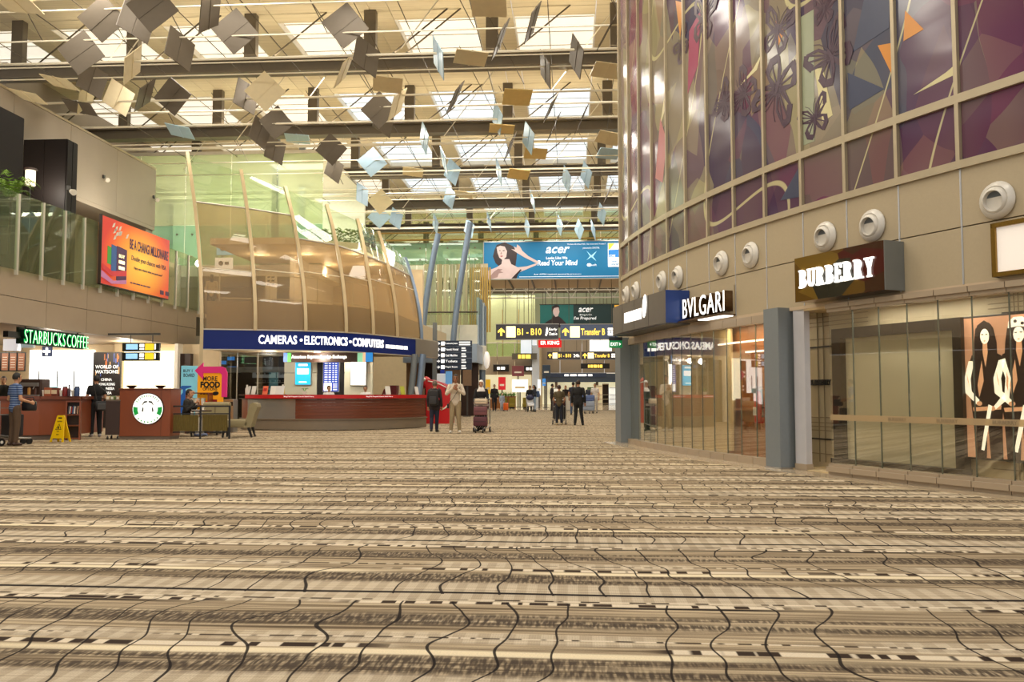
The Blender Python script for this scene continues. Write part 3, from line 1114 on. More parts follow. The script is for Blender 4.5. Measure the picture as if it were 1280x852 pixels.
# ribs and hull panes
hull = struct('window_2', (-9, 30, 3.3), 'bowed hull of bronze glass between curved champagne ribs over the blue fascia')
tops = [(-13.40, 29.5, 9.6), (-11.62, 29.9, 9.05), (-10.18, 30.4, 8.55), (-8.90, 31.2, 8.05), (-8.05, 32.35, 7.75), (-7.52, 33.6, 7.5), (-6.75, 35.1, 6.7)]
brown_top = [7.75, 7.6, 7.45, 6.5, 6.3, 6.15, 5.9]
def rib_pt(i, z):
    b0, t0 = BC[i], tops[i]
    f = max(0, (z - 3.3) / (t0[2] - 3.3))
    g = f ** 1.75
    return Vector((b0.x + (t0[0] - b0.x) * g, b0.y + (t0[1] - b0.y) * g, z))
for i in range(7):
    z_lo = 3.3 if i > 0 else 2.0
    n = 12
    pts = [rib_pt(i, 3.3 + (tops[i][2] - 3.3) * k / n) for k in range(n + 1)]
    if i == 0:
        pts = [Vector((BC[0].x, BC[0].y, 0.0)), Vector((BC[0].x, BC[0].y, 2.0))] + pts
    d = Vector((-.4, .9, 0)).normalized()
    w = .11
    m_ = MB()
    vs, fs = [], []
    sd = Vector((.93, .37, 0)) * (w / 2)
    for p in pts:
        taper = 1.0
        for q in (p - sd, p + sd, p + sd + d * .22, p - sd + d * .22):
            vs.append(q - d * .1)
    for a in range(len(pts) - 1):
        for k in range(4):
            fs.append((a * 4 + k, a * 4 + (k + 1) % 4, a * 4 + 4 + (k + 1) % 4, a * 4 + 4 + k))
    fs.append((3, 2, 1, 0))
    fs.append(tuple((len(pts) - 1) * 4 + k for k in range(4)))
    m_.add(vs, fs).build('rib', M_RIB if i < 6 else M_BLUERIB, hull, world=True)
def hull_pane(i, za0, za1, zb0, zb1, m, off=.06):
    rows = []
    for k in range(7):
        f = k / 6
        a = rib_pt(i, za0 + (za1 - za0) * f)
        b = rib_pt(i + 1, zb0 + (zb1 - zb0) * f)
        dd = (b - a).normalized()
        rows.append([a + dd * .07, a.lerp(b, .5), b - dd * .07])
    MB().sheet(rows, .015, (-.3, .95, 0)).build('pane', m, hull, world=True, smooth=True)
for i in range(6):
    za, zb = brown_top[i], brown_top[i + 1]
    if i == 2:
        za = 6.6
    mid_a, mid_b = 5.4, 5.3
    hull_pane(i, 3.34, mid_a, 3.34, mid_b, G_BROWN)
    hull_pane(i, mid_a + .03, za, mid_b + .03, (zb if i != 1 else 7.45), G_BROWN)
    zb_ = zb if i != 1 else 7.45
    hull_pane(i, za + .03, tops[i][2] - .1, zb_ + .03, tops[i + 1][2] - .1, G_CLEAR)
    a, b = rib_pt(i, za), rib_pt(i + 1, zb_)
    MB().tube([a, b], .03, 6).build('transom', M_STEELW, hull, world=True)
    a, b = rib_pt(i, mid_a + .015), rib_pt(i + 1, mid_b + .015)
    MB().tube([a, b], .015, 6).build('transom', M_WIRE, hull, world=True)

# interior of the upper level behind the hull
up = struct('wall_upper_back', (-12, 40, 4.35), 'cream upper gallery seen through the bronze glass')
MB().prism([(-12.75, 31.2), (-12.5, 29.3), (-10.8, 29.75), (-9.4, 30.3), (-8.4, 31.1), (-7.7, 32.3), (-7.0, 34.5), (-6.6, 46), (-12.75, 46)], 3.36, 4.35).build('gallery_floor', mat('slab_edge_beige', (206, 188, 154), .5), up, world=True)
MB().box(-20, -7.2, 42, 42.2, 4.35, 7.2).build('gallery_wall', M_CREAM, up, world=True)
MB().prism([(-14, 33.0), (-11, 33.0), (-8.4, 34.5), (-7.8, 42), (-14, 42)], 6.95, 7.2).build('gallery_ceiling', M_CREAM, up, world=True)
MB().box(-11.8, -11.6, 36, 42, 4.35, 6.95).build('gallery_pier', M_WHITE, up, world=True)
for k in range(3):
    for j in range(2):
        MB().lathe([(.16, 0), (.16, .02)], 12, (-12.9 + 2.0 * k, 35.5 + 3 * j, 6.92)).build('downlight', M_LITW, up, world=True)
        point('gallery_lamp', (-12.9 + 2.0 * k, 35.5 + 3 * j, 6.6), 55, (1, .92, .8), .15)
# gallery guard rail
gr = thing('gallery_guard_rail', 'metal guard rail with glass infill behind the bronze glass', 'railing', (-9, 31, 4.35))
rp = [Vector((-12.6, 30.6)), Vector((-10.9, 31.1)), Vector((-9.4, 31.9)), Vector((-8.4, 33.2)), Vector((-7.9, 35.0))]
for a, b in zip(rp, rp[1:]):
    for zz in (4.6, 5.45):
        MB().tube([(a.x, a.y, zz), (b.x, b.y, zz)], .02, 6).build('rail', M_WIRE, gr, world=True)
for a in rp:
    MB().tube([(a.x, a.y, 4.35), (a.x, a.y, 5.5)], .025, 6).build('post', M_WIRE, gr, world=True)
for i, (px_, py_, w_, h_, lab, c1) in enumerate(((282, 311, .55, .32, 'blue lit camera sign hanging in the gallery', (120, 190, 230)), (280, 329, .55, .3, 'white lit pictogram sign hanging below the blue one in the gallery', (235, 240, 245)))):
    p = YY(px_, py_, 36)
    t = thing('hanging_gallery_sign', lab, 'sign', p)
    MB().rbox((0, 0, 0), (w_ * 1.4, .06, h_ * 1.6), .01).build('sign_face', mat('gal%d' % i, c1, .4, 0, .03, 2, emit=1.0), t)
    MB().lathe([(.1, 0), (.1, .02)], 12, (-.12, -.05, 0), 'y').build('symbol', M_BLACK, t)
    MB().box(.05, .22, -.05, -.03, -.06, .06).build('symbol', M_BLACK, t)
    MB().tube([(0, 0, h_ * .8), (0, 0, 6.95 - p.z)], .012, 6).build('hanger', M_WIRED, t)
p = YY(339, 352, 33.2)
t = thing('notice_board', 'small white notice with print standing behind the bronze glass', 'notice', (p.x, p.y, 4.35))
MB().rbox((0, 0, 1.0), (.45, .03, 1.1), .01).build('board', M_WHITE, t)
for k in range(3):
    MB().box(-.14, .14, -.025, -.016, 1.3 - .14 * k, 1.37 - .14 * k).build('print', M_CHAR, t)
MB().box(-.03, .03, 0, .03, 0, .5).build('stand', M_CHAR, t)
# green planter hedge on the gallery
t = thing('planter_hedge', 'clipped green hedge in a trough behind the hull glass', 'hedge', (-9.3, 35.5, 6.96))
MB().box(-1.6, 1.2, -.25, .25, .25, .4).build('trough', M_DKBR, t)
hm_ = MB()
rg = random.Random(5)
for k in range(900):
    x, y, z = rg.uniform(-1.6, 1.2), rg.uniform(-.35, .35), rg.uniform(.35, 1.0)
    a = rg.uniform(0, 6.28)
    r_ = .07
    d1 = Vector((math.cos(a), math.sin(a), rg.uniform(-.5, .5))) * r_
    d2 = Vector((-math.sin(a), math.cos(a), rg.uniform(.3, 1))) * r_ * .5
    c = Vector((x, y, z))
    hm_.add([c - d1, c - d2, c + d1, c + d2], [(0, 1, 2, 3)])
o = hm_.build('leaves', mat('hedge_green', (96, 126, 40), .6, 0, .3, 9), t)
o['kind'] = 'stuff'

# ------------------------------------------------------------------ bridge across the hall with glass screen above
YB = 59.6
br = struct('wall_bridge', (-4, YB, 9.15), 'cross bridge with mint glass sides over the far end of the hall')
bxs = [-22 + 3.0 * k for k in range(14)]
for a, b in zip(bxs, bxs[1:]):
    MB().box(a + .02, b - .02, YB, YB + .04, 10.05, 11.55).build('pane', G_MINT, br, world=True)
    MB().box(a + .02, b - .02, YB, YB + .06, 9.15, 10.02).build('side_panel', M_WHITE, br, world=True)
    MB().box(a + .02, b - .02, YB + .3, YB + .33, 11.65, 13.9).build('pane', G_GREEN, br, world=True)
    for zz in (10.4, 11.2):
        for xx in (a + .4, (a + b) / 2, b - .4):
            MB().lathe([(.06, -.04), (.06, .01)], 8, (xx, YB, zz), 'y').build('bolt', M_WIRED, br, world=True)
MB().box(-22, 18, YB + .08, 66, 9.15, 9.35).build('deck', M_SOFF, br, world=True)
MB().box(-22, 18, 66, 66.1, 9.15, 9.9).build('side_panel', M_WHITE, br, world=True)
MB().tube([(-22, YB - .1, 11.75), (18, YB - .1, 11.75)], .06, 8).build('handrail', mat('brass_rail', (196, 160, 92), .35, .5), br, world=True)
MB().tube([(-22, YB - .1, 12.25), (18, YB - .1, 12.25)], .05, 8).build('handrail', MATS['brass_rail'], br, world=True)
for k in range(16):
    MB().box(-14 + 1.6 * k, -13.92 + 1.6 * k, YB + .2, 65.9, 9.0, 9.15).build('soffit_fin', M_DKBR, br, world=True)

# white tubular roof trusses beyond the bridge
for i_, yt_ in enumerate((68.5, 73, 78, 84)):
    tr_ = struct('roof_beam', (0, yt_, 10.4), 'pale tubular roof truss beyond the bridge, %s of four' % ORD[i_])
    for zz in (0, 1.5):
        MB().tube([(-16, 0, zz), (6, 0, zz)], .07, 6).build('chord', M_STEELW, tr_)
    for k in range(11):
        x0 = -16 + 2 * k
        MB().tube([(x0, 0, 0), (x0 + 1, 0, 1.5)], .05, 6).build('web_bar', M_STEELW, tr_)
        MB().tube([(x0 + 1, 0, 1.5), (x0 + 2, 0, 0)], .05, 6).build('web_bar', M_STEELW, tr_)

# ------------------------------------------------------------------ far concourse beyond the bridge
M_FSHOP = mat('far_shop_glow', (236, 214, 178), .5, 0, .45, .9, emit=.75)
wfar = struct('wall_far', (0, 104, 0), 'brown panelled far end wall of the concourse')
for k in range(16):
    a = -30 + 2.6 * k
    MB().box(a + .02, a + 2.58, 104, 104.2, 3.7, 7.6).build('wall_panel', M_FASL, wfar, world=True)
MB().box(-34, 14, 103.6, 104, 2.6, 3.6).build('fascia', mat('far_blue_grey', (74, 86, 104), .4), wfar, world=True)
MB().box(-34, 14, 106, 106.2, 0, 3.7).build('shop_back', M_FSHOP, wfar, world=True)
MB().box(-34, 14, 104.3, 112, 7.6, 14.6).build('upper_wall', mat('far_green', (176, 184, 150), .5), wfar, world=True)
for k in range(9):
    MB().box(-14 + 2.4 * k, -13.7 + 2.4 * k, 103.9, 104.3, 0, 2.6).build('pier', mat('far_pier', (120, 100, 80), .5), wfar, world=True)
# left side of the far concourse
wfl = struct('wall_far_left', (-8, 80, 0), 'far left shop block with green glass over a brown fascia')
for k in range(14):
    a = 76.0
    x0 = -26 + 1.6 * k
    x1 = x0 + 1.6
    MB().box(x0 + .02, x1 - .02, 80, 80.2, 2.95, 4.6).build('fascia_panel', M_FASL, wfl, world=True)
    MB().box(x0 + .03, x1 - .03, 80.05, 80.1, 4.65, 5.8).build('pane', G_GREEN, wfl, world=True)
    MB().box(x0 - .04, x0 + .04, 80, 80.1, 4.6, 5.85).build('post', M_STEELW, wfl, world=True)
    MB().box(x0 - .03, x0 + .03, 86, 86.2, 4.6, 9.5).build('post', mat('gold_post', (190, 160, 96), .4, .2), wfl, world=True)
    MB().box(x0 + .03, x1 - .03, 87, 87.1, 4.6, 11).build('back_panel', mat('far_lime', (190, 198, 150), .5), wfl, world=True)
MB().tube([(-26, 79.95, 5.85), (-3.6, 79.95, 5.85)], .05, 6).build('handrail', M_STEELW, wfl, world=True)
MB().box(-26, -3.6, 80.2, 92, 4.35, 4.6).build('slab', M_SOFF, wfl, world=True)
MB().box(-26, -3.6, 84, 84.2, 0, 4.3).build('shop_back', M_FSHOP, wfl, world=True)
MB().box(-3.7, -3.5, 80, 104, 0, 7).build('side_wall', M_CREAM, wfl, world=True)
MB().box(-3.6, -2.95, 79.4, 80.2, 0, 5.6).build('pier', mat('far_pier_pale', (196, 204, 214), .4), wfl, world=True)
wfr = struct('wall_far_right', (6, 80, 0), 'far right side wall of the concourse beyond the bowed facade')
MB().box(6.1, 6.3, 26, 104, 0, 14).build('side_wall', M_FASL, wfr, world=True)
for k in range(19):
    y0 = 26 + 4.0 * k
    for z0, z1, m__ in ((.1, 2.7, G_SHOP), (3.0, 5.0, M_FASL), (5.03, 8.0, M_FASL), (8.03, 13.9, M_FASC)):
        MB().box(6.0, 6.06, y0 + .03, y0 + 3.97, z0, z1).build('pane' if m__ is G_SHOP else 'wall_panel', m__, wfr, world=True)
    MB().box(5.85, 6.1, y0 - .15, y0 + .15, 0, 3.0).build('pier', M_COLG, wfr, world=True)
MB().box(5.9, 6.1, 26, 104, 2.7, 3.0).build('fascia', M_MULL, wfr, world=True)
# left side between kiosk and bridge
wml = struct('wall_mid_left', (-10, 46, 0), 'glazed left side between the kiosk and the bridge')
for k in range(5):
    y0 = 40 + 4 * k
    MB().box(-13.9, -13.8, y0 + .05, y0 + 3.95, 4.4, 9).build('pane', G_CLEAR, wml, world=True)
    MB().box(-14, -13.7, y0 - .1, y0 + .1, 0, 14).build('post', M_COLG, wml, world=True)
    MB().box(-14.2, -13.6, y0, y0 + 4, 3.0, 4.35).build('fascia_panel', M_FASL, wml, world=True)
    MB().box(-16, -15.9, y0, y0 + 4, 0, 3.0).build('shop_back', M_CREAM, wml, world=True)
MB().box(-22, -21.8, 32, 66, 0, 14).build('outer_wall', M_GREYW, wml, world=True)
MB().box(-22, -9, 57.6, 57.8, 0, 9.1).build('end_wall', M_CREAM, wml, world=True)

# ------------------------------------------------------------------ right: shopfronts


def t_of_px(px, off=0.0, z=2.0):
    best = None
    for k in range(0, 900):
        t = -6.5 + k * .02
        v = fac(t, off, z) - Vector((0, 0, EYE))
        d = v.dot(_fw)
        if d < 1:
            continue
        x = 640 + FPX * v.dot(_rt) / d
        if best is None or abs(x - px) < best[0]:
            best = (abs(x - px), t)
    return best[1]


def fz(px, py, off=0.0):
    """height of the facade point seen at px, py"""
    t = t_of_px(px, off, 2.5)
    v = fac(t, off, 0) - Vector((0, 0, EYE))
    r = ray(px, py)
    return EYE + r.z / math.hypot(r.x, r.y) * math.hypot(v.x, v.y)


M_PLAIDW = mat('plaid_wall_beige', (188, 172, 138), .5, 0, .04, 3)
M_OLIVE = mat('display_olive', (190, 178, 146), .5, 0, .05, 2)
M_GROOVE = mat('plaid_groove', (142, 126, 98), .6)
M_DFRAME = mat('display_dark_frame', (40, 32, 24), .35)
M_WOOD_OR = mat('shop_orange_wood', (150, 92, 46), .4, 0, .15, 2, stretch=(1, 1, .15))
M_BEIGEP = mat('shop_beige_panel', (206, 182, 138), .5)
M_BRONZE = mat('bronze_sign', (96, 70, 42), .3, .6)
M_GOLD = mat('gold_frame', (150, 118, 52), .25, .8)
M_BEAD = mat('glass_edge', (96, 100, 84), .4)
M_PLINTH = mat('plinth_stone', (164, 146, 122), .35, 0, .06, 3)

# --- first shop from the camera (serif sign)
sf = struct('window_3', tuple(fac(0)), 'glass shopfront with plaid display wall under the serif sign')
TG = 2.3
k = 0
t1 = TG
while t1 > -5.9:
    t0 = max(t1 - .5, -5.95)
    seg(MB(), t0 + .008, t1 - .008, .12, .135, .17, 2.31).build('pane', G_SHOP, sf, world=True)
    m_ = MB()
    seg(m_, t0 + .006, t1 - .006, 0, .2, 0, .06)
    seg(m_, t0 + .006, t1 - .006, 0, .24, .06, .13)
    seg(m_, t0 + .006, t1 - .006, 0, .19, .13, .17)
    m_.build('plinth', M_PLINTH, sf, world=True)
    m_ = MB()
    seg(m_, t0 + .006, t1 - .006, 0, .17, 2.31, 2.36)
    seg(m_, t0 + .006, t1 - .006, 0, .2, 2.36, 2.43)
    m_.build('head_rail', M_PLINTH, sf, world=True)
    seg(MB(), t0 - .005, t0 + .005, .118, .137, .17, 2.31).build('joint_bead', M_BEAD, sf, world=True)
    t1 = t0
strip(MB(), -5.9, TG, .136, .138, .78, .86).build('frosted_band', glass('frosted_band', (230, 214, 180), (226, 206, 170), .55, .3), sf, world=True)
for a in (1.0, .2, -.6, -1.4):
    p = fac(a, .142, .82)
    txt('BURBERRY', M_GROOVE, .3, .045, sf, p - Vector(sf.location), (PI / 2, 0, facrz(a)), .001, .02)
# display wall with grooves
strip(MB(), -5.9, 4.5, -.62, -.55, 0, 2.43).build('display_wall', M_PLAIDW, sf, world=True)
for a in (3.9, 3.8, 3.7, 3.45, 3.3, -.22, -.28, -.34, -.42, -.62):
    seg(MB(), a, a + .014, -.56, -.54, .1, 2.43).build('groove', M_GROOVE, sf, world=True)
for z_ in (.22, .58, .64, .70, .78, 2.0, 2.2, 2.26, 2.34):
    strip(MB(), TG - .05, 4.4, -.56, -.54, z_, z_ + .012).build('groove', M_GROOVE, sf, world=True)
    strip(MB(), -5.9, .1, -.56, -.54, z_, z_ + .012).build('groove', M_GROOVE, sf, world=True)
for z_ in (.44, 1.87):
    strip(MB(), TG - .05, 4.4, -.56, -.535, z_, z_ + .025).build('groove', M_DFRAME, sf, world=True)
strip(MB(), -5.9, -.1, -.56, -.535, .32, .35).build('groove', M_DFRAME, sf, world=True)
strip(MB(), -5.9, -.1, -.56, -.535, 2.12, 2.15).build('groove', M_DFRAME, sf, world=True)
strip(MB(), -5.9, 3.4, -.6, 0, 0.0, .02).build('display_floor', M_BEIGEP, sf, world=True)
strip(MB(), -5.9, 3.2, -.6, 0, 2.40, 2.43).build('display_ceiling', M_BEIGEP, sf, world=True)
p = fac(t_of_px(1026, -.53, 1.33), -.53, 1.33)
txt('BURBERRY', M_BLACK, .5, .09, sf, p - Vector(sf.location), (PI / 2, 0, facrz(3)), .01, .03)
# dark frame with lit olive panel
df = thing('merchandise_display', 'big dark framed olive display panel behind the shop glass', 'display frame', tuple(fac(1.1, -.4)))
ta, tb = t_of_px(1206, -.4, 1.2), t_of_px(1043, -.4, 1.2)
strip(MB(), ta + .1, tb - .14, -.5, -.46, .2, 1.97).build('panel', M_OLIVE, df, world=True)
strip(MB(), ta, ta + .14, -.48, -.36, .02, 2.12).build('frame_post', M_DFRAME, df, world=True)
strip(MB(), tb - .2, tb, -.48, -.36, .02, 2.12).build('frame_post', M_DFRAME, df, world=True)
strip(MB(), ta, tb, -.48, -.36, 1.97, 2.12).build('frame_head', M_DFRAME, df, world=True)
strip(MB(), ta, tb, -.5, -.30, .13, .2).build('frame_sill', M_DFRAME, df, world=True)
for k in range(5):
    p = fac(.25 + .4 * k, -.2, 2.36)
    area('display_spot', p, .3, .1, 3.5, (1, .95, .88), (0, 0, facrz(.25 + .4 * k)))
for k in range(4):
    p = fac(-.6 - .9 * k, -.15, 2.36)
    area('display_spot', p, .3, .1, 3.5, (1, .95, .88), (0, 0, facrz(-.6)))

# backlit fashion poster
tp = t_of_px(1209, -.45, 1.2)
PW, PH = 1.8, 1.74
po = thing('backlit_poster', 'backlit sepia fashion poster of standing figures behind the shop glass', 'poster', tuple(fac(tp - PW / 2 / SC, -.45, .36)), facrz(tp - PW / 2 / SC))
MB().rbox((0, .02, PH / 2), (PW + .05, .06, PH + .05), .01).build('poster_frame', M_DFRAME, po)
M_P1 = mat('poster_ground', (206, 150, 112), .5, 0, .1, 3, emit=.45)
M_P2 = mat('poster_dark', (46, 26, 18), .5, 0, .2, 8, emit=.15)
M_P3 = mat('poster_light', (255, 240, 214), .5, 0, .1, 8, emit=1.0)
M_P4 = mat('poster_skin', (226, 166, 120), .5, 0, .1, 8, emit=.6)
MB().box(-PW / 2, PW / 2, -.015, -.008, 0, PH).build('sheet', M_P1, po)
def poly(parent, name, pts, m, y=-.018, th=.003):
    """flat printed shape in the local x-z plane"""
    a = sum(p[0] * q[1] - q[0] * p[1] for p, q in zip(pts, pts[1:] + pts[:1]))
    if a > 0:
        pts = pts[::-1]
    return MB().prism(pts, y - th, y, 'y').build(name, m, parent)
def blob(cx, cz, rx, rz, n=16, rot=0):
    return [(cx + rx * math.cos(2 * PI * k / n) * math.cos(rot) - rz * math.sin(2 * PI * k / n) * math.sin(rot), cz + rx * math.cos(2 * PI * k / n) * math.sin(rot) + rz * math.sin(2 * PI * k / n) * math.cos(rot)) for k in range(n)]
def figure(cx, s, hat, hair_l):
    X = lambda x, z: (cx + x * s, z)
    P_ = lambda pts, m, y: poly(po, 'printed_shape', [X(*p) for p in pts], m, y)
    # dark coat and legs
    P_([(-.18, 0), (-.2, .45), (-.24, .8), (-.26, 1.12), (-.2, 1.27), (-.07, 1.33), (.07, 1.33), (.21, 1.26), (.27, 1.1), (.24, .8), (.2, .45), (.2, 0), (.03, 0), (.0, .5), (-.03, 0)], M_P2, -.018)
    # long hair
    P_([(-.13, 1.6), (-.16, 1.4), (-.18, 1.1 - hair_l), (-.1, 1.05 - hair_l), (-.06, 1.3), (.06, 1.3), (.1, 1.08 - hair_l), (.17, 1.12 - hair_l), (.16, 1.42), (.12, 1.6), (.06, 1.67), (-.06, 1.67)], M_P2, -.022)
    # face and neck
    P_(blob(0, 1.5, .062, .095, 14), M_P3, -.026)
    P_([(-.03, 1.42), (-.035, 1.3), (.0, 1.12), (.035, 1.3), (.03, 1.42)], M_P4, -.025)
    P_([(-.045, 1.53), (-.015, 1.53), (-.02, 1.518), (-.04, 1.518)], M_P2, -.03)
    P_([(.045, 1.53), (.015, 1.53), (.02, 1.518), (.04, 1.518)], M_P2, -.03)
    P_([(-.02, 1.445), (.0, 1.452), (.02, 1.445), (.0, 1.436)], M_P4, -.03)
    if hat:
        P_([(-.12, 1.58), (-.11, 1.66), (-.05, 1.71), (.05, 1.71), (.11, 1.66), (.12, 1.58), (.0, 1.6)], M_P3, -.030)
        P_(blob(-.03, 1.66, .02, .02, 8), M_P2, -.034)
        P_(blob(.05, 1.63, .02, .02, 8), M_P2, -.034)
    else:
        P_([(-.11, 1.5), (-.1, 1.64), (.0, 1.7), (.1, 1.64), (.11, 1.5), (.05, 1.6), (-.04, 1.6)], M_P2, -.030)
    # sleeves with folds
    P_([(-.24, 1.2), (-.31, .98), (-.3, .8), (-.14, .66), (-.1, .71), (-.21, .82), (-.22, .98), (-.16, 1.2)], M_P3, -.026)
    P_([(-.27, 1.05), (-.25, .96), (-.24, .88), (-.26, .96)], M_P4, -.03)
    P_([(.2, 1.2), (.27, .98), (.25, .8), (.1, .64), (.12, .6), (.31, .74), (.34, .98), (.27, 1.22)], M_P3, -.026)
    P_([(.29, 1.05), (.28, .9), (.3, .82), (.31, .98)], M_P4, -.03)
    # hands, belt and sash
    P_(blob(-.1, .67, .04, .03, 10), M_P4, -.03)
    P_(blob(.08, .61, .04, .03, 10), M_P4, -.03)
    P_([(.03, .66), (-.05, .3), (-.09, .1), (-.05, .09), (.0, .3), (.08, .64)], M_P3, -.034)
    P_([(-.2, .62), (-.19, .57), (.19, .6), (.2, .65)], M_P4, -.022)
    P_([(-.05, 1.2), (-.12, .9), (-.1, .75), (-.03, .95)], M_P4, -.028)
figure(-.6, .95, False, .1)
figure(-.16, 1.1, True, .0)
figure(.42, 1.0, False, .05)

# white pillar and lit slot between the two shops
cw = struct('column_slim', tuple(fac(3.18, 0)), 'slim pale pillar beside the blue-grey column')
tpa, tpb = t_of_px(1007, 0, 1.2), t_of_px(993, 0, 1.2)
seg(MB(), tpa, tpb, -.1, .0, 0, ZF).build('shaft', mat('pillar_pale', (186, 184, 186), .5), cw, world=True)
seg(MB(), tpa - .01, tpb + .01, -.11, .01, 0, .1).build('base_block', M_PLINTH, cw, world=True)
seg(MB(), t_of_px(993, -.14, 1.2), t_of_px(984, -.14, 1.2), -.18, -.14, .1, ZF).build('lit_slot', mat('slot_glow', (255, 214, 140), .5, 0, .04, 2, emit=.9), cw, world=True)
for nm, a, b, lab in (('column_near', 3.4, 3.8, 'square blue-grey column between the two shopfronts'), ('column_far', 11.2, 11.85, 'square blue-grey column at the far end of the bowed facade')):
    c_ = struct(nm, tuple(fac((a + b) / 2, .1)), lab)
    seg(MB(), a, b, -.2, .22, .03, ZF).build('shaft', M_COLG, c_, world=True)
    seg(MB(), a - .01, b + .01, -.21, .23, 0, .03).build('base_plate', M_STEEL, c_, world=True)

# --- second shop
s2_ = struct('window_4', tuple(fac(7)), 'glass shopfront with wood and beige panels under the thin lettered sign')
t1 = 3.95
while t1 < 11.1:
    t2 = min(t1 + .5, 11.18)
    seg(MB(), t1 + .008, t2 - .008, -.04, -.025, .12, 2.3).build('pane', G_SHOP, s2_, world=True)
    seg(MB(), t1 + .006, t2 - .006, -.1, .06, 0, .12).build('plinth', M_PLINTH, s2_, world=True)
    seg(MB(), t1 + .006, t2 - .006, -.1, .04, 2.3, 2.43).build('head_rail', M_PLINTH, s2_, world=True)
    seg(MB(), t2 - .004, t2 + .004, -.042, -.023, .12, 2.3).build('joint_bead', M_BEAD, s2_, world=True)
    t1 = t2
for k in range(6):
    a = t_of_px(957, -.6, 1.2) - .3 + .3 * k
    seg(MB(), a + .005, a + .295, -.66, -.6, .05, 2.43).build('wood_panel', M_WOOD_OR, s2_, world=True)
strip(MB(), t_of_px(957, -.6, 1.2), t_of_px(917, -.6, 1.2), -.6, -.5, .86, .9).build('shelf', M_WOOD_OR, s2_, world=True)
for k in range(3):
    a = t_of_px(915, -.47, 1.2) + .46 * k
    seg(MB(), a + .004, a + .456, -.5, -.45, .12, 2.35).build('beige_panel', M_BEIGEP, s2_, world=True)
strip(MB(), 3.9, 11.2, -4.0, -.12, 0.0, .05).build('shop_floor', M_BEIGEP, s2_, world=True)
strip(MB(), 3.9, 11.2, -4.0, -.1, 2.43, 2.46).build('shop_ceiling', mat('shop_ceiling', (160, 140, 110), .6), s2_, world=True)
strip(MB(), 6.4, 11.2, -3.2, -3.1, 0, 2.43).build('shop_back', mat('shop_green_dark', (76, 92, 70), .3), s2_, world=True)
seg(MB(), 11.15, 11.2, -3.2, -.2, 0, 2.43).build('shop_side', M_CREAM, s2_, world=True)
seg(MB(), 10.2, 11.0, -.35, -.3, .1, 2.2).build('frosted_leaf', glass('frost_leaf', (170, 200, 196), (126, 150, 148), .5, .6), s2_, world=True)
for a in (7.2, 8.2, 9.2):
    seg(MB(), a, a + .5, -2.9, -2.5, 0.05, 1.9).build('cabinet', mat('shop_cabinet', (54, 60, 50), .25), s2_, world=True)
    seg(MB(), a + .05, a + .45, -2.49, -2.47, 1.0, 1.8).build('lit_shelf', mat('shelf_glow', (236, 226, 180), .4, 0, .1, 3, emit=.7), s2_, world=True)
for a in (4.4, 5.2, 6.0, 7.5, 8.6, 9.8):
    p = fac(a, -.28 if a < 6.3 else -1.5, 2.36)
    area('shop_downlight', p, .4, .15, 10, (1, .82, .55), (0, 0, facrz(a)))
p = fac(4.6, -.35, 2.42)
strip(MB(), 4.1, 5.2, -.3, -.26, 1.86, 1.89).build('light_tube', M_LIT, s2_, world=True)
strip(MB(), 4.1, 6.6, -.44, -.42, 2.06, 2.09).build('light_tube', M_LIT, s2_, world=True)
# fire extinguisher
ta = t_of_px(949, -.3, .9)
fe = thing('fire_extinguisher', 'red fire extinguisher with black hose beside the blue-grey column', 'extinguisher', tuple(fac(ta, -.30, .66)), facrz(ta))
M_RED = mat('enamel_red', (196, 30, 28), .3)
MB().lathe([(.0, 0), (.075, .0), (.085, .03), (.085, .40), (.06, .47), (.03, .5), (.03, .54)], 16).build('cylinder_body', M_RED, fe, smooth=True)
MB().cbox((0, -.088, .2), (.1, .004, .14)).build('sticker', M_WHITE, fe)
MB().box(-.06, .1, -.02, .02, .54, .57).box(-.08, .08, -.015, .015, .59, .61).build('handle', M_BLACK, fe)
MB().tube([(.05, 0, .55), (.12, -.02, .5), (.14, -.02, .35), (.13, -.02, .1)], .016, 8).build('hose', M_BLACK, fe, smooth=True)
MB().box(-.1, .1, .08, .30, .1, .14).box(-.1, .1, .08, .30, .36, .4).build('wall_bracket', M_STEEL, fe)

# --- signs on the fascia
def bow_sign(name, label, cat, t0, t1, o0, o1, z0, z1, m_face, m_end):
    s = thing(name, label, cat, tuple(fac((t0 + t1) / 2, o0, z0)))
    strip(MB(), t0, t1, o0, o1, z0, z1).build('sign_box', m_face, s, world=True)
    seg(MB(), t0 - .012, t0 - .001, o0, o1, z0, z1).build('end_panel', m_end, s, world=True)
    return s
def bow_text(s, parent, t0, t1, off, z, h, m, extrude=.02, bold=0.0, spacing=1.0):
    w = (t1 - t0) * SC
    me = txt_mesh(s, m, w, h, extrude, bold, 0, spacing)
    n = len(me.vertices)
    co = np.zeros(n * 3)
    me.vertices.foreach_get('co', co)
    co = co.reshape(-1, 3)
    out = np.zeros_like(co)
    tm = (t0 + t1) / 2
    for i, (x, y, zz) in enumerate(co):
        out[i] = fac(tm - x / SC, off + zz, z + y)
    me.vertices.foreach_set('co', out.ravel())
    me.update()
    return place('lettering', me, parent, world=True)
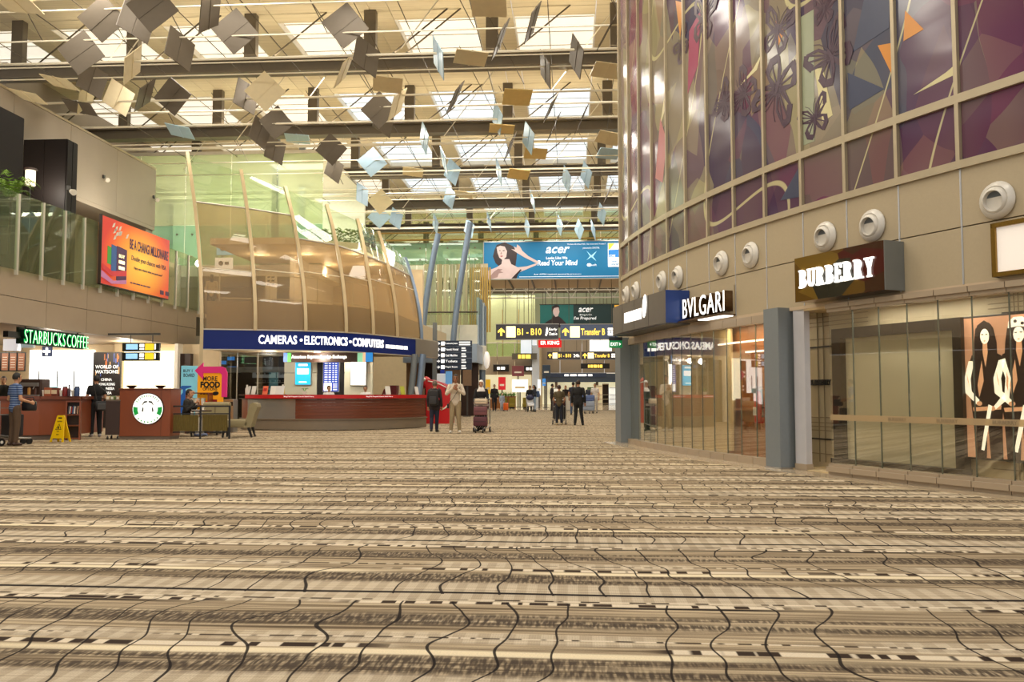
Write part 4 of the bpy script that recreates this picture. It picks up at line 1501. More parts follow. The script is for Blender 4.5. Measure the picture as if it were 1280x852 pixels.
def sign_print_material():
    m = bpy.data.materials.new('sign_bronze_print')
    N = NT(m)
    x, y, z = N.geo()
    v = N.n.new('ShaderNodeTexVoronoi')
    v.inputs['Scale'].default_value = 1.0
    N.set(v.inputs['Vector'], N.vec(N.m('MULTIPLY', y, 1.6), N.m('MULTIPLY', z, 2.4), 1.0))
    sp = N.n.new('ShaderNodeSeparateColor')
    N.t.links.new(v.outputs['Color'], sp.inputs[0])
    col = N.ramp(sp.outputs[0], [(0, lin((92, 66, 22))), (.3, lin((60, 34, 18))), (.5, lin((110, 84, 30))), (.7, lin((70, 22, 18))), (.85, lin((44, 40, 30)))], 'CONSTANT')
    b = N.n['Principled BSDF']
    N.set(b.inputs['Base Color'], col)
    b.inputs['Roughness'].default_value = .12
    return m
M_SPRINT = sign_print_material()
ta, tb = t_of_px(1104, .38, 2.9), t_of_px(992, .38, 2.9)
bs = bow_sign('shop_sign', 'dark bronze box sign with white serif lettering over the first shopfront', 'shop sign', ta, tb, .015, .36, fz(1104, 362, .36), fz(1104, 300, .36), M_SPRINT, mat('sign_end_grey', (110, 112, 108), .4))
zt, zb = fz(1104, 300, .36), fz(1104, 362, .36)
bw = tb - ta
zm = zb + (zt - zb) * .50
def arc_ring(cx, cy, rx, ry, ix, iy, a0, a1, n=10):
    o = [(cx + rx * math.cos(a0 + (a1 - a0) * k / n), cy + ry * math.sin(a0 + (a1 - a0) * k / n)) for k in range(n + 1)]
    i = [(cx + ix * math.cos(a0 + (a1 - a0) * k / n), cy + iy * math.sin(a0 + (a1 - a0) * k / n)) for k in range(n + 1)]
    return [[o[k], o[k + 1], i[k + 1], i[k]] for k in range(n)]
def rc(x0, x1, y0, y1):
    return [[(x0, y0), (x1, y0), (x1, y1), (x0, y1)]]
def slab(ch):
    st = rc(.1, .3, 0, 1) + rc(.0, .4, 0, .09) + rc(.0, .4, .91, 1)
    if ch == 'B':
        return st + arc_ring(.36, .75, .34, .25, .15, .15, -PI / 2, PI / 2) + arc_ring(.36, .27, .42, .27, .2, .16, -PI / 2, PI / 2) + rc(.3, .37, .9, 1) + rc(.3, .37, 0, .11) + rc(.3, .37, .45, .58), .8
    if ch == 'R':
        return st + arc_ring(.36, .74, .36, .26, .16, .15, -PI / 2, PI / 2) + rc(.3, .37, .9, 1) + rc(.3, .37, .47, .58) + [[(.34, .5), (.56, .5), (.74, .09), (.54, .09)]] + rc(.5, .88, 0, .09), .88
    if ch == 'U':
        return rc(.1, .28, .25, .95) + rc(.0, .38, .91, 1) + rc(.64, .76, .25, .95) + rc(.54, .86, .91, 1) + arc_ring(.43, .27, .33, .27, .16, .16, PI, 2 * PI), .86
    if ch == 'E':
        return st + rc(.3, .66, .9, 1) + rc(.3, .7, 0, .1) + rc(.3, .52, .46, .55) + rc(.6, .68, .74, 1) + rc(.64, .72, 0, .28) + rc(.48, .55, .38, .64), .74
    return [[(.08, .95), (.28, .95), (.54, .45), (.36, .4)]] + [[(.62, .95), (.74, .95), (.52, .42), (.42, .5)]] + rc(.34, .54, .05, .46) + rc(.0, .38, .91, 1) + rc(.52, .86, .91, 1) + rc(.24, .64, 0, .09), .86
def slab_text(word, parent, t0, t1, off, z, h, m):
    """raised slab-serif letters following the bow; one mesh per letter"""
    L = [slab(c) for c in word]
    tot = sum(w for _, w in L) + .13 * (len(L) - 1)
    sx = (t1 - t0) * SC / tot
    x = -(t1 - t0) * SC / 2
    tm = (t0 + t1) / 2
    for polys, w in L:
        mb = MB()
        for pl in polys:
            ar = sum(p[0] * q[1] - q[0] * p[1] for p, q in zip(pl, pl[1:] + pl[:1]))
            if ar < 0:
                pl = pl[::-1]
            n = len(pl)
            vs = [fac(tm - (x + px * sx) / SC, off + o, z + (py - .5) * h) for o in (0, .03) for px, py in pl]
            mb.add(vs, [tuple(range(n - 1, -1, -1)), tuple(range(n, 2 * n))] + [(i, (i + 1) % n, n + (i + 1) % n, n + i) for i in range(n)])
        mb.build('letter', m, parent, world=True)
        x += (w + .13) * sx
slab_text('BURBERRY', bs, ta + bw * .09, ta + bw * .93, .362, zm, .26, M_LETW)
ta, tb = t_of_px(905, .2, 2.7), t_of_px(853, .2, 2.7)
vs_ = thing('shop_sign', 'thin white raised letters with bronze sides over the second shopfront', 'shop sign', tuple(fac((ta + tb) / 2, .02, 2.55)))
strip(MB(), ta - .05, tb + .05, .012, .03, 2.52, 3.02).build('backing_plate', M_FASC, vs_, world=True)
bow_text('BVLGARI', vs_, ta, tb, .11, 2.75, .36, M_BRONZE, .08, .0, 1.1)
bow_text('BVLGARI', vs_, ta, tb, .195, 2.75, .36, M_LETW, .004, .0, 1.1)
strip(MB(), ta - .1, tb, .03, .3, 2.49, 2.515).build('shelf', M_BRONZE, vs_, world=True)
strip(MB(), ta - .1, ta + .9, .08, .26, 2.47, 2.49).build('light_strip', M_LIT, vs_, world=True)
ta, tb = t_of_px(834, .5, 2.8) + .08, min(12.5, t_of_px(766, .5, 2.8))
ls = bow_sign('shop_sign', 'long dark taupe box sign with blue end and white logo near the far column', 'shop sign', ta, tb, .02, .5, 2.5, 3.12, mat('sign_taupe', (92, 86, 78), .45), mat('sign_blue_end', (34, 62, 128), .3))
a = t_of_px(793, .5, 2.8)
seg(MB(), a - .5, a + .75, .5, .515, 2.68, 2.9).build('logo', M_LETW, ls, world=True)
p = fac(a - .72, .51, 2.92)
MB().ell((0, 0, 0), (.12, .02, .24), 14, 8).build('logo', M_LETW, ls, tuple(p), (0, R(12), facrz(a)), world=True)
seg(MB(), ta - .02, tb, .0, .5, 2.47, 2.5).build('underside', M_CHAR, ls, world=True)
for k in range(1, 4):
    seg(MB(), ta + k * (tb - ta) / 4, ta + k * (tb - ta) / 4 + .01, .5, .503, 2.5, 3.12).build('joint', M_BLACK, ls, world=True)
# blank lit panel with gold frame at the frame's edge
ta, tb = -3.2, t_of_px(1239, .12, 2.9)
z0_, z1_ = fz(1245, 346, .1), fz(1245, 279, .1)
wp = thing('light_box', 'blank white light box in a gold frame over the nearer shop windows', 'light box', tuple(fac(-2, .02, z0_)))
strip(MB(), ta, tb - .06, .015, .09, z0_ + .05, z1_ - .05).build('panel', mat('lightbox_white', (238, 228, 216), .4, 0, .02, 2, emit=.35), wp, world=True)
strip(MB(), ta, tb, .015, .12, z1_ - .055, z1_).build('frame', M_GOLD, wp, world=True)
strip(MB(), ta, tb, .015, .12, z0_, z0_ + .05).build('frame', M_GOLD, wp, world=True)
seg(MB(), tb - .06, tb, .015, .12, z0_, z1_).build('frame', M_GOLD, wp, world=True)
# exit sign
p = YY(769.5, 430, 20.2)
ex = thing('exit_sign', 'green lit exit sign hung below the dark taupe box sign', 'exit sign', p)
M_EXG = mat('exit_green', (0, 120, 62), .4, 0, .03, 2, emit=.55)
MB().rbox((0, 0, 0), (.30, .06, .17), .01).build('sign_face', M_EXG, ex)
txt('EXIT', M_LETW, .17, .075, ex, (-.03, -.033, 0), extrude=.002, bold=.01)
poly(ex, 'arrow', [(.08, .035), (.08, -.035), (.12, 0)], M_LETW, -.031)
MB().box(-.15, .15, -.04, .04, .085, .16).build('housing', M_BLACK, ex)
MB().tube([(0, 0, .15), (0, 0, 2.47 - p.z + .0)], .012, 6).build('hanger', M_BLACK, ex)

# --- round air jets on the fascia
jm_ring = MB().lathe([(.10, 0), (.215, .0), (.225, .02), (.21, .05), (.165, .075), (.155, .06)], 24, (0, 0, 0), 'y')
jm_ring = jm_ring.mesh('flange', mat('jet_white', (206, 200, 188), .35, .1), True)
jm_ball = MB().lathe([(.155, .02), (.165, .05), (.155, .085), (.135, .105), (.122, .108), (.115, .08), (.11, .03)], 24, (0, 0, 0), 'y').mesh('nozzle', MATS['jet_white'], True)
jm_hole = MB().lathe([(.116, .035), (.116, .04)], 20, (0, 0, 0), 'y').mesh('throat', mat('jet_throat', (92, 98, 102), .4), True)
JL = ['beside the white light box', 'above the serif sign, nearer of its two', 'above the serif sign, farther of its two', 'above the thin raised letters, nearer of its two', 'above the thin raised letters, farther of its two',
      'above the blue end of the dark sign', 'second beyond the blue sign end', 'second from the far end of the facade', 'last at the far end of the facade']
for (jx, jy), lab in zip(((1245, 250), (1088, 282), (1029, 296), (936, 319), (900, 329), (846, 346), (826, 352), (794, 364), (782, 369)), JL):
    t_ = t_of_px(jx, .06, 3.5)
    j = thing('air_jet_nozzle', 'round white air jet nozzle %s' % lab, 'air nozzle', tuple(fac(t_, .012, fz(jx, jy, .06))), facrz(t_) + PI, 'round air jets along the fascia')
    place('flange', jm_ring, j)
    place('nozzle', jm_ball, j, (0, 0, 0), (R(-8), 0, 0))
    place('throat', jm_hole, j, (0, .015, 0), (R(-8), 0, 0))

# --- printed butterflies and shards on the art glass
M_BFLY = mat('print_plum', (66, 40, 58), .3, 0, .1, 4)
M_ORANGE = mat('print_orange', (206, 134, 40), .3, 0, .1, 4)
M_PALE = mat('print_pale', (206, 196, 146), .3, 0, .1, 4)
M_NAVY = mat('print_navy', (56, 62, 86), .3, 0, .1, 4)
def fac_poly(pts, t, z, m, name='printed_motif', off=.004):
    """flat print on the glass: pts in metres around (t, z), x towards the viewer's right"""
    i = math.floor(t)
    th = hd(i)
    base = Vector(_pts[i]).lerp(Vector(_pts[i + 1]), t - i)
    n = Vector((-math.cos(th), math.sin(th)))
    tg = Vector((math.sin(th), math.cos(th)))
    vs = []
    for o in (off, off + .002):
        for (x, y) in pts:
            q = base - tg * x + n * o
            vs.append((q.x, q.y, z + y))
    k = len(pts)
    fs = [tuple(range(k)), tuple(range(2 * k - 1, k - 1, -1))] + [((i2 + 1) % k, i2, k + i2, k + (i2 + 1) % k) for i2 in range(k)]
    return MB().add(vs, fs).build(name, m, wr, world=True)
def stroke(pts, w):
    L, Rr = [], []
    for i, p in enumerate(pts):
        a, b = Vector(pts[max(i - 1, 0)]), Vector(pts[min(i + 1, len(pts) - 1)])
        d = (b - a)
        d = d.normalized() if d.length else Vector((1, 0))
        nn = Vector((-d.y, d.x)) * (w if not isinstance(w, (list, tuple)) else w[i]) / 2
        L.append((p[0] + nn.x, p[1] + nn.y))
        Rr.append((p[0] - nn.x, p[1] - nn.y))
    return L + Rr[::-1]
def butterfly(t, z, s, rot):
    c, n = math.cos(rot), math.sin(rot)
    def T(p):
        return (s * (p[0] * c - p[1] * n), s * (p[0] * n + p[1] * c))
    for sx in (-1, 1):
        fw_ = [(0, .02), (.18, .34), (.46, .5), (.56, .4), (.48, .16), (.2, .0), (0, .02)]
        hw_ = [(0, 0), (.24, -.04), (.4, -.14), (.38, -.34), (.2, -.46), (.06, -.28), (0, 0)]
        for w_ in (fw_, hw_):
            q = [T((sx * a, b)) for a, b in w_]
            fac_poly(stroke(q, .06 * s), t, z, M_BFLY)
            for j in (1, 2, 3, 4):
                fac_poly(stroke([T((0, 0)), T((sx * w_[j][0] * .95, w_[j][1] * .95))], .036 * s), t, z, M_BFLY, off=.005)
            mid = [T((sx * w_[j][0], w_[j][1])) for j in (2, 3, 4)]
            fac_poly(stroke(mid, .15 * s), t, z, M_BFLY, off=.0045)
    fac_poly([T(p) for p in blob(0, -.02, .04, .2, 10)], t, z, M_BFLY, off=.006)
    for sx in (-1, 1):
        fac_poly(stroke([T((0, .15)), T((sx * .1, .4)), T((sx * .22, .52))], .015 * s), t, z, M_BFLY, off=.006)
def art_at(px, py):
    t = t_of_px(px, 0, fz(px, py))
    return t, fz(px, py)
for px_, py_, s_, r_ in ((1038, 72, .8, .5), (1031, 14, .45, -.2), (972, 112, .95, 2.6), (972, 42, .7, -.4), (1018, 150, .55, .3), (930, 120, .7, 1.0), (852, 62, .6, .4), (880, 28, .8, -.3), (906, 130, .6, .8)):
    t_, z_ = art_at(px_, py_)
    butterfly(t_, z_, s_, r_)
for px_, py_, pts, m_ in ((1113, 72, [(-.22, .22), (.14, .16), (.08, -.32)], M_ORANGE), (1140, 40, [(-.1, .3), (.18, -.06), (-.14, -.1)], M_ORANGE), (976, 45, [(-.12, .26), (.1, .0), (-.1, -.22)], M_ORANGE),
                          (850, 30, [(-.2, .5), (.16, .3), (.02, -.4)], M_ORANGE), (1028, 118, [(-.16, .42), (.02, .36), (.2, -.4), (-.02, -.44)], M_PALE), (1175, 100, [(-.4, -.08), (.1, .05), (.36, .1), (.3, -.02)], M_PALE),
                          (938, 92, [(-.36, -.14), (.1, .02), (.34, .18), (.2, -.04)], M_PALE), (830, 130, [(-.3, -.5), (.1, .2), (.24, .6), (.16, -.1)], M_PALE), (1090, 30, [(-.36, -.3), (-.05, .6), (.4, .4), (.3, -.2)], M_NAVY),
                          (1080, 110, [(-.3, .3), (.36, -.15), (-.28, -.25)], M_NAVY), (985, 232, [(-.2, -.2), (.34, .25), (.34, -.25)], M_NAVY), (868, 75, [(-.3, -.6), (-.2, .6), (.3, .8), (.16, -.2)], mat('print_magenta', (150, 40, 84), .3)),
                          (826, 190, [(-.34, -.5), (0, .7), (.36, .1), (.1, -.7)], mat('print_coral', (170, 80, 80), .3)), (1010, 100, [(-.2, -1.0), (-.16, 1.0), (.16, 1.0), (.12, -1.0)], mat('print_sage', (150, 156, 128), .3))):
    t_, z_ = art_at(px_, py_)
    lim = [(max(-(t_ - math.floor(t_)) * 0 - (math.floor(t_) + .96 - t_) * SC, min((t_ - math.floor(t_) - .04) * SC, x)), y) for x, y in pts]
    fac_poly(lim, t_, z_, m_, off=.002)

# ------------------------------------------------------------------ billboards and hanging signs
M_BBLUE = mat('billboard_blue', (0, 104, 150), .5, 0, .15, .25, emit=.35)
M_BBLK = mat('billboard_dark', (14, 44, 46), .5, 0, .3, .3, emit=.2)
M_SKIN1 = mat('print_skin', (190, 168, 164), .5, 0, .12, 2, emit=.35)
M_HAIR1 = mat('print_hair', (40, 26, 30), .5, 0, .2, 2, emit=.1)
M_SKIND = mat('print_skin_shade', (150, 122, 118), .5, 0, .12, 2, emit=.2)
a, b = YY(605, 303, 59.3), YY(775, 347, 59.3)
bb = thing('billboard', 'wide blue billboard with a dark-haired woman and white lettering on the bridge', 'billboard', (a.x, 59.3, b.z))
BW, BH = 11.6, a.z - b.z
MB().box(0, BW, 0, .305, 0, BH).build('board', M_BBLUE, bb)
MB().box(-.06, 0, -.04, .22, -.06, BH + .06).build('frame', M_STEEL, bb)
MB().box(-.06, BW, -.04, .22, -.06, 0).build('frame', M_STEEL, bb)
MB().box(-.06, BW, -.04, .22, BH, BH + .06).build('frame', M_STEEL, bb)
u = (b.x - a.x) / 1027.0          # metres per measured unit across the board
def bp(pts):
    return [((x - 92) * u, BH - (y - 132) * BH / 280) for x, y in pts]
poly(bb, 'printed_shape', bp([(190, 150), (250, 132), (310, 160), (345, 200), (340, 260), (330, 330), (240, 350), (180, 290), (160, 240), (172, 190)]), M_HAIR1, -.003)
poly(bb, 'printed_shape', bp([(92, 380), (130, 345), (185, 325), (225, 300), (232, 262), (285, 262), (300, 300), (350, 325), (420, 318), (500, 292), (490, 310), (400, 348), (340, 372), (300, 412), (92, 412)]), M_SKIN1, -.008)
poly(bb, 'printed_shape', bp([(188, 170), (215, 158), (250, 165), (268, 200), (262, 245), (235, 270), (210, 250), (196, 215)]), M_SKIN1, -.013)
poly(bb, 'printed_shape', bp([(345, 150), (365, 165), (385, 200), (430, 240), (510, 285), (500, 300), (400, 250), (345, 215), (300, 185), (330, 190), (320, 165), (340, 175)]), M_SKIN1, -.018)
poly(bb, 'printed_shape', bp([(165, 360), (200, 335), (235, 340), (215, 352), (240, 365), (205, 370), (195, 400), (150, 412), (130, 405)]), M_SKIND, -.018)
poly(bb, 'printed_shape', bp([(205, 195), (212, 193), (222, 198), (212, 200)]), M_HAIR1, -.018)
poly(bb, 'printed_shape', bp([(232, 196), (248, 192), (250, 199), (236, 201)]), M_HAIR1, -.018)
poly(bb, 'printed_shape', bp([(212, 238), (228, 233), (240, 238), (226, 246)]), mat('print_lips', (150, 80, 80), .5, emit=.2), -.018)
poly(bb, 'printed_shape', bp([(225, 200), (230, 220), (222, 226), (216, 222)]), M_SKIND, -.018)
poly(bb, 'printed_shape', bp([(300, 412), (330, 380), (370, 340), (380, 345), (350, 380), (340, 412)]), M_HAIR1, -.018)
def bt(s, x, y, w, h, m=None, bold=0.0, sh=0.0):
    q = bp([(x, y)])[0]
    return txt(s, m or M_LETW, w * u if w else None, h * BH / 280, bb, (q[0], -.01, q[1]), extrude=.006, bold=bold, shear=sh)
M_LETB = mat('letter_white', (240, 244, 246), .5, 0, .01, 2, emit=.6)
bt('acer', 652, 196, 182, 48, M_LETB, .012, .3)
bt('Looks Like We', 645, 256, 160, 20, M_LETB, .01)
bt('Read Your Mind', 650, 293, 300, 40, M_LETB, .012, .1)
bt('Windows. Life without Walls.  Acer recommends Windows 7.', 870, 152, 290, 10, M_LETB)
bt('Acer ASPIRE notebook powered by processors', 650, 381, 356, 12, M_LETB)
bt('powered by CRYSTAL', 905, 184, 125, 16, M_LETB)
bt('soft', 925, 312, 40, 16, M_LETB)
poly(bb, 'printed_shape', bp([(870, 205), (905, 240), (948, 205), (918, 248), (945, 285), (905, 252), (870, 275), (895, 245)]), mat('print_pale_blue', (150, 214, 236), .5, emit=.5), -.004)
q = bp([(888, 312)])[0]
poly(bb, 'printed_shape', blob(q[0], q[1], .15, .11), M_LETB, -.004)
poly(bb, 'printed_shape', bp([(1030, 148), (1130, 148), (1130, 328), (1030, 328)]), M_LETB, -.004)
poly(bb, 'printed_shape', bp([(1034, 200), (1130, 195), (1130, 255), (1034, 255)]), mat('print_badge_blue', (20, 120, 200), .5, emit=.4), -.009)
poly(bb, 'printed_shape', bp([(1034, 150), (1080, 150), (1045, 195), (1034, 195)]), mat('print_yellow', (230, 210, 60), .5, emit=.4), -.009)
bt('CORE', 1062, 244, 46, 16, M_LETB, .02)
bt('Faster.', 1078, 284, 50, 18, M_BBLUE, .02)
bt('Smarter.', 1084, 306, 60, 18, M_BBLUE, .02)
poly(bb, 'printed_shape', bp([(360, 397), (1130, 397), (1130, 400), (360, 400)]), M_LETB, -.004)

# darker billboard farther off
a, b = YY(675, 381, 79), YY(775, 408, 79)
b2 = thing('billboard', 'dark green billboard with a man in a dark shirt beyond the bridge', 'billboard', (a.x, 79, b.z))
BW2, BH2 = b.x - a.x + .5, a.z - b.z
MB().box(0, BW2, 0, .2, 0, BH2).build('board', M_BBLK, b2)
MB().box(-.05, BW2 + .05, -.03, .22, BH2, BH2 + .06).build('frame', M_BLACK, b2)
MB().box(-.05, BW2 + .05, -.03, .22, -.06, 0).build('frame', M_BLACK, b2)
u2 = BH2 / 150
poly(b2, 'printed_shape', [(0, 0), (3.0, 0), (3.0, BH2), (0, BH2)], mat('print_teal', (18, 96, 92), .5, 0, .3, .6, emit=.25), -.003)
def b2p(pts):
    return [((x - 520) * u2, BH2 - (y - 618) * u2) for x, y in pts]
poly(b2, 'printed_shape', b2p([(530, 768), (560, 735), (600, 712), (612, 690), (640, 690), (665, 710), (695, 740), (700, 768)]), M_HAIR1, -.008)
poly(b2, 'printed_shape', b2p([(606, 640), (620, 625), (645, 630), (652, 665), (642, 695), (625, 700), (610, 680)]), M_SKIN1, -.013)
poly(b2, 'printed_shape', b2p([(598, 660), (602, 630), (622, 618), (648, 622), (655, 645), (642, 634), (615, 640), (606, 660)]), M_HAIR1, -.018)
txt('acer', M_LETB, 100 * u2, 30 * u2, b2, ((830 - 520) * u2, -.02, BH2 - 36 * u2), extrude=.006, bold=.012, shear=.3)
txt('Bring It On', M_LETB, 80 * u2, 14 * u2, b2, ((830 - 520) * u2, -.02, BH2 - 70 * u2), extrude=.006)
txt("I'm Prepared", M_LETB, 150 * u2, 28 * u2, b2, ((825 - 520) * u2, -.02, BH2 - 94 * u2), extrude=.006, bold=.01, shear=.1)
for a_ in b2p([(1045, 632)]):
    MB().box(a_[0] - .3, a_[0] + .5, -.02, -.005, a_[1] - .2, a_[1] + .14).build('printed_shape', mat('print_gold', (220, 170, 60), .5, emit=.5), b2)
MB().tube([(.5, .1, BH2), (.5, .1, 14 - b.z)], .04, 6).build('hanger', M_CHAR, b2)
MB().tube([(BW2 - .5, .1, BH2), (BW2 - .5, .1, 14 - b.z)], .04, 6).build('hanger', M_CHAR, b2)

# wayfinding signs hung from the bridge
M_WAY = mat('wayfinding_grey', (66, 66, 74), .45, 0, .05, 1)
M_WAYB = mat('wayfinding_blue_grey', (84, 98, 130), .45, 0, .05, 1)
M_YEL = mat('sign_yellow_lit', (255, 214, 90), .4, 0, .02, 2, emit=1.2)
M_YELW = mat('sign_pale_yellow_lit', (255, 240, 180), .4, 0, .02, 2, emit=1.4)
def arrow_up(parent, x, z, s, m, y):
    poly(parent, 'arrow', [(x - .12 * s, z - .5 * s), (x + .12 * s, z - .5 * s), (x + .12 * s, z + .05 * s), (x + .42 * s, z - .15 * s), (x + .42 * s, z + .12 * s), (x, z + .5 * s), (x - .42 * s, z + .12 * s), (x - .42 * s, z - .15 * s), (x - .12 * s, z + .05 * s)], m, y)
def way_sign(px0, px1, py0, py1, Y, ztop, lab, items, m):
    a, b = YY(px0, py0, Y), YY(px1, py1, Y)
    w, h = b.x - a.x, a.z - b.z
    s = thing('wayfinding_sign', lab, 'sign', (a.x, Y, b.z))
    MB().box(0, w, 0, .25, 0, h).build('sign_box', m, s)
    MB().box(-.03, w + .03, -.02, .27, h, h + .05).build('edge', M_STEEL, s)
    MB().box(-.03, w + .03, -.02, .27, -.05, 0).build('edge', M_STEEL, s)
    for kind, f0, f1, val in items:
        x0, x1 = w * f0, w * f1
        if kind == 'up':
            arrow_up(s, (x0 + x1) / 2, h / 2, min(h * .72, x1 - x0), M_YEL, -.004)
        elif kind == 'box':
            poly(s, 'pictogram', [(x0, h * .12), (x1, h * .12), (x1, h * .88), (x0, h * .88)], M_YELW, -.004)
        elif kind == 'pict':
            poly(s, 'pictogram', [(x0, h * .25), (x0 + (x1 - x0) * .4, h * .2), (x1, h * .5), (x0 + (x1 - x0) * .7, h * .8), (x0 + (x1 - x0) * .4, h * .8)], M_LETW, -.004)
        elif kind == 'ty':
            txt(val, M_YEL, x1 - x0, h * .46, s, ((x0 + x1) / 2, -.01, h / 2), extrude=.006, bold=.02)
        else:
            n = len(val)
            for i, tx in enumerate(val):
                txt(tx, M_LETW, x1 - x0, h * .6 / n * .7, s, ((x0 + x1) / 2, -.01, h * (.78 - .56 * (i + .5) / n)), extrude=.006, bold=.01)
    for f in (.15, .52, .9):
        MB().tube([(w * f, .12, h), (w * f, .12, ztop - b.z)], .022, 6).build('hanger', M_WIRED, s)
    return s
way_sign(620, 698, 405.5, 423.5, 60.6, 9.15, 'grey hanging sign with yellow arrow and gate range lettering under the bridge', [('up', .02, .15, 0), ('box', .165, .315, 0), ('ty', .34, .73, 'B1 - B10'), ('pict', .79, .84, 0), ('tw', .85, .98, ['Early', 'Check-in'])], M_WAY)
way_sign(700.5, 772, 405.5, 423.5, 60.6, 9.15, 'blue-grey hanging sign with yellow arrow and transfer lettering under the bridge', [('up', .02, .16, 0), ('box', .17, .34, 0), ('ty', .36, .78, 'Transfer B'), ('tw', .83, .95, ['#1', '#2', '#1'])], M_WAYB)
way_sign(684, 725, 439.5, 449, 90, 14.0, 'smaller far grey sign with yellow arrow and gate range in the distance', [('up', .02, .15, 0), ('box', .165, .315, 0), ('ty', .34, .73, 'B1 - B10'), ('tw', .80, .98, ['24h'])], M_WAY)
way_sign(727, 772, 439.5, 449, 90, 14.0, 'smaller far grey sign with yellow arrow and transfer lettering in the distance', [('up', .02, .16, 0), ('box', .17, .34, 0), ('ty', .36, .78, 'Transfer B'), ('tw', .83, .98, ['#1', '#2'])], M_WAY)
def flat_sign(name, lab, px0, px1, py0, py1, Y, m, text=None, tm=None, cat='sign', tw=.8, th=.5, bold=.02, hang=0):
    a, b = YY(px0, py0, Y), YY(px1, py1, Y)
    w, h = b.x - a.x, a.z - b.z
    s = thing(name, lab, cat, (a.x, Y, b.z))
    MB().box(0, w, 0, .2, 0, h).build('sign_box', m, s)
    MB().box(-.03, w + .03, -.02, .22, h, h + .04).build('edge', M_CHAR, s)
    if text:
        txt(text, tm, w * tw, h * th, s, (w / 2, -.02, h / 2), extrude=.01, bold=bold)
    if hang:
        for f in (.2, .8):
            MB().tube([(w * f, .1, h), (w * f, .1, hang - b.z)], .03, 6).build('hanger', M_WIRED, s)
    else:
        MB().box(w * .1, w * .9, .2, .6, h * .2, h * .8).build('bracket', M_CHAR, s)
    return s
M_REDL = mat('sign_red_lit', (206, 22, 26), .4, 0, .03, 2, emit=.6)
flat_sign('shop_sign', 'red lit restaurant sign with white letters below the grey hanging sign', 673, 702, 422.5, 434, 79.3, M_REDL, 'ER KING', M_LETW, 'shop sign', .8, .4, hang=14.0)
flat_sign('lit_screen', 'white lit blank panel under the transfer sign', 737, 764.5, 423, 441, 96, M_LIT, None, None, 'panel', hang=14.27)
flat_sign('hanging_banner', 'pale blue and white banner over the far shop block', 651, 671, 421, 446, 79.5, mat('banner_pale', (220, 232, 244), .5, 0, .05, 1, emit=.5), None, None, 'banner', hang=14.0)
flat_sign('shop_sign', 'black far shop sign with red and white mark beside the grey tower', 616.5, 636, 456, 464, 79.6, M_BLACK, '#2', M_LETW, 'shop sign', .5, .4)
flat_sign('shop_sign', 'black far shop sign with small white mark under the banner', 655, 669, 457.5, 464, 79.6, M_BLACK, '#2', M_LETW, 'shop sign', .6, .5)
flat_sign('shop_sign', 'long blue far shop sign with white lettering on the end wall', 688, 758, 466.5, 471, 103.5, mat('far_sign_blue', (60, 74, 104), .4), '#4', M_LETW, 'shop sign', .5, .5)
flat_sign('wayfinding_sign', 'far black sign with yellow lit characters above the end wall shops', 726, 762, 454.5, 460.5, 98, M_BLACK, '#5', M_YEL, 'sign', .5, .6, hang=14.0)
flat_sign('wayfinding_sign', 'small dark sign with yellow marks below the pale banner', 640, 671, 442, 449, 79.0, mat('sign_see', (96, 92, 80), .5), '#3', M_YEL, 'sign', .5, .7, hang=14.0)

# ------------------------------------------------------------------ coffee shop on the left
M_REDWOOD = mat('cherry_wood', (132, 66, 36), .4, 0, .16, 3, stretch=(1, 1, .3), coat=.2)
M_REDWOOD2 = mat('cherry_wood_top', (112, 54, 30), .35, 0, .15, 3, coat=.2)
M_KICK = mat('kick_grey_brown', (104, 88, 76), .5)
M_GRN = mat('sign_green_lit', (20, 190, 90), .4, 0, .03, 2, emit=.8)
M_GRND = mat('sign_dark_green', (8, 40, 26), .4)
wcb = struct('wall_coffee_back', (-17, 31, 0), 'back wall of the coffee shop with glowing white panels')
a, b = YY(36, 480, 30.6), YY(116, 480, 30.6)
MB().box(a.x, b.x, 30.6, 30.7, .7, 2.75).build('lit_panel', mat('coffee_lit_wall', (255, 253, 248), .5, 0, .02, 1, emit=1.7), wcb, world=True)
a, b = YY(156, 480, 30.6), YY(222, 480, 30.6)
MB().box(a.x, b.x, 30.5, 30.6, .9, 2.7).build('lit_panel', mat('coffee_warm_wall', (255, 246, 214), .5, 0, .03, 1, emit=1.5), wcb, world=True)
MB().box(b.x, b.x + .12, 30.3, 30.7, 0, 2.95).build('pier', M_WHITE, wcb, world=True)
MB().box(a.x - .25, a.x, 30.3, 30.7, 0, 2.95).build('pier', M_CREAM, wcb, world=True)
MB().box(-34, -12.6, 30.72, 30.9, 0, 2.95).build('wall', M_CREAM, wcb, world=True)
MB().box(b.x + .12, b.x + .5, 30.5, 30.72, 0, 2.6).build('dark_doorway', M_DKBR, wcb, world=True)
for px_ in (48, 71, 92):
    q = YY(px_, 470, 30.55)
    MB().box(q.x - .012, q.x + .012, 30.57, 30.6, .7, 2.0).build('joint', M_CHAR, wcb, world=True)
q = YY(62, 486, 30.5)
MB().box(q.x - .2, q.x + .25, 30.5, 30.58, 1.2, 1.42).build('teal_notice', mat('teal_notice', (60, 170, 176), .5, 0, .02, 2, emit=.5), wcb, world=True)
point('coffee_shop_lamp', (-16.6, 27, 2.7), 130, (1, .9, .74), .25)
point('coffee_shop_lamp', (-15.2, 29.0, 2.7), 50, (1, .9, .74), .25)
point('coffee_shop_lamp', (-19, 25.5, 2.7), 100, (1, .9, .74), .25)
wst = struct('wall_coffee_side', (-20.5, 24, 0), 'slatted side wall of the coffee shop')
MB().box(-24, -23.8, 4, 31, 0, 2.95).build('wall', M_CREAM, wst, world=True)

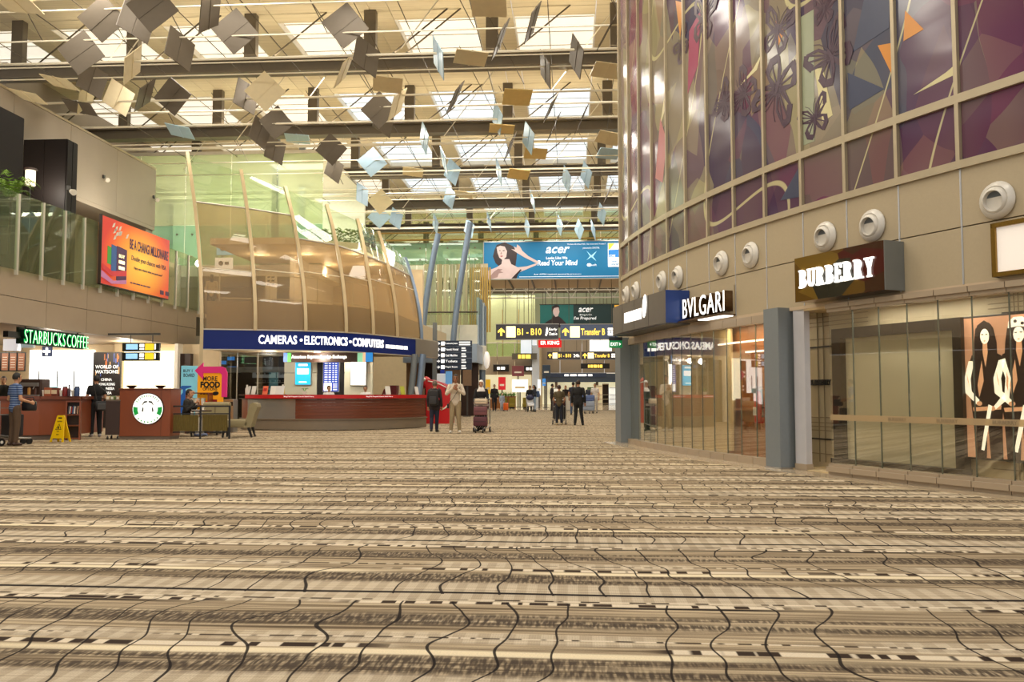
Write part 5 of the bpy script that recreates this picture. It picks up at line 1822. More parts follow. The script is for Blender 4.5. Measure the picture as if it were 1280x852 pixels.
# green letter sign under the mezzanine edge
ya, yb = XX(29, 423, -14.36).y, XX(110, 426, -14.36).y
zs = XX(70, 424, -14.36).z
sb = thing('coffee_shop_sign', 'green lit block letter sign hanging under the mezzanine edge', 'shop sign', (-14.36, (ya + yb) / 2, zs))
W = yb - ya
txt('STARBUCKS', M_GRND, W * .60, .37, sb, (-.06, -W * .19, 0), (PI / 2, 0, PI / 2), .06, .02, 0, 1.05)
txt('STARBUCKS', M_GRN, W * .60, .37, sb, (.01, -W * .19, 0), (PI / 2, 0, PI / 2), .012, .01, 0, 1.05)
txt('STARBUCKS', M_LETW, W * .595, .355, sb, (.024, -W * .19, 0), (PI / 2, 0, PI / 2), .003, -.03, 0, 1.05)
txt('COFFEE', M_GRND, W * .36, .37, sb, (-.06, W * .32, 0), (PI / 2, 0, PI / 2), .06, .02, 0, 1.05)
txt('COFFEE', M_GRN, W * .36, .37, sb, (.01, W * .32, 0), (PI / 2, 0, PI / 2), .012, .01, 0, 1.05)
txt('COFFEE', M_LETW, W * .355, .355, sb, (.024, W * .32, 0), (PI / 2, 0, PI / 2), .003, -.03, 0, 1.05)
MB().box(-.2, -.13, -W / 2, W / 2, -.2, .24).build('backing', M_GRND, sb)
MB().box(-.22, -.08, -W / 2 - .5, -W / 2, -.06, .1).build('bracket', M_BLACK, sb)
for f in (-.4, .4):
    MB().tube([(-.15, f * W, .2), (-.15, f * W, 2.95 - zs)], .02, 6).build('hanger', M_CHAR, sb)
# small blue cross sign
q = YY(59, 439, 28.5)
cs = thing('cross_sign', 'small navy sign with a white cross hanging before the glowing wall', 'sign', q)
MB().rbox((0, 0, 0), (.34, .05, .34), .01).build('sign_face', mat('navy_sign', (24, 44, 92), .4), cs)
MB().box(-.04, .04, -.035, -.026, -.13, .13).build('cross', M_LETW, cs)
MB().box(-.13, .13, -.036, -.027, -.04, .04).build('cross', M_LETW, cs)
MB().tube([(0, 0, .16), (0, 0, 2.95 - q.z)], .012, 6).build('hanger', M_CHAR, cs)
# white box sign above the menu
q = YY(21, 431, 26)
cs = thing('box_sign', 'plain pale box sign above the menu boards', 'sign', q)
MB().rbox((-.15, 0, 0), (.45, .2, .36), .01).build('sign_face', mat('pale_box', (226, 228, 236), .5, emit=.5), cs)
MB().rbox((.32, .05, .02), (.42, .1, .2), .01).build('side_box', mat('pale_box2', (190, 210, 214), .5, emit=.3), cs)
MB().tube([(0, 0, .16), (0, 0, 2.95 - q.z)], .012, 6).build('hanger', M_CHAR, cs)
# menu boards
M_MENU = mat('menu_print', (150, 96, 66), .5, 0, .35, 12, emit=.35)
ML = ['first', 'second', 'third', 'fourth']
for k in range(4):
    a, b = YY(-8 + 10.2 * k, 440 - 0, 27), YY(1 + 10.2 * k, 464, 27)
    mb_ = thing('menu_board', 'black framed menu board with brown print, %s from the sign end' % ML[3 - k], 'menu board', ((a.x + b.x) / 2, 27, b.z), 0, 'menu boards over the counter')
    w, h = b.x - a.x, a.z - b.z
    MB().rbox((0, 0, h / 2), (w, .05, h), .01).build('frame', M_BLACK, mb_)
    MB().box(-w * .4, w * .4, -.03, -.026, h * .06, h * .94).build('print', M_MENU, mb_)
    for j in range(5):
        MB().box(-w * .3, w * .28, -.033, -.031, h * (.2 + .13 * j), h * (.23 + .13 * j)).build('print_line', M_WHITE, mb_)
    MB().tube([(0, 0, h), (0, 0, 2.95 - b.z)], .012, 6).build('hanger', M_CHAR, mb_)
    MB().box(-.04, .04, .0, .04, 0, .0).mesh('post', M_CHAR)
# poster with white lettering
a, b = YY(117, 440, 29.4), YY(150, 489, 29.4)
wp_ = thing('shop_poster', 'black poster wall with white shop lettering behind the man in black', 'poster', ((a.x + b.x) / 2, 29.4, 0))
w = b.x - a.x
MB().box(-w / 2, w / 2, 0, .08, 0, a.z).build('panel', mat('poster_black', (34, 26, 26), .4, 0, .3, 4), wp_)
for i, (s_, z_, f) in enumerate((('WORLD OF', 2.1, .84), ('WATSONS', 1.93, .84), ('CHINA', 1.66, .4), ('HONG KONG', 1.5, .62), ('INDONESIA', 1.35, .6), ('KOREA', 1.2, .4))):
    txt(s_, M_LETB, w * f, .12 if i < 2 else .095, wp_, (0, -.006, z_), extrude=.004, bold=.02)
rg = random.Random(2)
for k in range(14):
    x = rg.uniform(-w * .45, w * .45)
    z = rg.uniform(1.75, 2.4)
    MB().box(x, x + rg.uniform(.02, .05), -.004, 0, z, z + rg.uniform(.1, .3)).build('print', mat('poster_spark%d' % (k % 3), [(190, 110, 60), (70, 90, 160), (200, 160, 110)][k % 3], .5, emit=.4), wp_)
# hanging flight sign
a, b = YY(153, 428, 26.2), YY(198.5, 451.5, 26.2)
kf_ = 26.2 / 25.6
fs_ = thing('flight_sign', 'black hanging sign with blue and yellow lit blocks in two rows', 'sign', (a.x, 26.2, b.z), 0)
w, h = (b.x - a.x), a.z - b.z
M_SBL = mat('sign_paleblue_lit', (150, 200, 240), .4, 0, .2, 8, emit=.9)
for r_ in range(2):
    z0 = h * .5 * r_
    MB().box(0, w, 0, .1, z0 + .02, z0 + h * .48).build('sign_box', M_BLACK, fs_)
    MB().box(.12 * kf_, .48 * kf_, -.006, 0, z0 + .08, z0 + h * .42).build('lit_block', M_SBL, fs_)
    MB().box(.54 * kf_, .68 * kf_, -.006, 0, z0 + .07, z0 + h * .2).build('lit_block', M_LETW, fs_)
    MB().box(.54 * kf_, .68 * kf_, -.006, 0, z0 + h * .25, z0 + h * .42).build('lit_block', M_LETW, fs_)
    MB().box(.71 * kf_, .98 * kf_, -.006, 0, z0 + .06, z0 + h * .44).build('lit_block', mat('sign_yel2', (236, 200, 40), .4, 0, .15, 9, emit=.8), fs_)
    MB().box(1.0 * kf_, 1.04 * kf_, -.006, 0, z0 + .08, z0 + h * .42).build('lit_block', M_LETW, fs_)
MB().box(-14.42 - a.x, w, .02, .08, 2.97 - b.z, 3.03 - b.z).build('arm', M_CHAR, fs_)
for f in (.2, .8):
    MB().tube([(w * f, .05, h), (w * f, .05, 2.98 - b.z)], .015, 6).build('hanger', M_CHAR, fs_)
# serving counter
ct = thing('serving_counter', 'cherry wood coffee counter behind the yellow floor sign', 'counter', (-14.6, 23, 0))
c0, c1, c2 = G(-60, 552), G(48, 549.5), G(99, 548)
def wall_seg(name, m, parent, a, b, z0, z1, th, o=0):
    d = Vector((b.x - a.x, b.y - a.y, 0)).normalized()
    n = Vector((-d.y, d.x, 0))
    a_, b_ = a + n * o, b + n * o
    vs = []
    for z in (z0, z1):
        for q in (a_, b_, b_ + n * th, a_ + n * th):
            vs.append((q.x, q.y, z))
    return MB().add(vs, [(3, 2, 1, 0), (4, 5, 6, 7), (0, 1, 5, 4), (1, 2, 6, 5), (2, 3, 7, 6), (3, 0, 4, 7)]).build(name, m, parent, world=True)
for a, b in ((c0, c1), (c1, c2)):
    wall_seg('front_panel', M_REDWOOD, ct, a, b, .12, 1.02, .05)
    wall_seg('kick_panel', M_KICK, ct, a, b, 0, .12, .05, .04)
    wall_seg('counter_top', M_REDWOOD2, ct, a, b, 1.02, 1.1, .7, -.06)
    wall_seg('core', M_DKBR, ct, a, b, .1, 1.0, .5, .06)
e = c2 + Vector((-.25, 1.6, 0))
wall_seg('front_panel', M_REDWOOD, ct, c2, e, .12, 1.02, .05, .0)
wall_seg('counter_top', M_REDWOOD2, ct, c2, e, 1.02, 1.1, .6, -.06)
# open book rack at the counter's corner
br_ = thing('magazine_rack', 'narrow cherry wood rack with leaflets at the counter corner', 'rack', tuple(G(92, 549.5)), R(22))
w = .34
MB().box(-w / 2, -w / 2 + .03, -.22, 0, 0, .98).build('side_panel', M_REDWOOD, br_)
MB().box(w / 2 - .03, w / 2, -.22, 0, 0, .98).build('side_panel', M_REDWOOD, br_)
for z in (.03, .35, .62, .95):
    MB().box(-w / 2 + .03, w / 2 - .03, -.22, 0, z, z + .03).build('shelf', M_REDWOOD2, br_)
MB().box(-w / 2 + .03, w / 2 - .03, -.02, 0, .06, .95).build('back_panel', M_DKBR, br_)
bc = [(60, 60, 70), (210, 200, 190), (150, 40, 40), (60, 90, 130), (230, 220, 210), (90, 60, 50), (190, 150, 120)]
for k in range(7):
    o = MB().cbox((0, 0, .1), (.025, .12, .2 - .02 * (k % 3)), 0, 0, R(4)).build('leaflet', mat('leaf%d' % k, bc[k], .6), None, tuple(Vector(br_.location) + Matrix.Rotation(R(22), 3, 'Z') @ Vector((-.11 + .035 * k, -.12, .655))), (0, 0, R(22)))
    tag(o, '%s leaflet standing on the magazine rack shelf' % ['charcoal', 'cream', 'dark red', 'steel blue', 'white', 'brown', 'tan'][k], 'leaflet', 'leaflets in the counter rack')
# goods on the counter
gl_ = [(36, 'canister', (196, 140, 70)), (44, 'canister', (90, 60, 50)), (62, 'box', (170, 90, 60)), (70, 'box', (120, 60, 44)), (77, 'cup', (230, 224, 210)), (82, 'canister', (120, 30, 30)), (87, 'bottle', (70, 50, 60)), (92, 'cup', (200, 190, 180)), (97, 'canister', (60, 80, 120)), (55, 'cup', (240, 230, 210))]
for k, (px_, kd, c_) in enumerate(gl_):
    d = (c2 - c1).normalized() if px_ > 48 else (c1 - c0).normalized()
    q = G(px_, 549)
    q = q + Vector((-d.y, d.x, 0)) * .2
    q.z = 1.1
    m = mat('good%d' % k, c_, .4)
    names = {'canister': 'coffee_canister', 'box': 'pastry_box', 'cup': 'paper_cup', 'bottle': 'syrup_bottle'}
    desc = ['tan canister on the coffee counter nearest the striped man', 'dark brown canister beside the tan one on the coffee counter', 'orange-brown box on the coffee counter', 'dark brown box on the coffee counter', 'cream cup standing by the brown box', 'dark red canister on the coffee counter', 'dark purple bottle on the coffee counter', 'grey-white cup on the coffee counter', 'blue canister at the counter corner', 'ivory cup between boxes and canisters'][k]
    t = thing(names[kd], desc, kd, q)
    if kd == 'box':
        MB().rbox((0, 0, .11), (.2, .16, .22), .015).build('carton', m, t)
        MB().box(-.08, .08, -.083, -.081, .06, .16).build('sticker', M_CREAM, t)
    else:
        pr = {'canister': [(.06, 0), (.065, .02), (.065, .2), (.05, .23)], 'cup': [(.03, 0), (.045, .14), (.04, .14)], 'bottle': [(.04, 0), (.042, .16), (.015, .22), (.015, .28)]}[kd]
        MB().lathe(pr, 12).build('vessel', m, t, smooth=True)
        MB().lathe([(pr[-1][0] + .006, pr[-1][1] - .005), (pr[-1][0] + .006, pr[-1][1] + .02)], 12).build('lid', M_BLACK if kd != 'cup' else M_WHITE, t)
# coffee machine & grinder behind the counter
q = G(14, 549)
t = thing('coffee_machine', 'dark steel coffee machine on the counter beside the menu boards', 'machine', (q.x + .35, q.y + .35, 1.1))
MB().rbox((0, 0, .22), (.6, .4, .44), .03).build('housing', mat('machine_dark', (70, 52, 44), .3, .4), t)
MB().rbox((0, -.22, .3), (.5, .06, .1), .01).build('group_head', M_STEEL, t)
MB().box(-.28, .28, -.28, -.2, .0, .04).build('drip_tray', M_STEEL, t)
for x in (-.15, .15):
    MB().tube([(x, -.24, .25), (x, -.3, .18)], .012, 6).build('spout', M_STEEL, t)

# yellow caution floor sign
q = G(75.5, 552)
cy_ = thing('caution_sign', 'yellow folding caution floor sign before the coffee counter', 'floor sign', q, R(-8))
M_YP = mat('caution_yellow', (238, 196, 14), .35)
def caution_leaf(sy):
    pts = [(-.19, 0), (-.14, 0), (-.125, .09), (.125, .09), (.14, 0), (.19, 0), (.10, .62), (.085, .65), (-.085, .65), (-.10, .62)]
    b_ = MB().prism(pts, -.012, .012, 'y')
    return b_
for sy in (-1, 1):
    caution_leaf(sy).build('leaf', M_YP, cy_, (0, sy * .13, 0), (R(11) * sy, 0, 0))
lf = [o for o in cy_.children if o.location.y < 0][0]
MB().box(-.05, .05, -.016, -.0125, .57, .60).build('hand_slot', M_BLACK, lf)
txt('CAUTION', M_BLACK, .13, .03, lf, (0, -.014, .5), extrude=.001, bold=.02)
poly(lf, 'pictogram', [(-.085, .3), (.085, .3), (0, .45)], M_BLACK, -.0125, .002)
poly(lf, 'pictogram', [(-.062, .313), (.062, .313), (0, .424)], M_YP, -.0148, .002)
poly(lf, 'pictogram', [(-.02, .32), (.01, .32), (.03, .35), (.0, .36), (.015, .39), (-.01, .39), (-.03, .35)], M_BLACK, -.017, .002)
txt('WET', M_BLACK, .06, .025, lf, (0, -.014, .26), extrude=.001, bold=.02)
txt('FLOOR', M_BLACK, .07, .025, lf, (0, -.014, .18), extrude=.001, bold=.02)

# logo desk
q0, q1 = G(148, 549), G(212, 549)
Ld = (q1 - q0).length
dk = thing('logo_desk', 'cherry wood desk front with a round white and green emblem', 'desk', ((q0.x + q1.x) / 2, (q0.y + q1.y) / 2, 0), math.atan2(q1.y - q0.y, q1.x - q0.x))
MB().rbox((0, .35, .68), (Ld, .7, 1.2), .01).build('cabinet', M_REDWOOD, dk)
MB().box(-Ld / 2 + .01, Ld / 2 - .01, .02, .68, 0, .13).build('kick_panel', M_KICK, dk)
MB().rbox((0, .34, 1.285), (Ld + .03, .74, .03), .008).build('desk_top', M_REDWOOD2, dk)
MB().box(Ld * .32, Ld * .325, -.003, 0, .1, 1.25).build('joint', M_DKBR, dk)
ec = (.07 * Ld, .78)
MB().lathe([(.40, 0), (.40, .03)], 40, (ec[0], -.03, ec[1]), 'y').build('emblem_rim', M_BLACK, dk)
rt = .385
o = MB().lathe([(rt, 0), (rt, .01)], 40, (ec[0], -.04, ec[1]), 'y').build('emblem_disc', mat('emblem_white', (250, 250, 246), .4, 0, .01, 2, emit=.75), dk)
M_EG = mat('emblem_green', (0, 150, 60), .4, emit=.4)
def emb(pts, m):
    poly(dk, 'emblem_mark', [(ec[0] + x, ec[1] + z) for x, z in pts], m, -.041, .003)
for sx in (-1, 1):
    a0 = 0 if sx > 0 else PI
    ring = [(math.cos(a0 + R(d)) * r_, math.sin(a0 + R(d)) * r_) for r_, ds in ((.37, (-28, -10, 8)), (.26, (8, -10, -28))) for d in ds]
    if sx < 0:
        ring = [(-math.cos(R(d)) * r_, math.sin(R(d)) * r_) for r_, ds in ((.37, (-28, -10, 8)), (.26, (8, -10, -28))) for d in ds]
    emb(ring, M_EG)
    emb([(sx * .02, .2), (sx * .1, .19), (sx * .15, .1), (sx * .13, .1), (sx * .09, .15), (sx * .02, .165)], M_BLACK)
    emb([(sx * .13, .04), (sx * .15, -.06), (sx * .115, -.08), (sx * .105, .02)], M_BLACK)
for k in range(12):
    d = R(35 + k * 10)
    emb([(math.cos(d) * .36, math.sin(d) * .36), (math.cos(d + .05) * .36, math.sin(d + .05) * .36), (math.cos(d + .05) * .30, math.sin(d + .05) * .30), (math.cos(d) * .30, math.sin(d) * .30)], M_EG if k % 3 else M_BLACK)
for k in range(7):
    d = R(225 + k * 15)
    emb([(math.cos(d) * .36, math.sin(d) * .36), (math.cos(d + .08) * .36, math.sin(d + .08) * .36), (math.cos(d + .08) * .32, math.sin(d + .08) * .32), (math.cos(d) * .32, math.sin(d) * .32)], M_EG)
for k, x in enumerate((-.5, .25)):
    q = dk.matrix_basis @ Vector((x, .35, 1.30))
    t = thing('serving_bowl', ['dark bowl near the edge of the logo desk top', 'dark wooden bowl in the middle of the logo desk top'][k], 'bowl', q)
    MB().lathe([(.05, 0), (.12, .05), (.14, .08), (.125, .08), (.1, .05)], 14).build('bowl_shell', M_DKBR, t, smooth=True)
# dark trolley cabinet between counter and desk
q = G(138, 549)
t = thing('service_trolley', 'dark brown service trolley on castors beside the logo desk', 'trolley', (q.x, q.y + .2, 0), R(15))
MB().rbox((0, 0, .55), (.34, .5, .86), .01).build('cabinet', M_DKBR, t)
MB().rbox((0, 0, .99), (.36, .52, .03), .008).build('trolley_top', M_KICK, t)
for x in (-.12, .12):
    for y in (-.2, .2):
        MB().lathe([(.045, -.015), (.045, .015)], 12, (x, y, .045), 'x').build('castor', M_BLACK, t)
        MB().box(x - .01, x + .01, y - .01, y + .01, .06, .13).build('fork', M_STEEL, t)
for k in range(4):
    o = thing('food_packet', ['beige wrapped sandwich on the trolley by the man in black', 'green wrapped packet on the trolley', 'white tub at the back of the trolley', 'tan packet on top of the trolley stack'][k], 'food', tuple(Vector(t.location) + Vector((-.1 + .12 * (k % 2), -.15 + .14 * (k // 2) * 2, 1.005))))
    MB().rbox((0, 0, .05), (.1, .12, .1), .02).build('wrap', mat('packet%d' % k, [(206, 180, 140), (120, 140, 90), (226, 222, 214), (180, 140, 96)][k], .6), o)
    MB().box(-.03, .03, -.063, -.06, .02, .08).build('sticker', M_WHITE, o)
# shelf unit behind the desk
q = G(222, 545)
t = thing('shelf_unit', 'cherry wood shelf unit with stacked white cups behind the logo desk', 'shelf', (q.x - .3, q.y + 1.9, 0))
for x in (-.25, .42):
    MB().box(x - .02, x + .02, -.2, .2, 0, 1.2).build('side_panel', M_REDWOOD, t)
for z in (.05, .45, .8, 1.17):
    MB().box(-.23, .40, -.2, .2, z, z + .03).build('shelf', M_REDWOOD2, t)
for k in range(6):
    o = thing('paper_cup', 'white cup on the shelf unit behind the logo desk', 'cup', tuple(Vector(t.location) + Vector((-.12 + .17 * (k % 3), -.08, .48 if k < 3 else .83))), 0, 'white cups on the shelf unit')
    MB().lathe([(.05, 0), (.07, .2), (.065, .2)], 12).build('cup_shell', M_WHITE, o, smooth=True)
    MB().lathe([(.072, .19), (.072, .21), (.05, .215)], 12).build('lid', M_CREAM, o)

# blue standing poster and food sign
q = G(235, 538)
t = thing('standing_poster', 'light blue standing poster with a blue bottle picture and dark lettering', 'poster', (q.x, q.y, 0), R(10))
a = YY(235, 457, q.y)
MB().rbox((0, 0, a.z / 2 + .02), (.5, .04, a.z - .04), .01).build('panel', mat('poster_cyan', (120, 190, 208), .5, emit=.25), t)
txt('BUY 1', M_BLACK, .28, .09, t, (-.04, -.022, a.z - .16), extrude=.002, bold=.02)
txt('BOARD', M_BLACK, .34, .11, t, (0, -.022, a.z - .3), extrude=.002, bold=.02)
MB().box(-.22, .22, -.25, .25, 0, .03).build('foot_plate', M_STEEL, t)
poly(t, 'printed_shape', [(-.3, .55), (-.02, .55), (0, 1.05), (-.08, 1.2), (-.1, 1.32), (.08, 1.38), (.08, 1.42), (-.22, 1.42), (-.28, 1.34), (-.18, 1.3), (-.18, 1.2), (-.3, 1.05)], mat('poster_blue', (20, 84, 160), .4, emit=.2), -.022)
for z in (.95, 1.2):
    poly(t, 'printed_shape', blob(.13, z, .075, .075), M_CREAM, -.022)
    poly(t, 'printed_shape', blob(.13, z, .035, .035), mat('pinkish', (190, 120, 110), .5), -.027)
q = G(264, 541)
zs = YY(264, 458, q.y).z
k_ = q.y / FPX
t = thing('food_options_sign', 'orange sign board with pink bent arrow and black food lettering', 'sign board', (q.x, q.y, 0))
def fsx(px):
    return YY(px, 490, q.y).x - q.x
def fsz(py):
    return YY(264, py, q.y).z
M_FO = mat('sign_orange', (236, 156, 20), .45, 0, .06, 2, emit=.25)
M_PK = mat('sign_pink', (206, 36, 110), .45, 0, .04, 2, emit=.2)
x0, x1, z0, z1 = fsx(247.5), fsx(279), .35, fsz(466)
MB().box(x0, x1, -.03, .03, z0, z1).build('board', M_FO, t)
A = lambda px, py: (fsx(px), fsz(py))
poly(t, 'arrow', [A(244, 463), A(254.5, 453), A(254.5, 458), A(277, 458), A(282, 460), A(284.5, 466), A(284.5, 496), A(278, 496), A(278, 468), A(275.5, 466), A(254.5, 466), A(254.5, 474)], M_PK, -.02, .05)
txt('MORE', M_BLACK, fsx(272) - fsx(254), .14, t, ((fsx(272) + fsx(254)) / 2, -.036, fsz(473)), extrude=.003, bold=.02)
txt('FOOD', M_BLACK, fsx(275.5) - fsx(251), .19, t, ((fsx(275.5) + fsx(251)) / 2, -.036, fsz(480.5)), extrude=.003, bold=.05)
txt('OPTIONS', M_BLACK, fsx(272) - fsx(254), .09, t, ((fsx(272) + fsx(254)) / 2, -.036, fsz(486)), extrude=.003, bold=.01)
poly(t, 'printed_shape', blob(fsx(270), fsz(491.5), .1, .06, 16, .15), M_BLACK, -.031)
poly(t, 'printed_shape', [A(266, 499), A(272, 499), A(272, 505), A(266, 505)], mat('sign_dark_red', (150, 20, 24), .5), -.031)
txt('#2', M_REDL, .26, .05, t, (fsx(257), -.036, fsz(502)), extrude=.002)
txt('#3', M_DKBR, .3, .04, t, (fsx(257), -.036, fsz(492)), extrude=.002)
MB().box(x0 - .05, x1 + .05, -.2, .2, 0, .05).build('foot_plate', M_CHAR, t)
MB().box(x0 + .1, x0 + .2, -.03, .03, .05, z0).build('stand', M_CHAR, t)
MB().box(x1 - .2, x1 - .1, -.03, .03, .05, z0).build('stand', M_CHAR, t)
q = G(281.5, 540)
t = thing('waste_bin', 'grey steel bin with dark slot beside the food sign', 'bin', (q.x + .1, q.y + .12, 0))
MB().rbox((0, 0, .5), (.34, .34, 1.0), .02).build('bin_body', M_STEEL, t)
MB().box(-.14, .14, -.19, -.165, .8, .92).build('slot', M_BLACK, t)

# café rail with woven screens
q0, q1 = G(213.5, 548.5), G(286.5, 548)
Lr = (q1 - q0).length
rl = thing('cafe_rail', 'black low rail with two woven olive screens beside the logo desk', 'railing', ((q0.x + q1.x) / 2, (q0.y + q1.y) / 2, 0), math.atan2(q1.y - q0.y, q1.x - q0.x))
for x in (-Lr / 2, .0, Lr / 2):
    MB().box(x - .022, x + .022, -.022, .022, 0, .84).build('post', M_BLACK, rl)
MB().box(-Lr / 2 - .02, Lr / 2 + .02, -.025, .025, .82, .86).build('top_rail', M_BLACK, rl)
MB().box(-Lr / 2, Lr / 2, -.015, .015, .63, .66).build('mid_rail', M_BLACK, rl)
MB().box(-Lr / 2, Lr / 2, -.015, .015, .16, .19).build('bottom_rail', M_BLACK, rl)
M_WEAVE = mat('woven_olive', (120, 104, 52), .8, 0, .4, 40, stretch=(3, 1, .3))
for sx in (-1, 1):
    m_ = MB()
    rows = []
    for k in range(2):
        rows.append([(sx * Lr / 4 - Lr / 4 * .86 + Lr / 2 * .86 * j / 40, .012 * (1 if j % 2 else -1), .2 + .42 * k) for j in range(41)])
    m_.sheet(rows, .008, (0, 1, 0)).build('woven_screen', M_WEAVE, rl)

M_UPH = mat('upholstery_olive_grey', (142, 130, 96), .8, 0, .1, 6)
M_UPHD = mat('upholstery_seam', (96, 84, 62), .8)
def armchair(label, px_, py_, rz, back=True):
    q = G(px_, py_)
    t = thing('armchair', label, 'armchair', q, rz, 'olive armchairs in the cafe')
    MB().rbox((0, 0, .33), (.66, .62, .18), .05).build('seat', M_UPH, t, smooth=True)
    # rolled back: curved section swept sideways
    pr = [(.18, .24), (.34, .24), (.42, .55), (.48, .72), (.46, .80), (.38, .83), (.30, .78), (.26, .55)]
    MB().prism([(y, z) for y, z in pr], -.33, .33, 'x').build('backrest', M_UPH, t, smooth=False)
    MB().box(-.005, .005, .25, .262, .42, .74).build('seam', M_UPHD, t)
    for x in (-.28, .28):
        for y, dy in ((-.26, -.03), (.28, .08)):
            MB().tube([(x, y, .26), (x, y + dy, 0)], [.035, .022], 6).build('leg', M_BLACK, t)
    t.scale = (1.15, 1.15, 1.12)
    return t
armchair('olive armchair behind the cafe rail under the seated man', 231, 545, R(90))
armchair('olive armchair with its back to the orange food sign', 263, 543, R(0))
armchair('olive armchair at the open end of the cafe rail facing inward', 297, 546, R(-78))
q = G(250, 545)
t = thing('cafe_table', 'small dark cafe table between the armchairs', 'table', (q.x, q.y, 0))
MB().lathe([(.3, .68), (.3, .71)], 24).build('table_top', M_DKBR, t)
MB().tube([(0, 0, .02), (0, 0, .68)], .03, 8).build('pedestal', M_BLACK, t)
MB().lathe([(.2, 0), (.2, .02), (.05, .04)], 20).build('base_disc', M_BLACK, t)
o = thing('paper_cup', 'white cup with saucer on the dark cafe table', 'cup', (q.x + .08, q.y - .05, .71))
MB().lathe([(.03, 0), (.045, .1), (.04, .1)], 12).build('cup_shell', M_WHITE, o, smooth=True)
MB().lathe([(.04, 0), (.08, .012), (.075, .016)], 16).build('saucer', M_WHITE, o)
o = thing('folded_paper', 'folded white newspaper on the dark cafe table', 'newspaper', (q.x - .12, q.y - .02, .71), .3)
MB().cbox((0, 0, .008), (.22, .16, .015)).build('sheets', M_WHITE, o)
MB().box(-.08, .08, -.05, .05, .0158, .0162).build('print', M_CHAR, o)

# ------------------------------------------------------------------ exchange counter
CC = [Vector(p) for p in ((-11.15, 29.0), (-10.75, 28.25), (-9.7, 27.72), (-8.34, 27.5), (-7.05, 27.85), (-6.1, 28.6), (-5.45, 29.5), (-5.05, 30.5))]
cc = smooth_curve(CC, 6)
ec_ = thing('exchange_counter', 'long bowed exchange counter with red top edge and brown slatted front', 'counter', (-8, 29, 0))
i0, i1 = 8, 17
M_SLAT = mat('counter_slat_brown', (112, 56, 34), .4, 0, .12, 2, stretch=(1, 1, 20), coat=.15)
M_CKICK = mat('counter_stone', (128, 114, 96), .4, 0, .08, 4)
ribbon(MB(), cc, -.45, -.02, .02, .34).build('plinth', M_CKICK, ec_, world=True, smooth=True)
ribbon(MB(), cc, -.45, .02, .34, .37).build('plinth_ledge', M_CKICK, ec_, world=True, smooth=True)
ribbon(MB(), cc[:8], -.45, -.06, .37, 1.0).build('end_panel', M_REDWOOD, ec_, world=True, smooth=True)
ribbon(MB(), cc[7:17], -.45, -.06, .37, 1.0).build('steel_panel', M_STEEL, ec_, world=True, smooth=True)
for k in range(6):
    z0 = .375 + .104 * k
    ribbon(MB(), cc[16:], -.45, -.06 + .004 * (k % 2), z0, z0 + .098).build('slat', M_SLAT, ec_, world=True, smooth=True)
ribbon(MB(), cc, -.5, .03, 1.0, 1.02).build('shadow_rail', M_DKBR, ec_, world=True, smooth=True)
M_REDC = mat('counter_red', (196, 26, 30), .3, 0, .05, 2)
ribbon(MB(), cc[7:], -.02, .05, 1.02, 1.13).build('red_edge', M_REDC, ec_, world=True, smooth=True)
ribbon(MB(), cc, -.55, .04, 1.12, 1.14).build('counter_top', M_REDWOOD2, ec_, world=True, smooth=True)
_cl = [0.0]
for a, b in zip(cc, cc[1:]):
    _cl.append(_cl[-1] + (b - a).length)
_cn = normals2(cc)
def on_cc(s, off, z):
    for i in range(len(cc) - 1):
        if s <= _cl[i + 1] or i == len(cc) - 2:
            f = (s - _cl[i]) / (_cl[i + 1] - _cl[i])
            p = cc[i].lerp(cc[i + 1], f)
            q = _cn[i].lerp(_cn[i + 1], f).normalized()
            return Vector((p.x + q.x * off, p.y + q.y * off, z)), math.atan2(q.x, -q.y)
def s_cc(px):
    best = None
    for k in range(300):
        s = _cl[-1] * k / 299
        v = on_cc(s, 0, 1.1)[0] - Vector((0, 0, EYE))
        x = 640 + FPX * v.dot(_rt) / v.dot(_fw)
        if best is None or abs(x - px) < best[0]:
            best = (abs(x - px), s)
    return best[1]
for px_, s_ in ((374, 'SingTel Prepaid Cards Sold Here'), (473, 'SingTel Prepaid Cards Sold Here')):
    p, a = on_cc(s_cc(px_), .053, 1.075)
    txt(s_, M_LETB, 1.0, .045, ec_, tuple(p - Vector(ec_.location)), (PI / 2, 0, a), .002, .01)
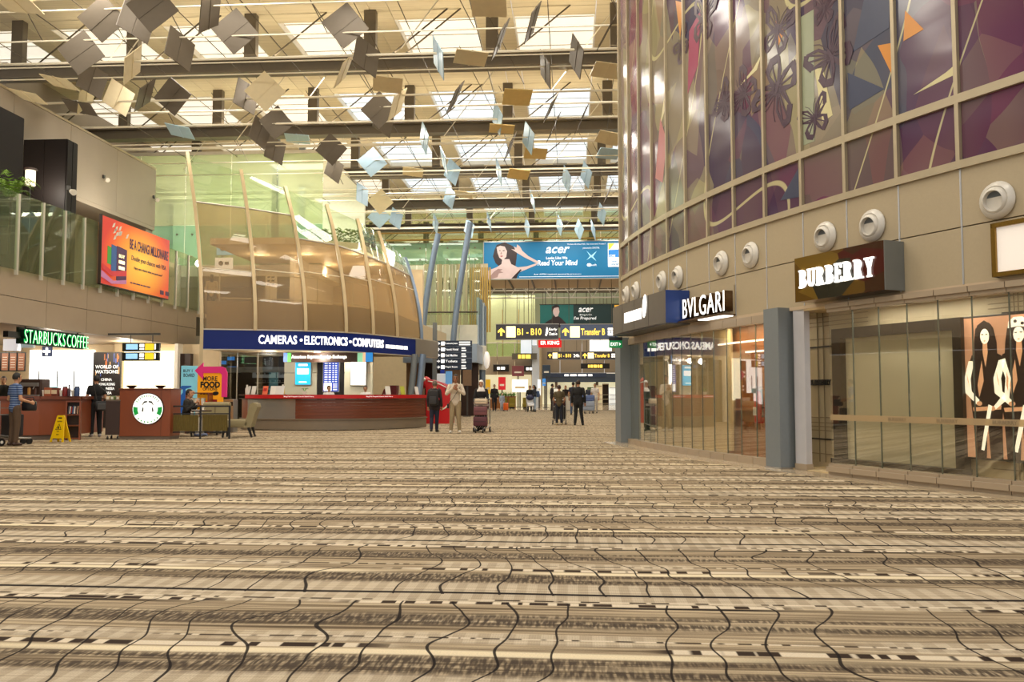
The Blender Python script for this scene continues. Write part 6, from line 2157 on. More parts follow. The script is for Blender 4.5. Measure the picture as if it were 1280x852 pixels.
# things on the counter
ci = [(336, 'brochure', (238, 236, 230), 'white leaflet holder on the counter, first of the run'), (341, 'brochure', (230, 228, 224), 'white leaflet holder on the counter, second of the run'), (347, 'brochure', (226, 226, 226), 'white leaflet holder on the counter, third of the run'),
      (296, 'bottle', (225, 222, 214), 'white pump bottle at the steel end of the counter'), (303, 'brochure', (214, 214, 210), 'pale card stand beside the pump bottle'), (310, 'brochure', (220, 220, 216), 'pale card stand second from the pump bottle'),
      (326, 'brochure', (236, 120, 80), 'orange and white price card on the counter'), (346, 'bottle', (240, 200, 40), 'yellow bottle on the counter'), (490, 'screen', (236, 234, 226), 'plain white card on the far part of the counter'),
      (509, 'brochure', (190, 196, 70), 'lime green card block on the far part of the counter'), (528, 'brochure', (240, 238, 234), 'white leaflet rack at the far end of the counter')]
for k, (px_, kd, c_, lab) in enumerate(ci):
    p, a = on_cc(s_cc(px_), -.22 - (.12 if k == 7 else 0), 1.14)
    m = mat('ci%d' % k, c_, .5)
    if kd == 'bottle':
        t = thing('bottle', lab, 'bottle', p)
        MB().lathe([(.055, 0), (.06, .02), (.06, .2), (.025, .26), (.025, .28)], 12).build('vessel', m, t, smooth=True)
        MB().lathe([(.03, .28), (.03, .33)], 10).build('cap', M_WHITE, t)
    else:
        t = thing('card_stand', lab, 'card stand', p, a)
        MB().cbox((0, 0, .14), (.2, .02, .28), 0, R(-12)).build('card', m, t)
        MB().box(-.1, .1, -.02, .12, 0, .02).build('foot_plate', M_STEEL, t)
        if k in (3, 6):
            MB().cbox((0, -.016, .16), (.14, .004, .1), 0, R(-12)).build('print', M_REDC, t)
# small potted plant
p, a = on_cc(s_cc(377), -.25, 1.14)
t = thing('potted_plant', 'small green potted plant on the exchange counter', 'plant', p)
MB().lathe([(.06, 0), (.08, .1), (.07, .1)], 12).build('pot', M_WHITE, t)
rg = random.Random(8)
for k in range(12):
    a = rg.uniform(0, 6.28)
    l_ = rg.uniform(.12, .2)
    d = Vector((math.cos(a), math.sin(a), 0))
    s_ = Vector((-math.sin(a), math.cos(a), 0)) * .02
    p0 = Vector((0, 0, .09))
    p1 = p0 + d * l_ * .5 + Vector((0, 0, .12))
    p2 = p0 + d * l_ + Vector((0, 0, .08))
    MB().add([p0, p1 - s_, p2, p1 + s_], [(0, 1, 2, 3)]).build('leaf', mat('leaf_green', (80, 130, 50), .5), t)

# kiosk back wall with screens
YK = 31.9
kb = struct('wall_kiosk_back', (-9.5, YK, 0), 'pale panelled back wall of the exchange kiosk')
a, b = YY(355, 470, YK), YY(466, 470, YK)
M_KP = mat('kiosk_pale_panel', (206, 204, 184), .4, 0, .03, 1)
xs_ = [a.x, YY(396.5, 470, YK).x, YY(430, 470, YK).x, b.x]
for i in (0, 2):
    for z0, z1 in ((0, 1.93), (1.95, 2.66)):
        MB().box(xs_[i] + .01, xs_[i + 1] - .01, YK, YK + .1, z0, z1).build('wall_panel', M_KP, kb, world=True)
MB().box(xs_[1], xs_[2], YK + .02, YK + .12, 0, 2.66).build('dark_panel', M_BLACK, kb, world=True)
MB().prism([(-12.3, 28.9), (-10.7, 29.2), (-9.2, 29.8), (-8.1, 30.7), (-7.4, 31.8), (-6.8, 33.2), (-6.3, 35), (-12.3, 35)], 2.66, 2.7).build('kiosk_ceiling', M_SOFF, kb, world=True)
for x, y in ((-10.6, 30.2), (-9.0, 30.6), (-8.0, 31.5)):
    MB().lathe([(.12, 0), (.12, .015)], 12, (x, y, 2.64)).build('downlight', M_LITW, kb, world=True)
    point('kiosk_lamp', (x, y, 2.45), 45, (1, .92, .78), .1)
def wall_screen(lab, px0, px1, py0, py1, m, Y=YK - .08):
    a, b = YY(px0, py0, Y), YY(px1, py1, Y)
    w, h = b.x - a.x, a.z - b.z
    t = thing('wall_screen', lab, 'screen', ((a.x + b.x) / 2, Y, b.z))
    MB().rbox((0, .04, h / 2), (w + .06, .08, h + .06), .01).build('casing', M_STEEL, t)
    MB().box(-w / 2, w / 2, -.012, -.003, 0, h).build('display', m, t)
    return t, w, h
t, w, h = wall_screen('cyan lit poster screen on the pale kiosk wall', 369.5, 388, 449, 480.5, mat('screen_cyan', (30, 180, 226), .4, 0, .2, 1.5, emit=.9))
MB().box(-w * .38, w * .38, -.016, -.013, h * .42, h * .64).build('printed_shape', M_LETW, t)
MB().box(-w * .3, w * .3, -.016, -.013, h * .74, h * .82).build('printed_shape', M_LETW, t)
MB().box(-w * .25, w * .25, -.016, -.013, h * .08, h * .12).build('printed_shape', M_LETW, t)
t, w, h = wall_screen('dark blue exchange rate screen on the black kiosk panel', 404.5, 423, 450, 489, mat('screen_blue', (20, 60, 160), .4, 0, .2, 2, emit=.8))
for j in range(9):
    z = h * (.30 + .072 * j)
    for x0, x1 in ((-.42, -.22), (-.15, .0), (.1, .2), (.28, .4)):
        MB().box(w * x0, w * x1, -.016, -.013, z, z + h * .03).build('print_line', M_LETB, t)
MB().box(-w * .45, w * .05, -.017, -.014, h * .02, h * .27).build('printed_shape', M_LETW, t)
for j in range(4):
    MB().box(w * .15, w * .42, -.016, -.013, h * (.04 + .06 * j), h * (.07 + .06 * j)).build('print_line', M_LETB, t)
t, w, h = wall_screen('blank white lit poster screen on the pale kiosk wall', 439, 457, 449.5, 481, M_LIT)
MB().box(-.02, .06, -.016, -.013, h * .5, h * .56).build('printed_shape', mat('greyprint', (206, 206, 206), .5), t)
MB().box(.05, .09, -.016, -.013, h * .62, h * .66).build('printed_shape', MATS['greyprint'], t)
# name board over the kiosk
a, b = YY(354.5, 437, 30.6), YY(466, 449, 31.6)
t = thing('name_board', 'dark brown name board with white lettering and coloured ends under the blue fascia', 'sign', ((YY(354.5, 440, 31).x + YY(466, 440, 31).x) / 2, 31.0, 2.30))
w = YY(466, 440, 31).x - YY(354.5, 440, 31).x
MB().box(-w / 2, w / 2, 0, .15, 0, .35).build('board', mat('board_brown', (62, 40, 28), .45), t)
txt('American Express Foreign Exchange', M_LETW, w * .62, .15, t, (-w * .1, -.012, .18), extrude=.008, bold=.025)
for x0, x1, c_ in ((-.5, -.455, (20, 90, 170)), (-.455, -.415, (60, 190, 60)), (.33, .39, (150, 220, 180)), (.39, .42, (236, 190, 150)), (.42, .5, (30, 130, 210))):
    MB().box(w * x0, w * x1, -.012, -.002, .01, .34).build('colour_block', mat('blk%d' % c_[0], c_, .4, 0, .05, 2, emit=.4), t)
MB().box(-w * .4, -w * .38, .05, .08, .35, .62 - .29).mesh('h', M_CHAR)
for f in (-.3, .3):
    MB().tube([(w * f, .07, .34), (w * f, .07, 2.66 - 2.30)], .02, 6).build('hanger', M_CHAR, t)
# dark camera shop left of it
ks = struct('wall_camera_shop', (-11.5, 32.5, 0), 'dim camera shop behind glass left of the exchange wall')
a, b = YY(253, 470, YK), YY(355, 470, YK)
MB().box(a.x - 1.5, b.x, 34.5, 34.6, 0, 2.66).build('wall', mat('camshop_dark', (52, 44, 38), .5), ks, world=True)
MB().box(a.x - 1.5, b.x, 33.0, 33.6, 2.0, 2.2).build('bulkhead', mat('camshop_grey', (120, 124, 128), .4), ks, world=True)
for i, f in enumerate((0, .25, .5, .75)):
    x = a.x + (b.x - a.x) * f
    MB().box(x + .02, x + (b.x - a.x) * .25 - .02, YK - .6, YK - .585, 0, 2.64).build('pane', G_SHOP, ks, world=True)
    MB().box(x - .015, x + .015, YK - .61, YK - .57, 0, 2.66).build('mullion', M_STEELW, ks, world=True)
for z in (1.1, 1.35, 1.6):
    MB().box(b.x - 1.9, b.x - .1, 34.1, 34.5, z, z + .02).build('shelf', M_STEELW, ks, world=True)
sgn = thing('shelf_sign', 'grey shelf sign panels with dark lettering inside the camera shop', 'sign', (b.x - .95, 33.8, 1.8))
MB().box(-.95, -.03, 0, .05, 0, .36).build('panel', mat('camshop_sign', (150, 156, 160), .4, emit=.2), sgn)
MB().box(.03, .95, 0, .05, 0, .36).build('panel', MATS['camshop_sign'], sgn)
txt('BINOCULAR', M_CHAR, .6, .12, sgn, (.45, -.01, .18), extrude=.003, bold=.02)
txt('#3', M_CHAR, .6, .1, sgn, (-.5, -.01, .18), extrude=.003, bold=.02)
MB().box(-.9, -.86, .06, .3, .1, .36).build('bracket', M_CHAR, sgn)
rg = random.Random(4)
for r_ in range(3):
    for k in range(9):
        o = thing('camera_item', 'small camera on a shelf inside the dim camera shop', 'camera', (b.x - 1.8 + .2 * k, 34.3, 1.12 + .25 * r_), 0, 'cameras on the camera shop shelves')
        MB().rbox((0, 0, .05), (.12, .07, .09), .012).build('camera_body', mat('camit%d' % (k % 3), [(40, 40, 44), (170, 170, 172), (90, 84, 80)][k % 3], .4), o)
        MB().lathe([(.032, -.07), (.036, -.03)], 10, (0, 0, .05), 'y').build('lens', M_BLACK, o)
for k, (px_, py_, w_) in enumerate(((279, 453, .28), (291, 460, .4), (289, 448, .3))):
    q = YY(px_, py_, 33.9)
    o = thing('blue_monitor', ['blue lit monitor in the dim camera shop, lower small one', 'blue lit monitor in the dim camera shop, wide one', 'blue lit monitor in the dim camera shop, topmost one'][k], 'monitor', q)
    MB().rbox((0, 0, 0), (w_ + .04, .05, .17), .01).build('casing', M_BLACK, o)
    MB().box(-w_ / 2, w_ / 2, -.03, -.026, -.07, .07).build('display', mat('mon_blue', (40, 120, 200), .4, 0, .3, 6, emit=.6), o)
    MB().tube([(0, .02, 0), (0, .6, 0)], .02, 6).build('arm', M_BLACK, o)
point('camera_shop_lamp', (-11.6, 33.0, 2.4), 14, (.85, .92, 1), .2)

# ------------------------------------------------------------------ right of the kiosk: posts, booth, directory, tower
for i, (px_, py_, X_) in enumerate(((515, 470, 0), (525, 470, 0))):
    q = YY(px_, py_, 33.6)
    c_ = struct('column_kiosk_%d' % (i + 1), (q.x, 33.6, 0), 'slanted blue-grey post holding the end of the blue fascia, %s one' % ['inner', 'outer'][i])
    MB().tube([(-.15, 0, 0), (.1, .1, 2.7)], .13, 12).build('shaft', M_BLUERIB if i else M_COLG, c_, smooth=True)
q = G(548, 514)
Yb = 34.5
rb = thing('red_booth_shell', 'big curved red booth shell with white stripe behind the man with backpack', 'booth', (YY(545, 500, Yb).x, Yb, 0))
def rp_(px, py):
    v = YY(px, py, Yb)
    return (v.x - rb.location.x, max(0, v.z))
pr = [rp_(534, 516), (rp_(534, 516)[0], .0), rp_(562.5, 516)]
pr = [(rp_(533, 500)[0], 0), (rp_(562, 500)[0], 0), rp_(562.5, 489), rp_(560, 484), rp_(553, 479.5), rp_(545, 476.5), rp_(537, 474), rp_(532, 474)]
MB().prism(pr[::-1], 0, 1.4, 'y').build('shell', M_REDC, rb)
MB().tube([(x, -.01, z) for x, z in (rp_(558, 484), rp_(551, 480.5), rp_(543, 477.5), rp_(535, 476))], .025, 6).build('white_stripe', M_WHITE, rb)
MB().tube([(x, -.01, z) for x, z in (rp_(560, 506), rp_(556, 510), rp_(551, 512))], .03, 6).build('white_stripe', M_WHITE, rb)
MB().lathe([(.09, -.03), (.09, .01)], 16, (rp_(559, 488)[0], 0, rp_(559, 488)[1]), 'y').build('badge', M_BLACK, rb)
MB().ell((rp_(531, 476)[0], .3, rp_(531, 478)[1]), (.22, .3, .25), 14, 8).build('dome', M_REDC, rb, smooth=True)
MB().ell((rp_(529, 474)[0], .05, rp_(529, 474)[1]), (.1, .1, .08), 10, 6).build('dome_mark', M_WHITE, rb, smooth=True)
q = YY(483, 485, 34.2)
t = thing('red_kart_shell', 'dark red curved shell seen over the counter behind the kiosk', 'booth', (q.x, 34.2, 0))
MB().prism([(-.25, 0), (.35, 0), (.4, 1.5), (.15, 1.5), (-.1, 1.35), (-.25, 1.0)], 0, .5, 'y').build('shell', mat('dark_red', (120, 30, 34), .4), t)
MB().box(-.2, .35, -.02, 0, .3, .34).build('stripe', M_WHITE, t)
q = G(583, 513)
t = thing('red_bucket_bag', 'small red bag standing on the floor beside the tan-shirted man', 'bag', (q.x, 40, 0))
MB().rbox((0, 0, .36), (.42, .3, .66), .06).build('bag_body', M_RED, t)
MB().tube([(-.1, 0, .68), (-.08, 0, .8), (.08, 0, .8), (.1, 0, .68)], .015, 6).build('handle', M_BLACK, t)
for x in (-.15, .15):
    MB().lathe([(.035, -.02), (.035, .02)], 10, (x, 0, .035), 'x').build('wheel', M_BLACK, t)
# directory sign
Yd = 38.0
ds = thing('directory_sign', 'navy directory sign of five arrow boards on a grey pole', 'sign', (YY(543.5, 500, Yd).x, Yd, 0))
px0 = ds.location.x
def dx(px):
    return YY(px, 440, Yd).x - px0
def dz(py):
    return YY(565, py, Yd).z
MB().box(dx(541), dx(546), -.08, .08, 0, dz(403)).build('pole', M_COLG, ds)
M_DNAVY = mat('directory_navy', (30, 46, 68), .4, 0, .05, 2)
rows_ = [('Lounges', None), ('Transit Hotel', None), ('Cash Machine', 'ATM'), ('Toilets', None), ('Prayer Room', None)]
for k, (s_, s2) in enumerate(rows_):
    z1, z0 = dz(425.5 + 7.35 * k), dz(425.5 + 7.35 * (k + 1))
    zm = (z0 + z1) / 2
    hh = (z1 - z0)
    MB().box(dx(545), dx(590), -.05, .05, z0 + .012, z1 - .004).build('board', M_DNAVY, ds)
    txt(s_, M_LETB, dx(572) - dx(557) if k != 1 else dx(574) - dx(557), hh * .4, ds, ((dx(572) + dx(557)) / 2, -.055, zm), extrude=.002, bold=.02)
    xa = dx(548.5)
    s = hh * .3
    if k == 1:
        poly(ds, 'arrow', [(xa - .02, zm - s), (xa + .02, zm - s), (xa + .02, zm), (xa + .08, zm - .02), (xa, zm + s), (xa - .08, zm - .02), (xa - .02, zm)], M_LETB, -.051)
    else:
        poly(ds, 'arrow', [(xa - s, zm - .02), (xa, zm - .02), (xa - .03, zm - .08), (xa + s, zm), (xa - .03, zm + .08), (xa, zm + .02), (xa - s, zm + .02)], M_LETB, -.051)
    MB().box(dx(551.5), dx(556), -.055, -.05, z0 + .05, z1 - .05).build('pictogram', M_LETW, ds)
    for j in range(2):
        MB().box(dx(577 if k else 574), dx(583 - j * 1.0 if k else 588), -.055, -.05, z0 + .05 + j * .1, z0 + .11 + j * .1).build('print_line', M_LETB, ds)
# tower with two blue columns
Yt = 50.0
tw = struct('column_tower', (YY(601, 480, Yt).x, Yt, 0), 'blue-grey tower on two round columns beyond the directory sign')
def tx(px):
    return YY(px, 440, Yt).x
def tz(py):
    return YY(601, py, Yt).z
for c_ in (594.5, 603):
    MB().tube([(tx(c_), Yt, 0), (tx(c_), Yt, tz(462))], .18, 14).build('shaft', M_BLUERIB, tw, world=True, smooth=True)
MB().box(tx(591), tx(607), Yt - .3, Yt + .6, tz(462), tz(432)).build('white_block', M_WHITE, tw, world=True)
for i, (c0_, c1_, t_) in enumerate(((596, 599, 372), (599.3, 602.3, 374), (602.6, 605, 378), (605.2, 607, 382))):
    MB().box(tx(c0_), tx(c1_), Yt - .2 + .1 * i, Yt + .5, tz(432), tz(t_)).build('fin', mat('tower_fin%d' % (i % 2), [(176, 188, 202), (120, 134, 152)][i % 2], .35, .2), tw, world=True)
MB().ell((tx(609), Yt - .2, tz(450)), (.18, .3, .5), 14, 10).build('round_sign', mat('round_white', (240, 232, 222), .4, emit=.5), tw, world=True, smooth=True)
MB().box(tx(591), tx(596), Yt - .35, Yt - .3, tz(444), tz(436)).build('blue_mark', mat('blue_mark', (90, 150, 200), .4, emit=.3), tw, world=True)
# middle block with pale panels and slanted blue ribs
Ym = 47.0
mbk = struct('wall_mid_block', (YY(560, 480, Ym).x, Ym, 0), 'low shop block with pale panels and slanted blue ribs behind the directory sign')
def mx_(px):
    return YY(px, 440, Ym).x
def mz(py):
    return YY(560, py, Ym).z
xl, xr = mx_(505), mx_(597)
for k in range(4):
    x0 = xl + (xr - xl) * k / 4
    x1 = xl + (xr - xl) * (k + 1) / 4
    MB().box(x0 + .02, x1 - .02, Ym, Ym + .1, mz(430), mz(406)).build('pale_panel', mat('pale_fritted', (214, 212, 196), .4, 0, .15, 3), mbk, world=True)
    MB().box(x0 + .02, x1 - .02, Ym + .6, Ym + .7, 0, mz(453)).build('shop_back', M_DKBR if k % 2 else mat('mid_shop_warm', (150, 116, 86), .5, 0, .3, 2), mbk, world=True)
    MB().box(x0 + .02, x1 - .02, Ym + .05, Ym + .07, mz(406), mz(390)).build('pane', G_CLEAR, mbk, world=True)
MB().box(xl, xr, Ym - .3, Ym + 4, mz(453), mz(430)).build('slab', mat('slab_bluegrey', (150, 166, 186), .4), mbk, world=True)
MB().tube([(xl, Ym, mz(390)), (xr, Ym, mz(390))], .04, 6).build('handrail', M_DKBR, mbk, world=True)
for k in range(10):
    x0 = xl + (xr - xl) * k / 10
    x1 = xl + (xr - xl) * (k + 1) / 10
    MB().box(x0 + .03, x1 - .03, Ym + 6, Ym + 6.1, mz(406), 9.1).build('back_panel', mat('mid_back_tan%d' % (k % 3), [(200, 186, 152), (178, 172, 146), (190, 170, 132)][k % 3], .5, 0, .1, 1), mbk, world=True)
    MB().box(x0 + .03, x1 - .03, Ym + 1.5, Ym + 1.52, mz(390), 8.6).build('pane', G_CLEAR, mbk, world=True)
for k in range(9):
    x0 = mx_(572 + 3.4 * k)
    MB().box(x0, x0 + .09, Ym + 5.5, Ym + 5.6, mz(406), 8.8).build('gold_post', mat('gold_post2', (180, 146, 70), .4, .2), mbk, world=True)
for (p0, p1, p2) in (((527, 432), (532, 360), (548, 292)), ((566, 432), (571, 370), (588, 278))):
    pts = []
    for k in range(13):
        f = k / 12
        x = (1 - f) ** 2 * p0[0] + 2 * f * (1 - f) * p1[0] + f * f * p2[0]
        y = (1 - f) ** 2 * p0[1] + 2 * f * (1 - f) * p1[1] + f * f * p2[1]
        v = YY(x, y, Ym - .4)
        pts.append(v)
    MB().tube(pts, .16, 10).build('rib', M_BLUERIB, mbk, world=True, smooth=True)
# goods in the middle block
for k, (px_, py_, w_, h_, c_, lab) in enumerate(((553, 462, .22, .5, (40, 60, 150), 'blue lit panel in the shop below the directory sign'), (552, 475, .5, .7, (236, 238, 240), 'white display panel left in the shop below the directory sign'), (561, 472, .35, .7, (110, 170, 226), 'sky blue display panel in the shop below the directory sign'), (584, 470, .45, 1.0, (110, 84, 60), 'brown patterned panel right of the directory sign'))):
    q = YY(px_, py_, Ym - .5 - .25 * k)
    t = thing('display_stand', lab, 'display', (q.x, Ym - .5 - .25 * k, 0))
    MB().rbox((0, 0, q.z), (w_, .06, h_), .01).build('panel', mat('dp%d' % k, c_, .5, 0, .2 if k == 3 else .05, 12, emit=.3), t)
    MB().box(-.04, .04, .03, .07, 0, q.z).build('stand', M_CHAR, t)
    MB().box(-.2, .2, -.15, .15, 0, .03).build('foot_plate', M_CHAR, t)

# ------------------------------------------------------------------ far concourse furniture
q = G(646, 506.5)
pl_ = thing('wooden_planter', 'long wooden planter with green plants in the far concourse', 'planter', (q.x, 84 - 10, 0))
MB().box(-1.0, 1.1, -.3, .3, 0, .95).build('trough', mat('planter_wood', (150, 96, 48), .5, 0, .15, 3), pl_)
MB().box(-1.05, 1.15, -.35, .35, .95, 1.0).build('rim_board', M_REDWOOD, pl_)
m_ = MB()
rg = random.Random(9)
for k in range(160):
    x, y = rg.uniform(-1, 1.1), rg.uniform(-.25, .25)
    a = rg.uniform(0, 6.28)
    l_ = rg.uniform(.2, .5)
    d = Vector((math.cos(a) * .25, math.sin(a) * .25, l_))
    s_ = Vector((-math.sin(a), math.cos(a), 0)) * .04
    p0 = Vector((x, y, .95))
    m_.add([p0, p0 + d * .5 - s_, p0 + d, p0 + d * .5 + s_], [(0, 1, 2, 3)])
o = m_.build('foliage', mat('planter_green', (90, 140, 50), .6, 0, .3, 4), pl_)
o['kind'] = 'stuff'
for k, px_ in enumerate((630, 640, 657)):
    q = YY(px_, 500, 72.5)
    t = thing('lounge_seat', ['olive lounge seat left of the wooden planter', 'olive lounge seat before the wooden planter', 'olive lounge seat right of the wooden planter'][k], 'seat', (q.x, 72.5, 0))
    MB().rbox((0, 0, .28), (.5, .6, .3), .04).build('seat', mat('olive_seat', (140, 128, 40), .6), t)
    MB().rbox((0, .3, .55), (.5, .14, .7), .04).build('backrest', MATS['olive_seat'], t)
    MB().box(-.2, .2, -.2, .2, 0, .13).build('base_block', M_BLACK, t)
for k, (px0_, px1_, py0_, py1_, c_, lab, em) in enumerate(((623, 632, 471, 487, (190, 30, 40), 'red vending panel in the far shops', .5), (607, 613, 474, 492, (230, 180, 40), 'yellow poster panel by the blue columns', .4), (672, 676, 474, 494, (220, 226, 230), 'narrow white lit totem in the far concourse', .9),
                                                         (678, 684, 473, 482, (60, 130, 200), 'small blue screen in the far concourse', .7), (678, 688, 456, 470, (40, 56, 72), 'dark directory block in the far concourse', .1), (640, 655, 457, 470, (120, 60, 66), 'dark red awning panel over the far shop', .1), (640, 660, 474, 490, (255, 246, 226), 'bright white display wall behind the planter', 1.0))):
    Yf = [78, 70, 76, 78, 76, 79.2, 78.8][k]
    a, b = YY(px0_, py0_, Yf), YY(px1_, py1_, Yf)
    w, h = b.x - a.x, a.z - b.z
    t = thing('display_stand', lab, 'display', ((a.x + b.x) / 2, Yf, 0))
    MB().rbox((0, 0, (a.z + b.z) / 2), (w, .12, h), .02).build('panel', mat('fdp%d' % k, c_, .5, 0, .1, 2, emit=em), t)
    MB().box(-w * .3, w * .3, -.07, -.062, b.z + h * .3, b.z + h * .45).build('print', M_WHITE if k != 6 else M_CREAM, t)
    MB().box(-.06, .06, .06, .12, 0, a.z - h * .1).build('stand', M_CHAR, t)
    MB().box(-w * .4, w * .4, -.15, .2, 0, .03).build('foot_plate', M_CHAR, t)
# mezzanine fern, lamp and banner
q = XX(8, 213, -15.2)
t = thing('potted_palm', 'green palm in a pot on the mezzanine in front of the tall dark box', 'plant', (-15.05, q.y, 4.35))
MB().lathe([(.2, 0), (.26, .5), (.24, .5)], 14).build('pot', M_DKBR, t)
MB().tube([(0, 0, .4), (.02, 0, 2.1)], .04, 7).build('stem', M_DKBR, t)
rg = random.Random(12)
M_PALM = mat('palm_green', (104, 140, 44), .5, 0, .3, 5)
for k in range(18):
    a = 2 * PI * k / 18 + rg.uniform(-.2, .2)
    L_ = rg.uniform(.5, .72)
    up_ = rg.uniform(.2, .65)
    m_ = MB()
    cl = [Vector((math.cos(a) * L_ * f, math.sin(a) * L_ * f, 2.1 + up_ * math.sin(f * 2.3))) for f in (0, .25, .5, .75, 1)]
    for i in range(4):
        for j in range(3):
            c = cl[i].lerp(cl[i + 1], j / 3)
            d = (cl[i + 1] - cl[i]).normalized()
            sd = d.cross(Vector((0, 0, 1))).normalized()
            for s in (-1, 1):
                tip = c + sd * s * .17 * (1 - .12 * i) + d * .12 - Vector((0, 0, .05))
                m_.add([c - d * .02, tip, c + d * .03], [(0, 1, 2)])
    m_.build('frond', M_PALM, t)
q = XX(38, 222, -15.0)
t = thing('table_lamp', 'glowing white lantern lamp on the mezzanine before the dark box', 'lamp', (-15.0, q.y, 4.35))
zl = q.z - 4.35
MB().lathe([(.12, 0), (.1, .03), (.02, .05), (.02, zl - .22)], 10).build('lamp_stand', M_BLACK, t)
MB().lathe([(.13, zl - .22), (.13, zl + .2)], 14).build('lamp_shade', M_LITW, t)
MB().lathe([(.18, zl + .2), (.16, zl + .26), (.08, zl + .28)], 14).build('lamp_cap', M_DKBR, t)
M_SPOT = mat('spot_white', (226, 220, 206), .4)
for k, (px_, py_) in enumerate(((82, 239), (127, 224), (190, 249))):
    Xp = -14.15 if k == 0 else XW
    q = XX(px_, py_, Xp)
    t = thing('spot_lamp', ['small white spot lamp on a stalk above the glass balustrade', 'small white spot lamp on the grey upper wall, nearer one', 'small white spot lamp on the grey upper wall, farther one'][k], 'spot lamp', q)
    MB().tube([(.16, 0, 0), (.3, -.1, -.06)], [.06, .09], 10).build('lamp_head', M_SPOT, t)
    MB().tube([(.0, .1, .12), (.2, .05, .02)], .015, 6).build('arm', M_CHAR, t)
    MB().box(-.04 + .04, .06, .04, .16, .06, .18).build('bracket', M_CHAR, t)
    if k == 0:
        MB().tube([(-.04, .1, .1), (-.04, .1, -(q.z - 6.25))], .015, 6).build('stalk', M_CHAR, t)
# orange advert banner on the balustrade
y0, y1 = XX(126.5, 310, XF + .2).y, XX(211, 340, XF + .2).y
zb0, zb1 = XX(126.5, 354, XF + .2).z, XX(126.5, 268, XF + .2).z
ad = thing('advert_banner', 'orange and yellow advert banner with shopping bags fixed to the glass balustrade', 'banner', (XF + .2, (y0 + y1) / 2, zb0), PI / 2)
AW, AH = y1 - y0, zb1 - zb0
def ad_material():
    m = bpy.data.materials.new('advert_sunburst')
    N = NT(m)
    x, y, z = N.xyz()
    d = N.m('SQRT', N.m('ADD', N.m('POWER', N.m('SUBTRACT', x, .25), 2.0), N.m('POWER', N.m('MULTIPLY', N.m('SUBTRACT', z, AH * .45), 1.6), 2.0)))
    col = N.ramp(N.m('DIVIDE', d, AW * .55), [(0, lin((255, 214, 70))), (.45, lin((250, 170, 50))), (.8, lin((236, 96, 40))), (1, lin((214, 60, 50)))])
    b = N.n['Principled BSDF']
    N.set(b.inputs['Base Color'], col)
    N.set(b.inputs['Emission Color'], col)
    b.inputs['Emission Strength'].default_value = .25
    return m
MB().box(-AW / 2, AW / 2, 0, .05, 0, AH).build('sheet', ad_material(), ad)
MB().box(-AW / 2 - .03, -AW / 2, -.02, .07, -.03, AH + .03).build('frame', M_DKBR, ad)
MB().box(-AW / 2 - .03, AW / 2, -.02, .07, -.03, 0).build('frame', M_DKBR, ad)
M_PUR = mat('advert_purple', (74, 30, 80), .5, emit=.1)
txt('BE A CHANGI MILLIONAIRE', M_PUR, AW * .60, AH * .16, ad, (AW * .18, -.006, AH * .72), extrude=.003, bold=.02)
txt('Double your chances with VISA', M_PUR, AW * .54, AH * .10, ad, (AW * .18, -.006, AH * .50), extrude=.003, bold=.0)
txt('Enjoy more chances when you spend more*', M_PUR, AW * .44, AH * .055, ad, (AW * .17, -.006, AH * .36), extrude=.003)
txt('#6', M_PUR, AW * .3, AH * .02, ad, (AW * .05, -.006, AH * .12), extrude=.003)
X_ = lambda f, g: (-AW / 2 + f * AW, g * AH)
poly(ad, 'printed_shape', [X_(.08, .32), X_(.17, .30), X_(.17, .56), X_(.08, .58)], mat('advert_green', (70, 160, 60), .5, emit=.2), -.002)
poly(ad, 'printed_shape', [X_(.13, .2), X_(.24, .16), X_(.24, .6), X_(.13, .62)], mat('advert_blue', (40, 90, 150), .5, emit=.2), -.006)
poly(ad, 'printed_shape', [X_(.2, .1), X_(.34, .08), X_(.34, .6), X_(.2, .62)], M_PUR, -.010)
poly(ad, 'printed_shape', [X_(.02, .3), X_(.14, .22), X_(.34, .28), X_(.34, .2), X_(.14, .14), X_(.02, .22)], mat('advert_red', (206, 50, 60), .5, emit=.2), -.014)
poly(ad, 'printed_shape', [X_(.0, .2), X_(.16, .08), X_(.34, .14), X_(.34, .08), X_(.14, .03), X_(.0, .1)], mat('advert_mauve', (190, 120, 170), .5, emit=.2), -.014)
for k in range(9):
    rgx = rg.uniform(.12, .36)
    rgz = rg.uniform(.62, .92)
    poly(ad, 'printed_shape', [X_(rgx, rgz), X_(rgx + .03, rgz + .02), X_(rgx + .045, rgz + .09), X_(rgx + .02, rgz + .07)], M_WHITE, -.010)
for k, s_ in enumerate(('BUY', '#1', '#1')):
    txt(s_, M_YELW, AW * .08, AH * .05, ad, X_(.27, .48 - .09 * k)[:1] + (-.014,) + X_(.27, .48 - .09 * k)[1:], extrude=.002, bold=.02)
for f in (.86, .95):
    MB().box(-AW / 2 + f * AW, -AW / 2 + f * AW + .06 * AW, -.006, 0, .05 * AH, .12 * AH).build('printed_shape', M_PUR, ad)

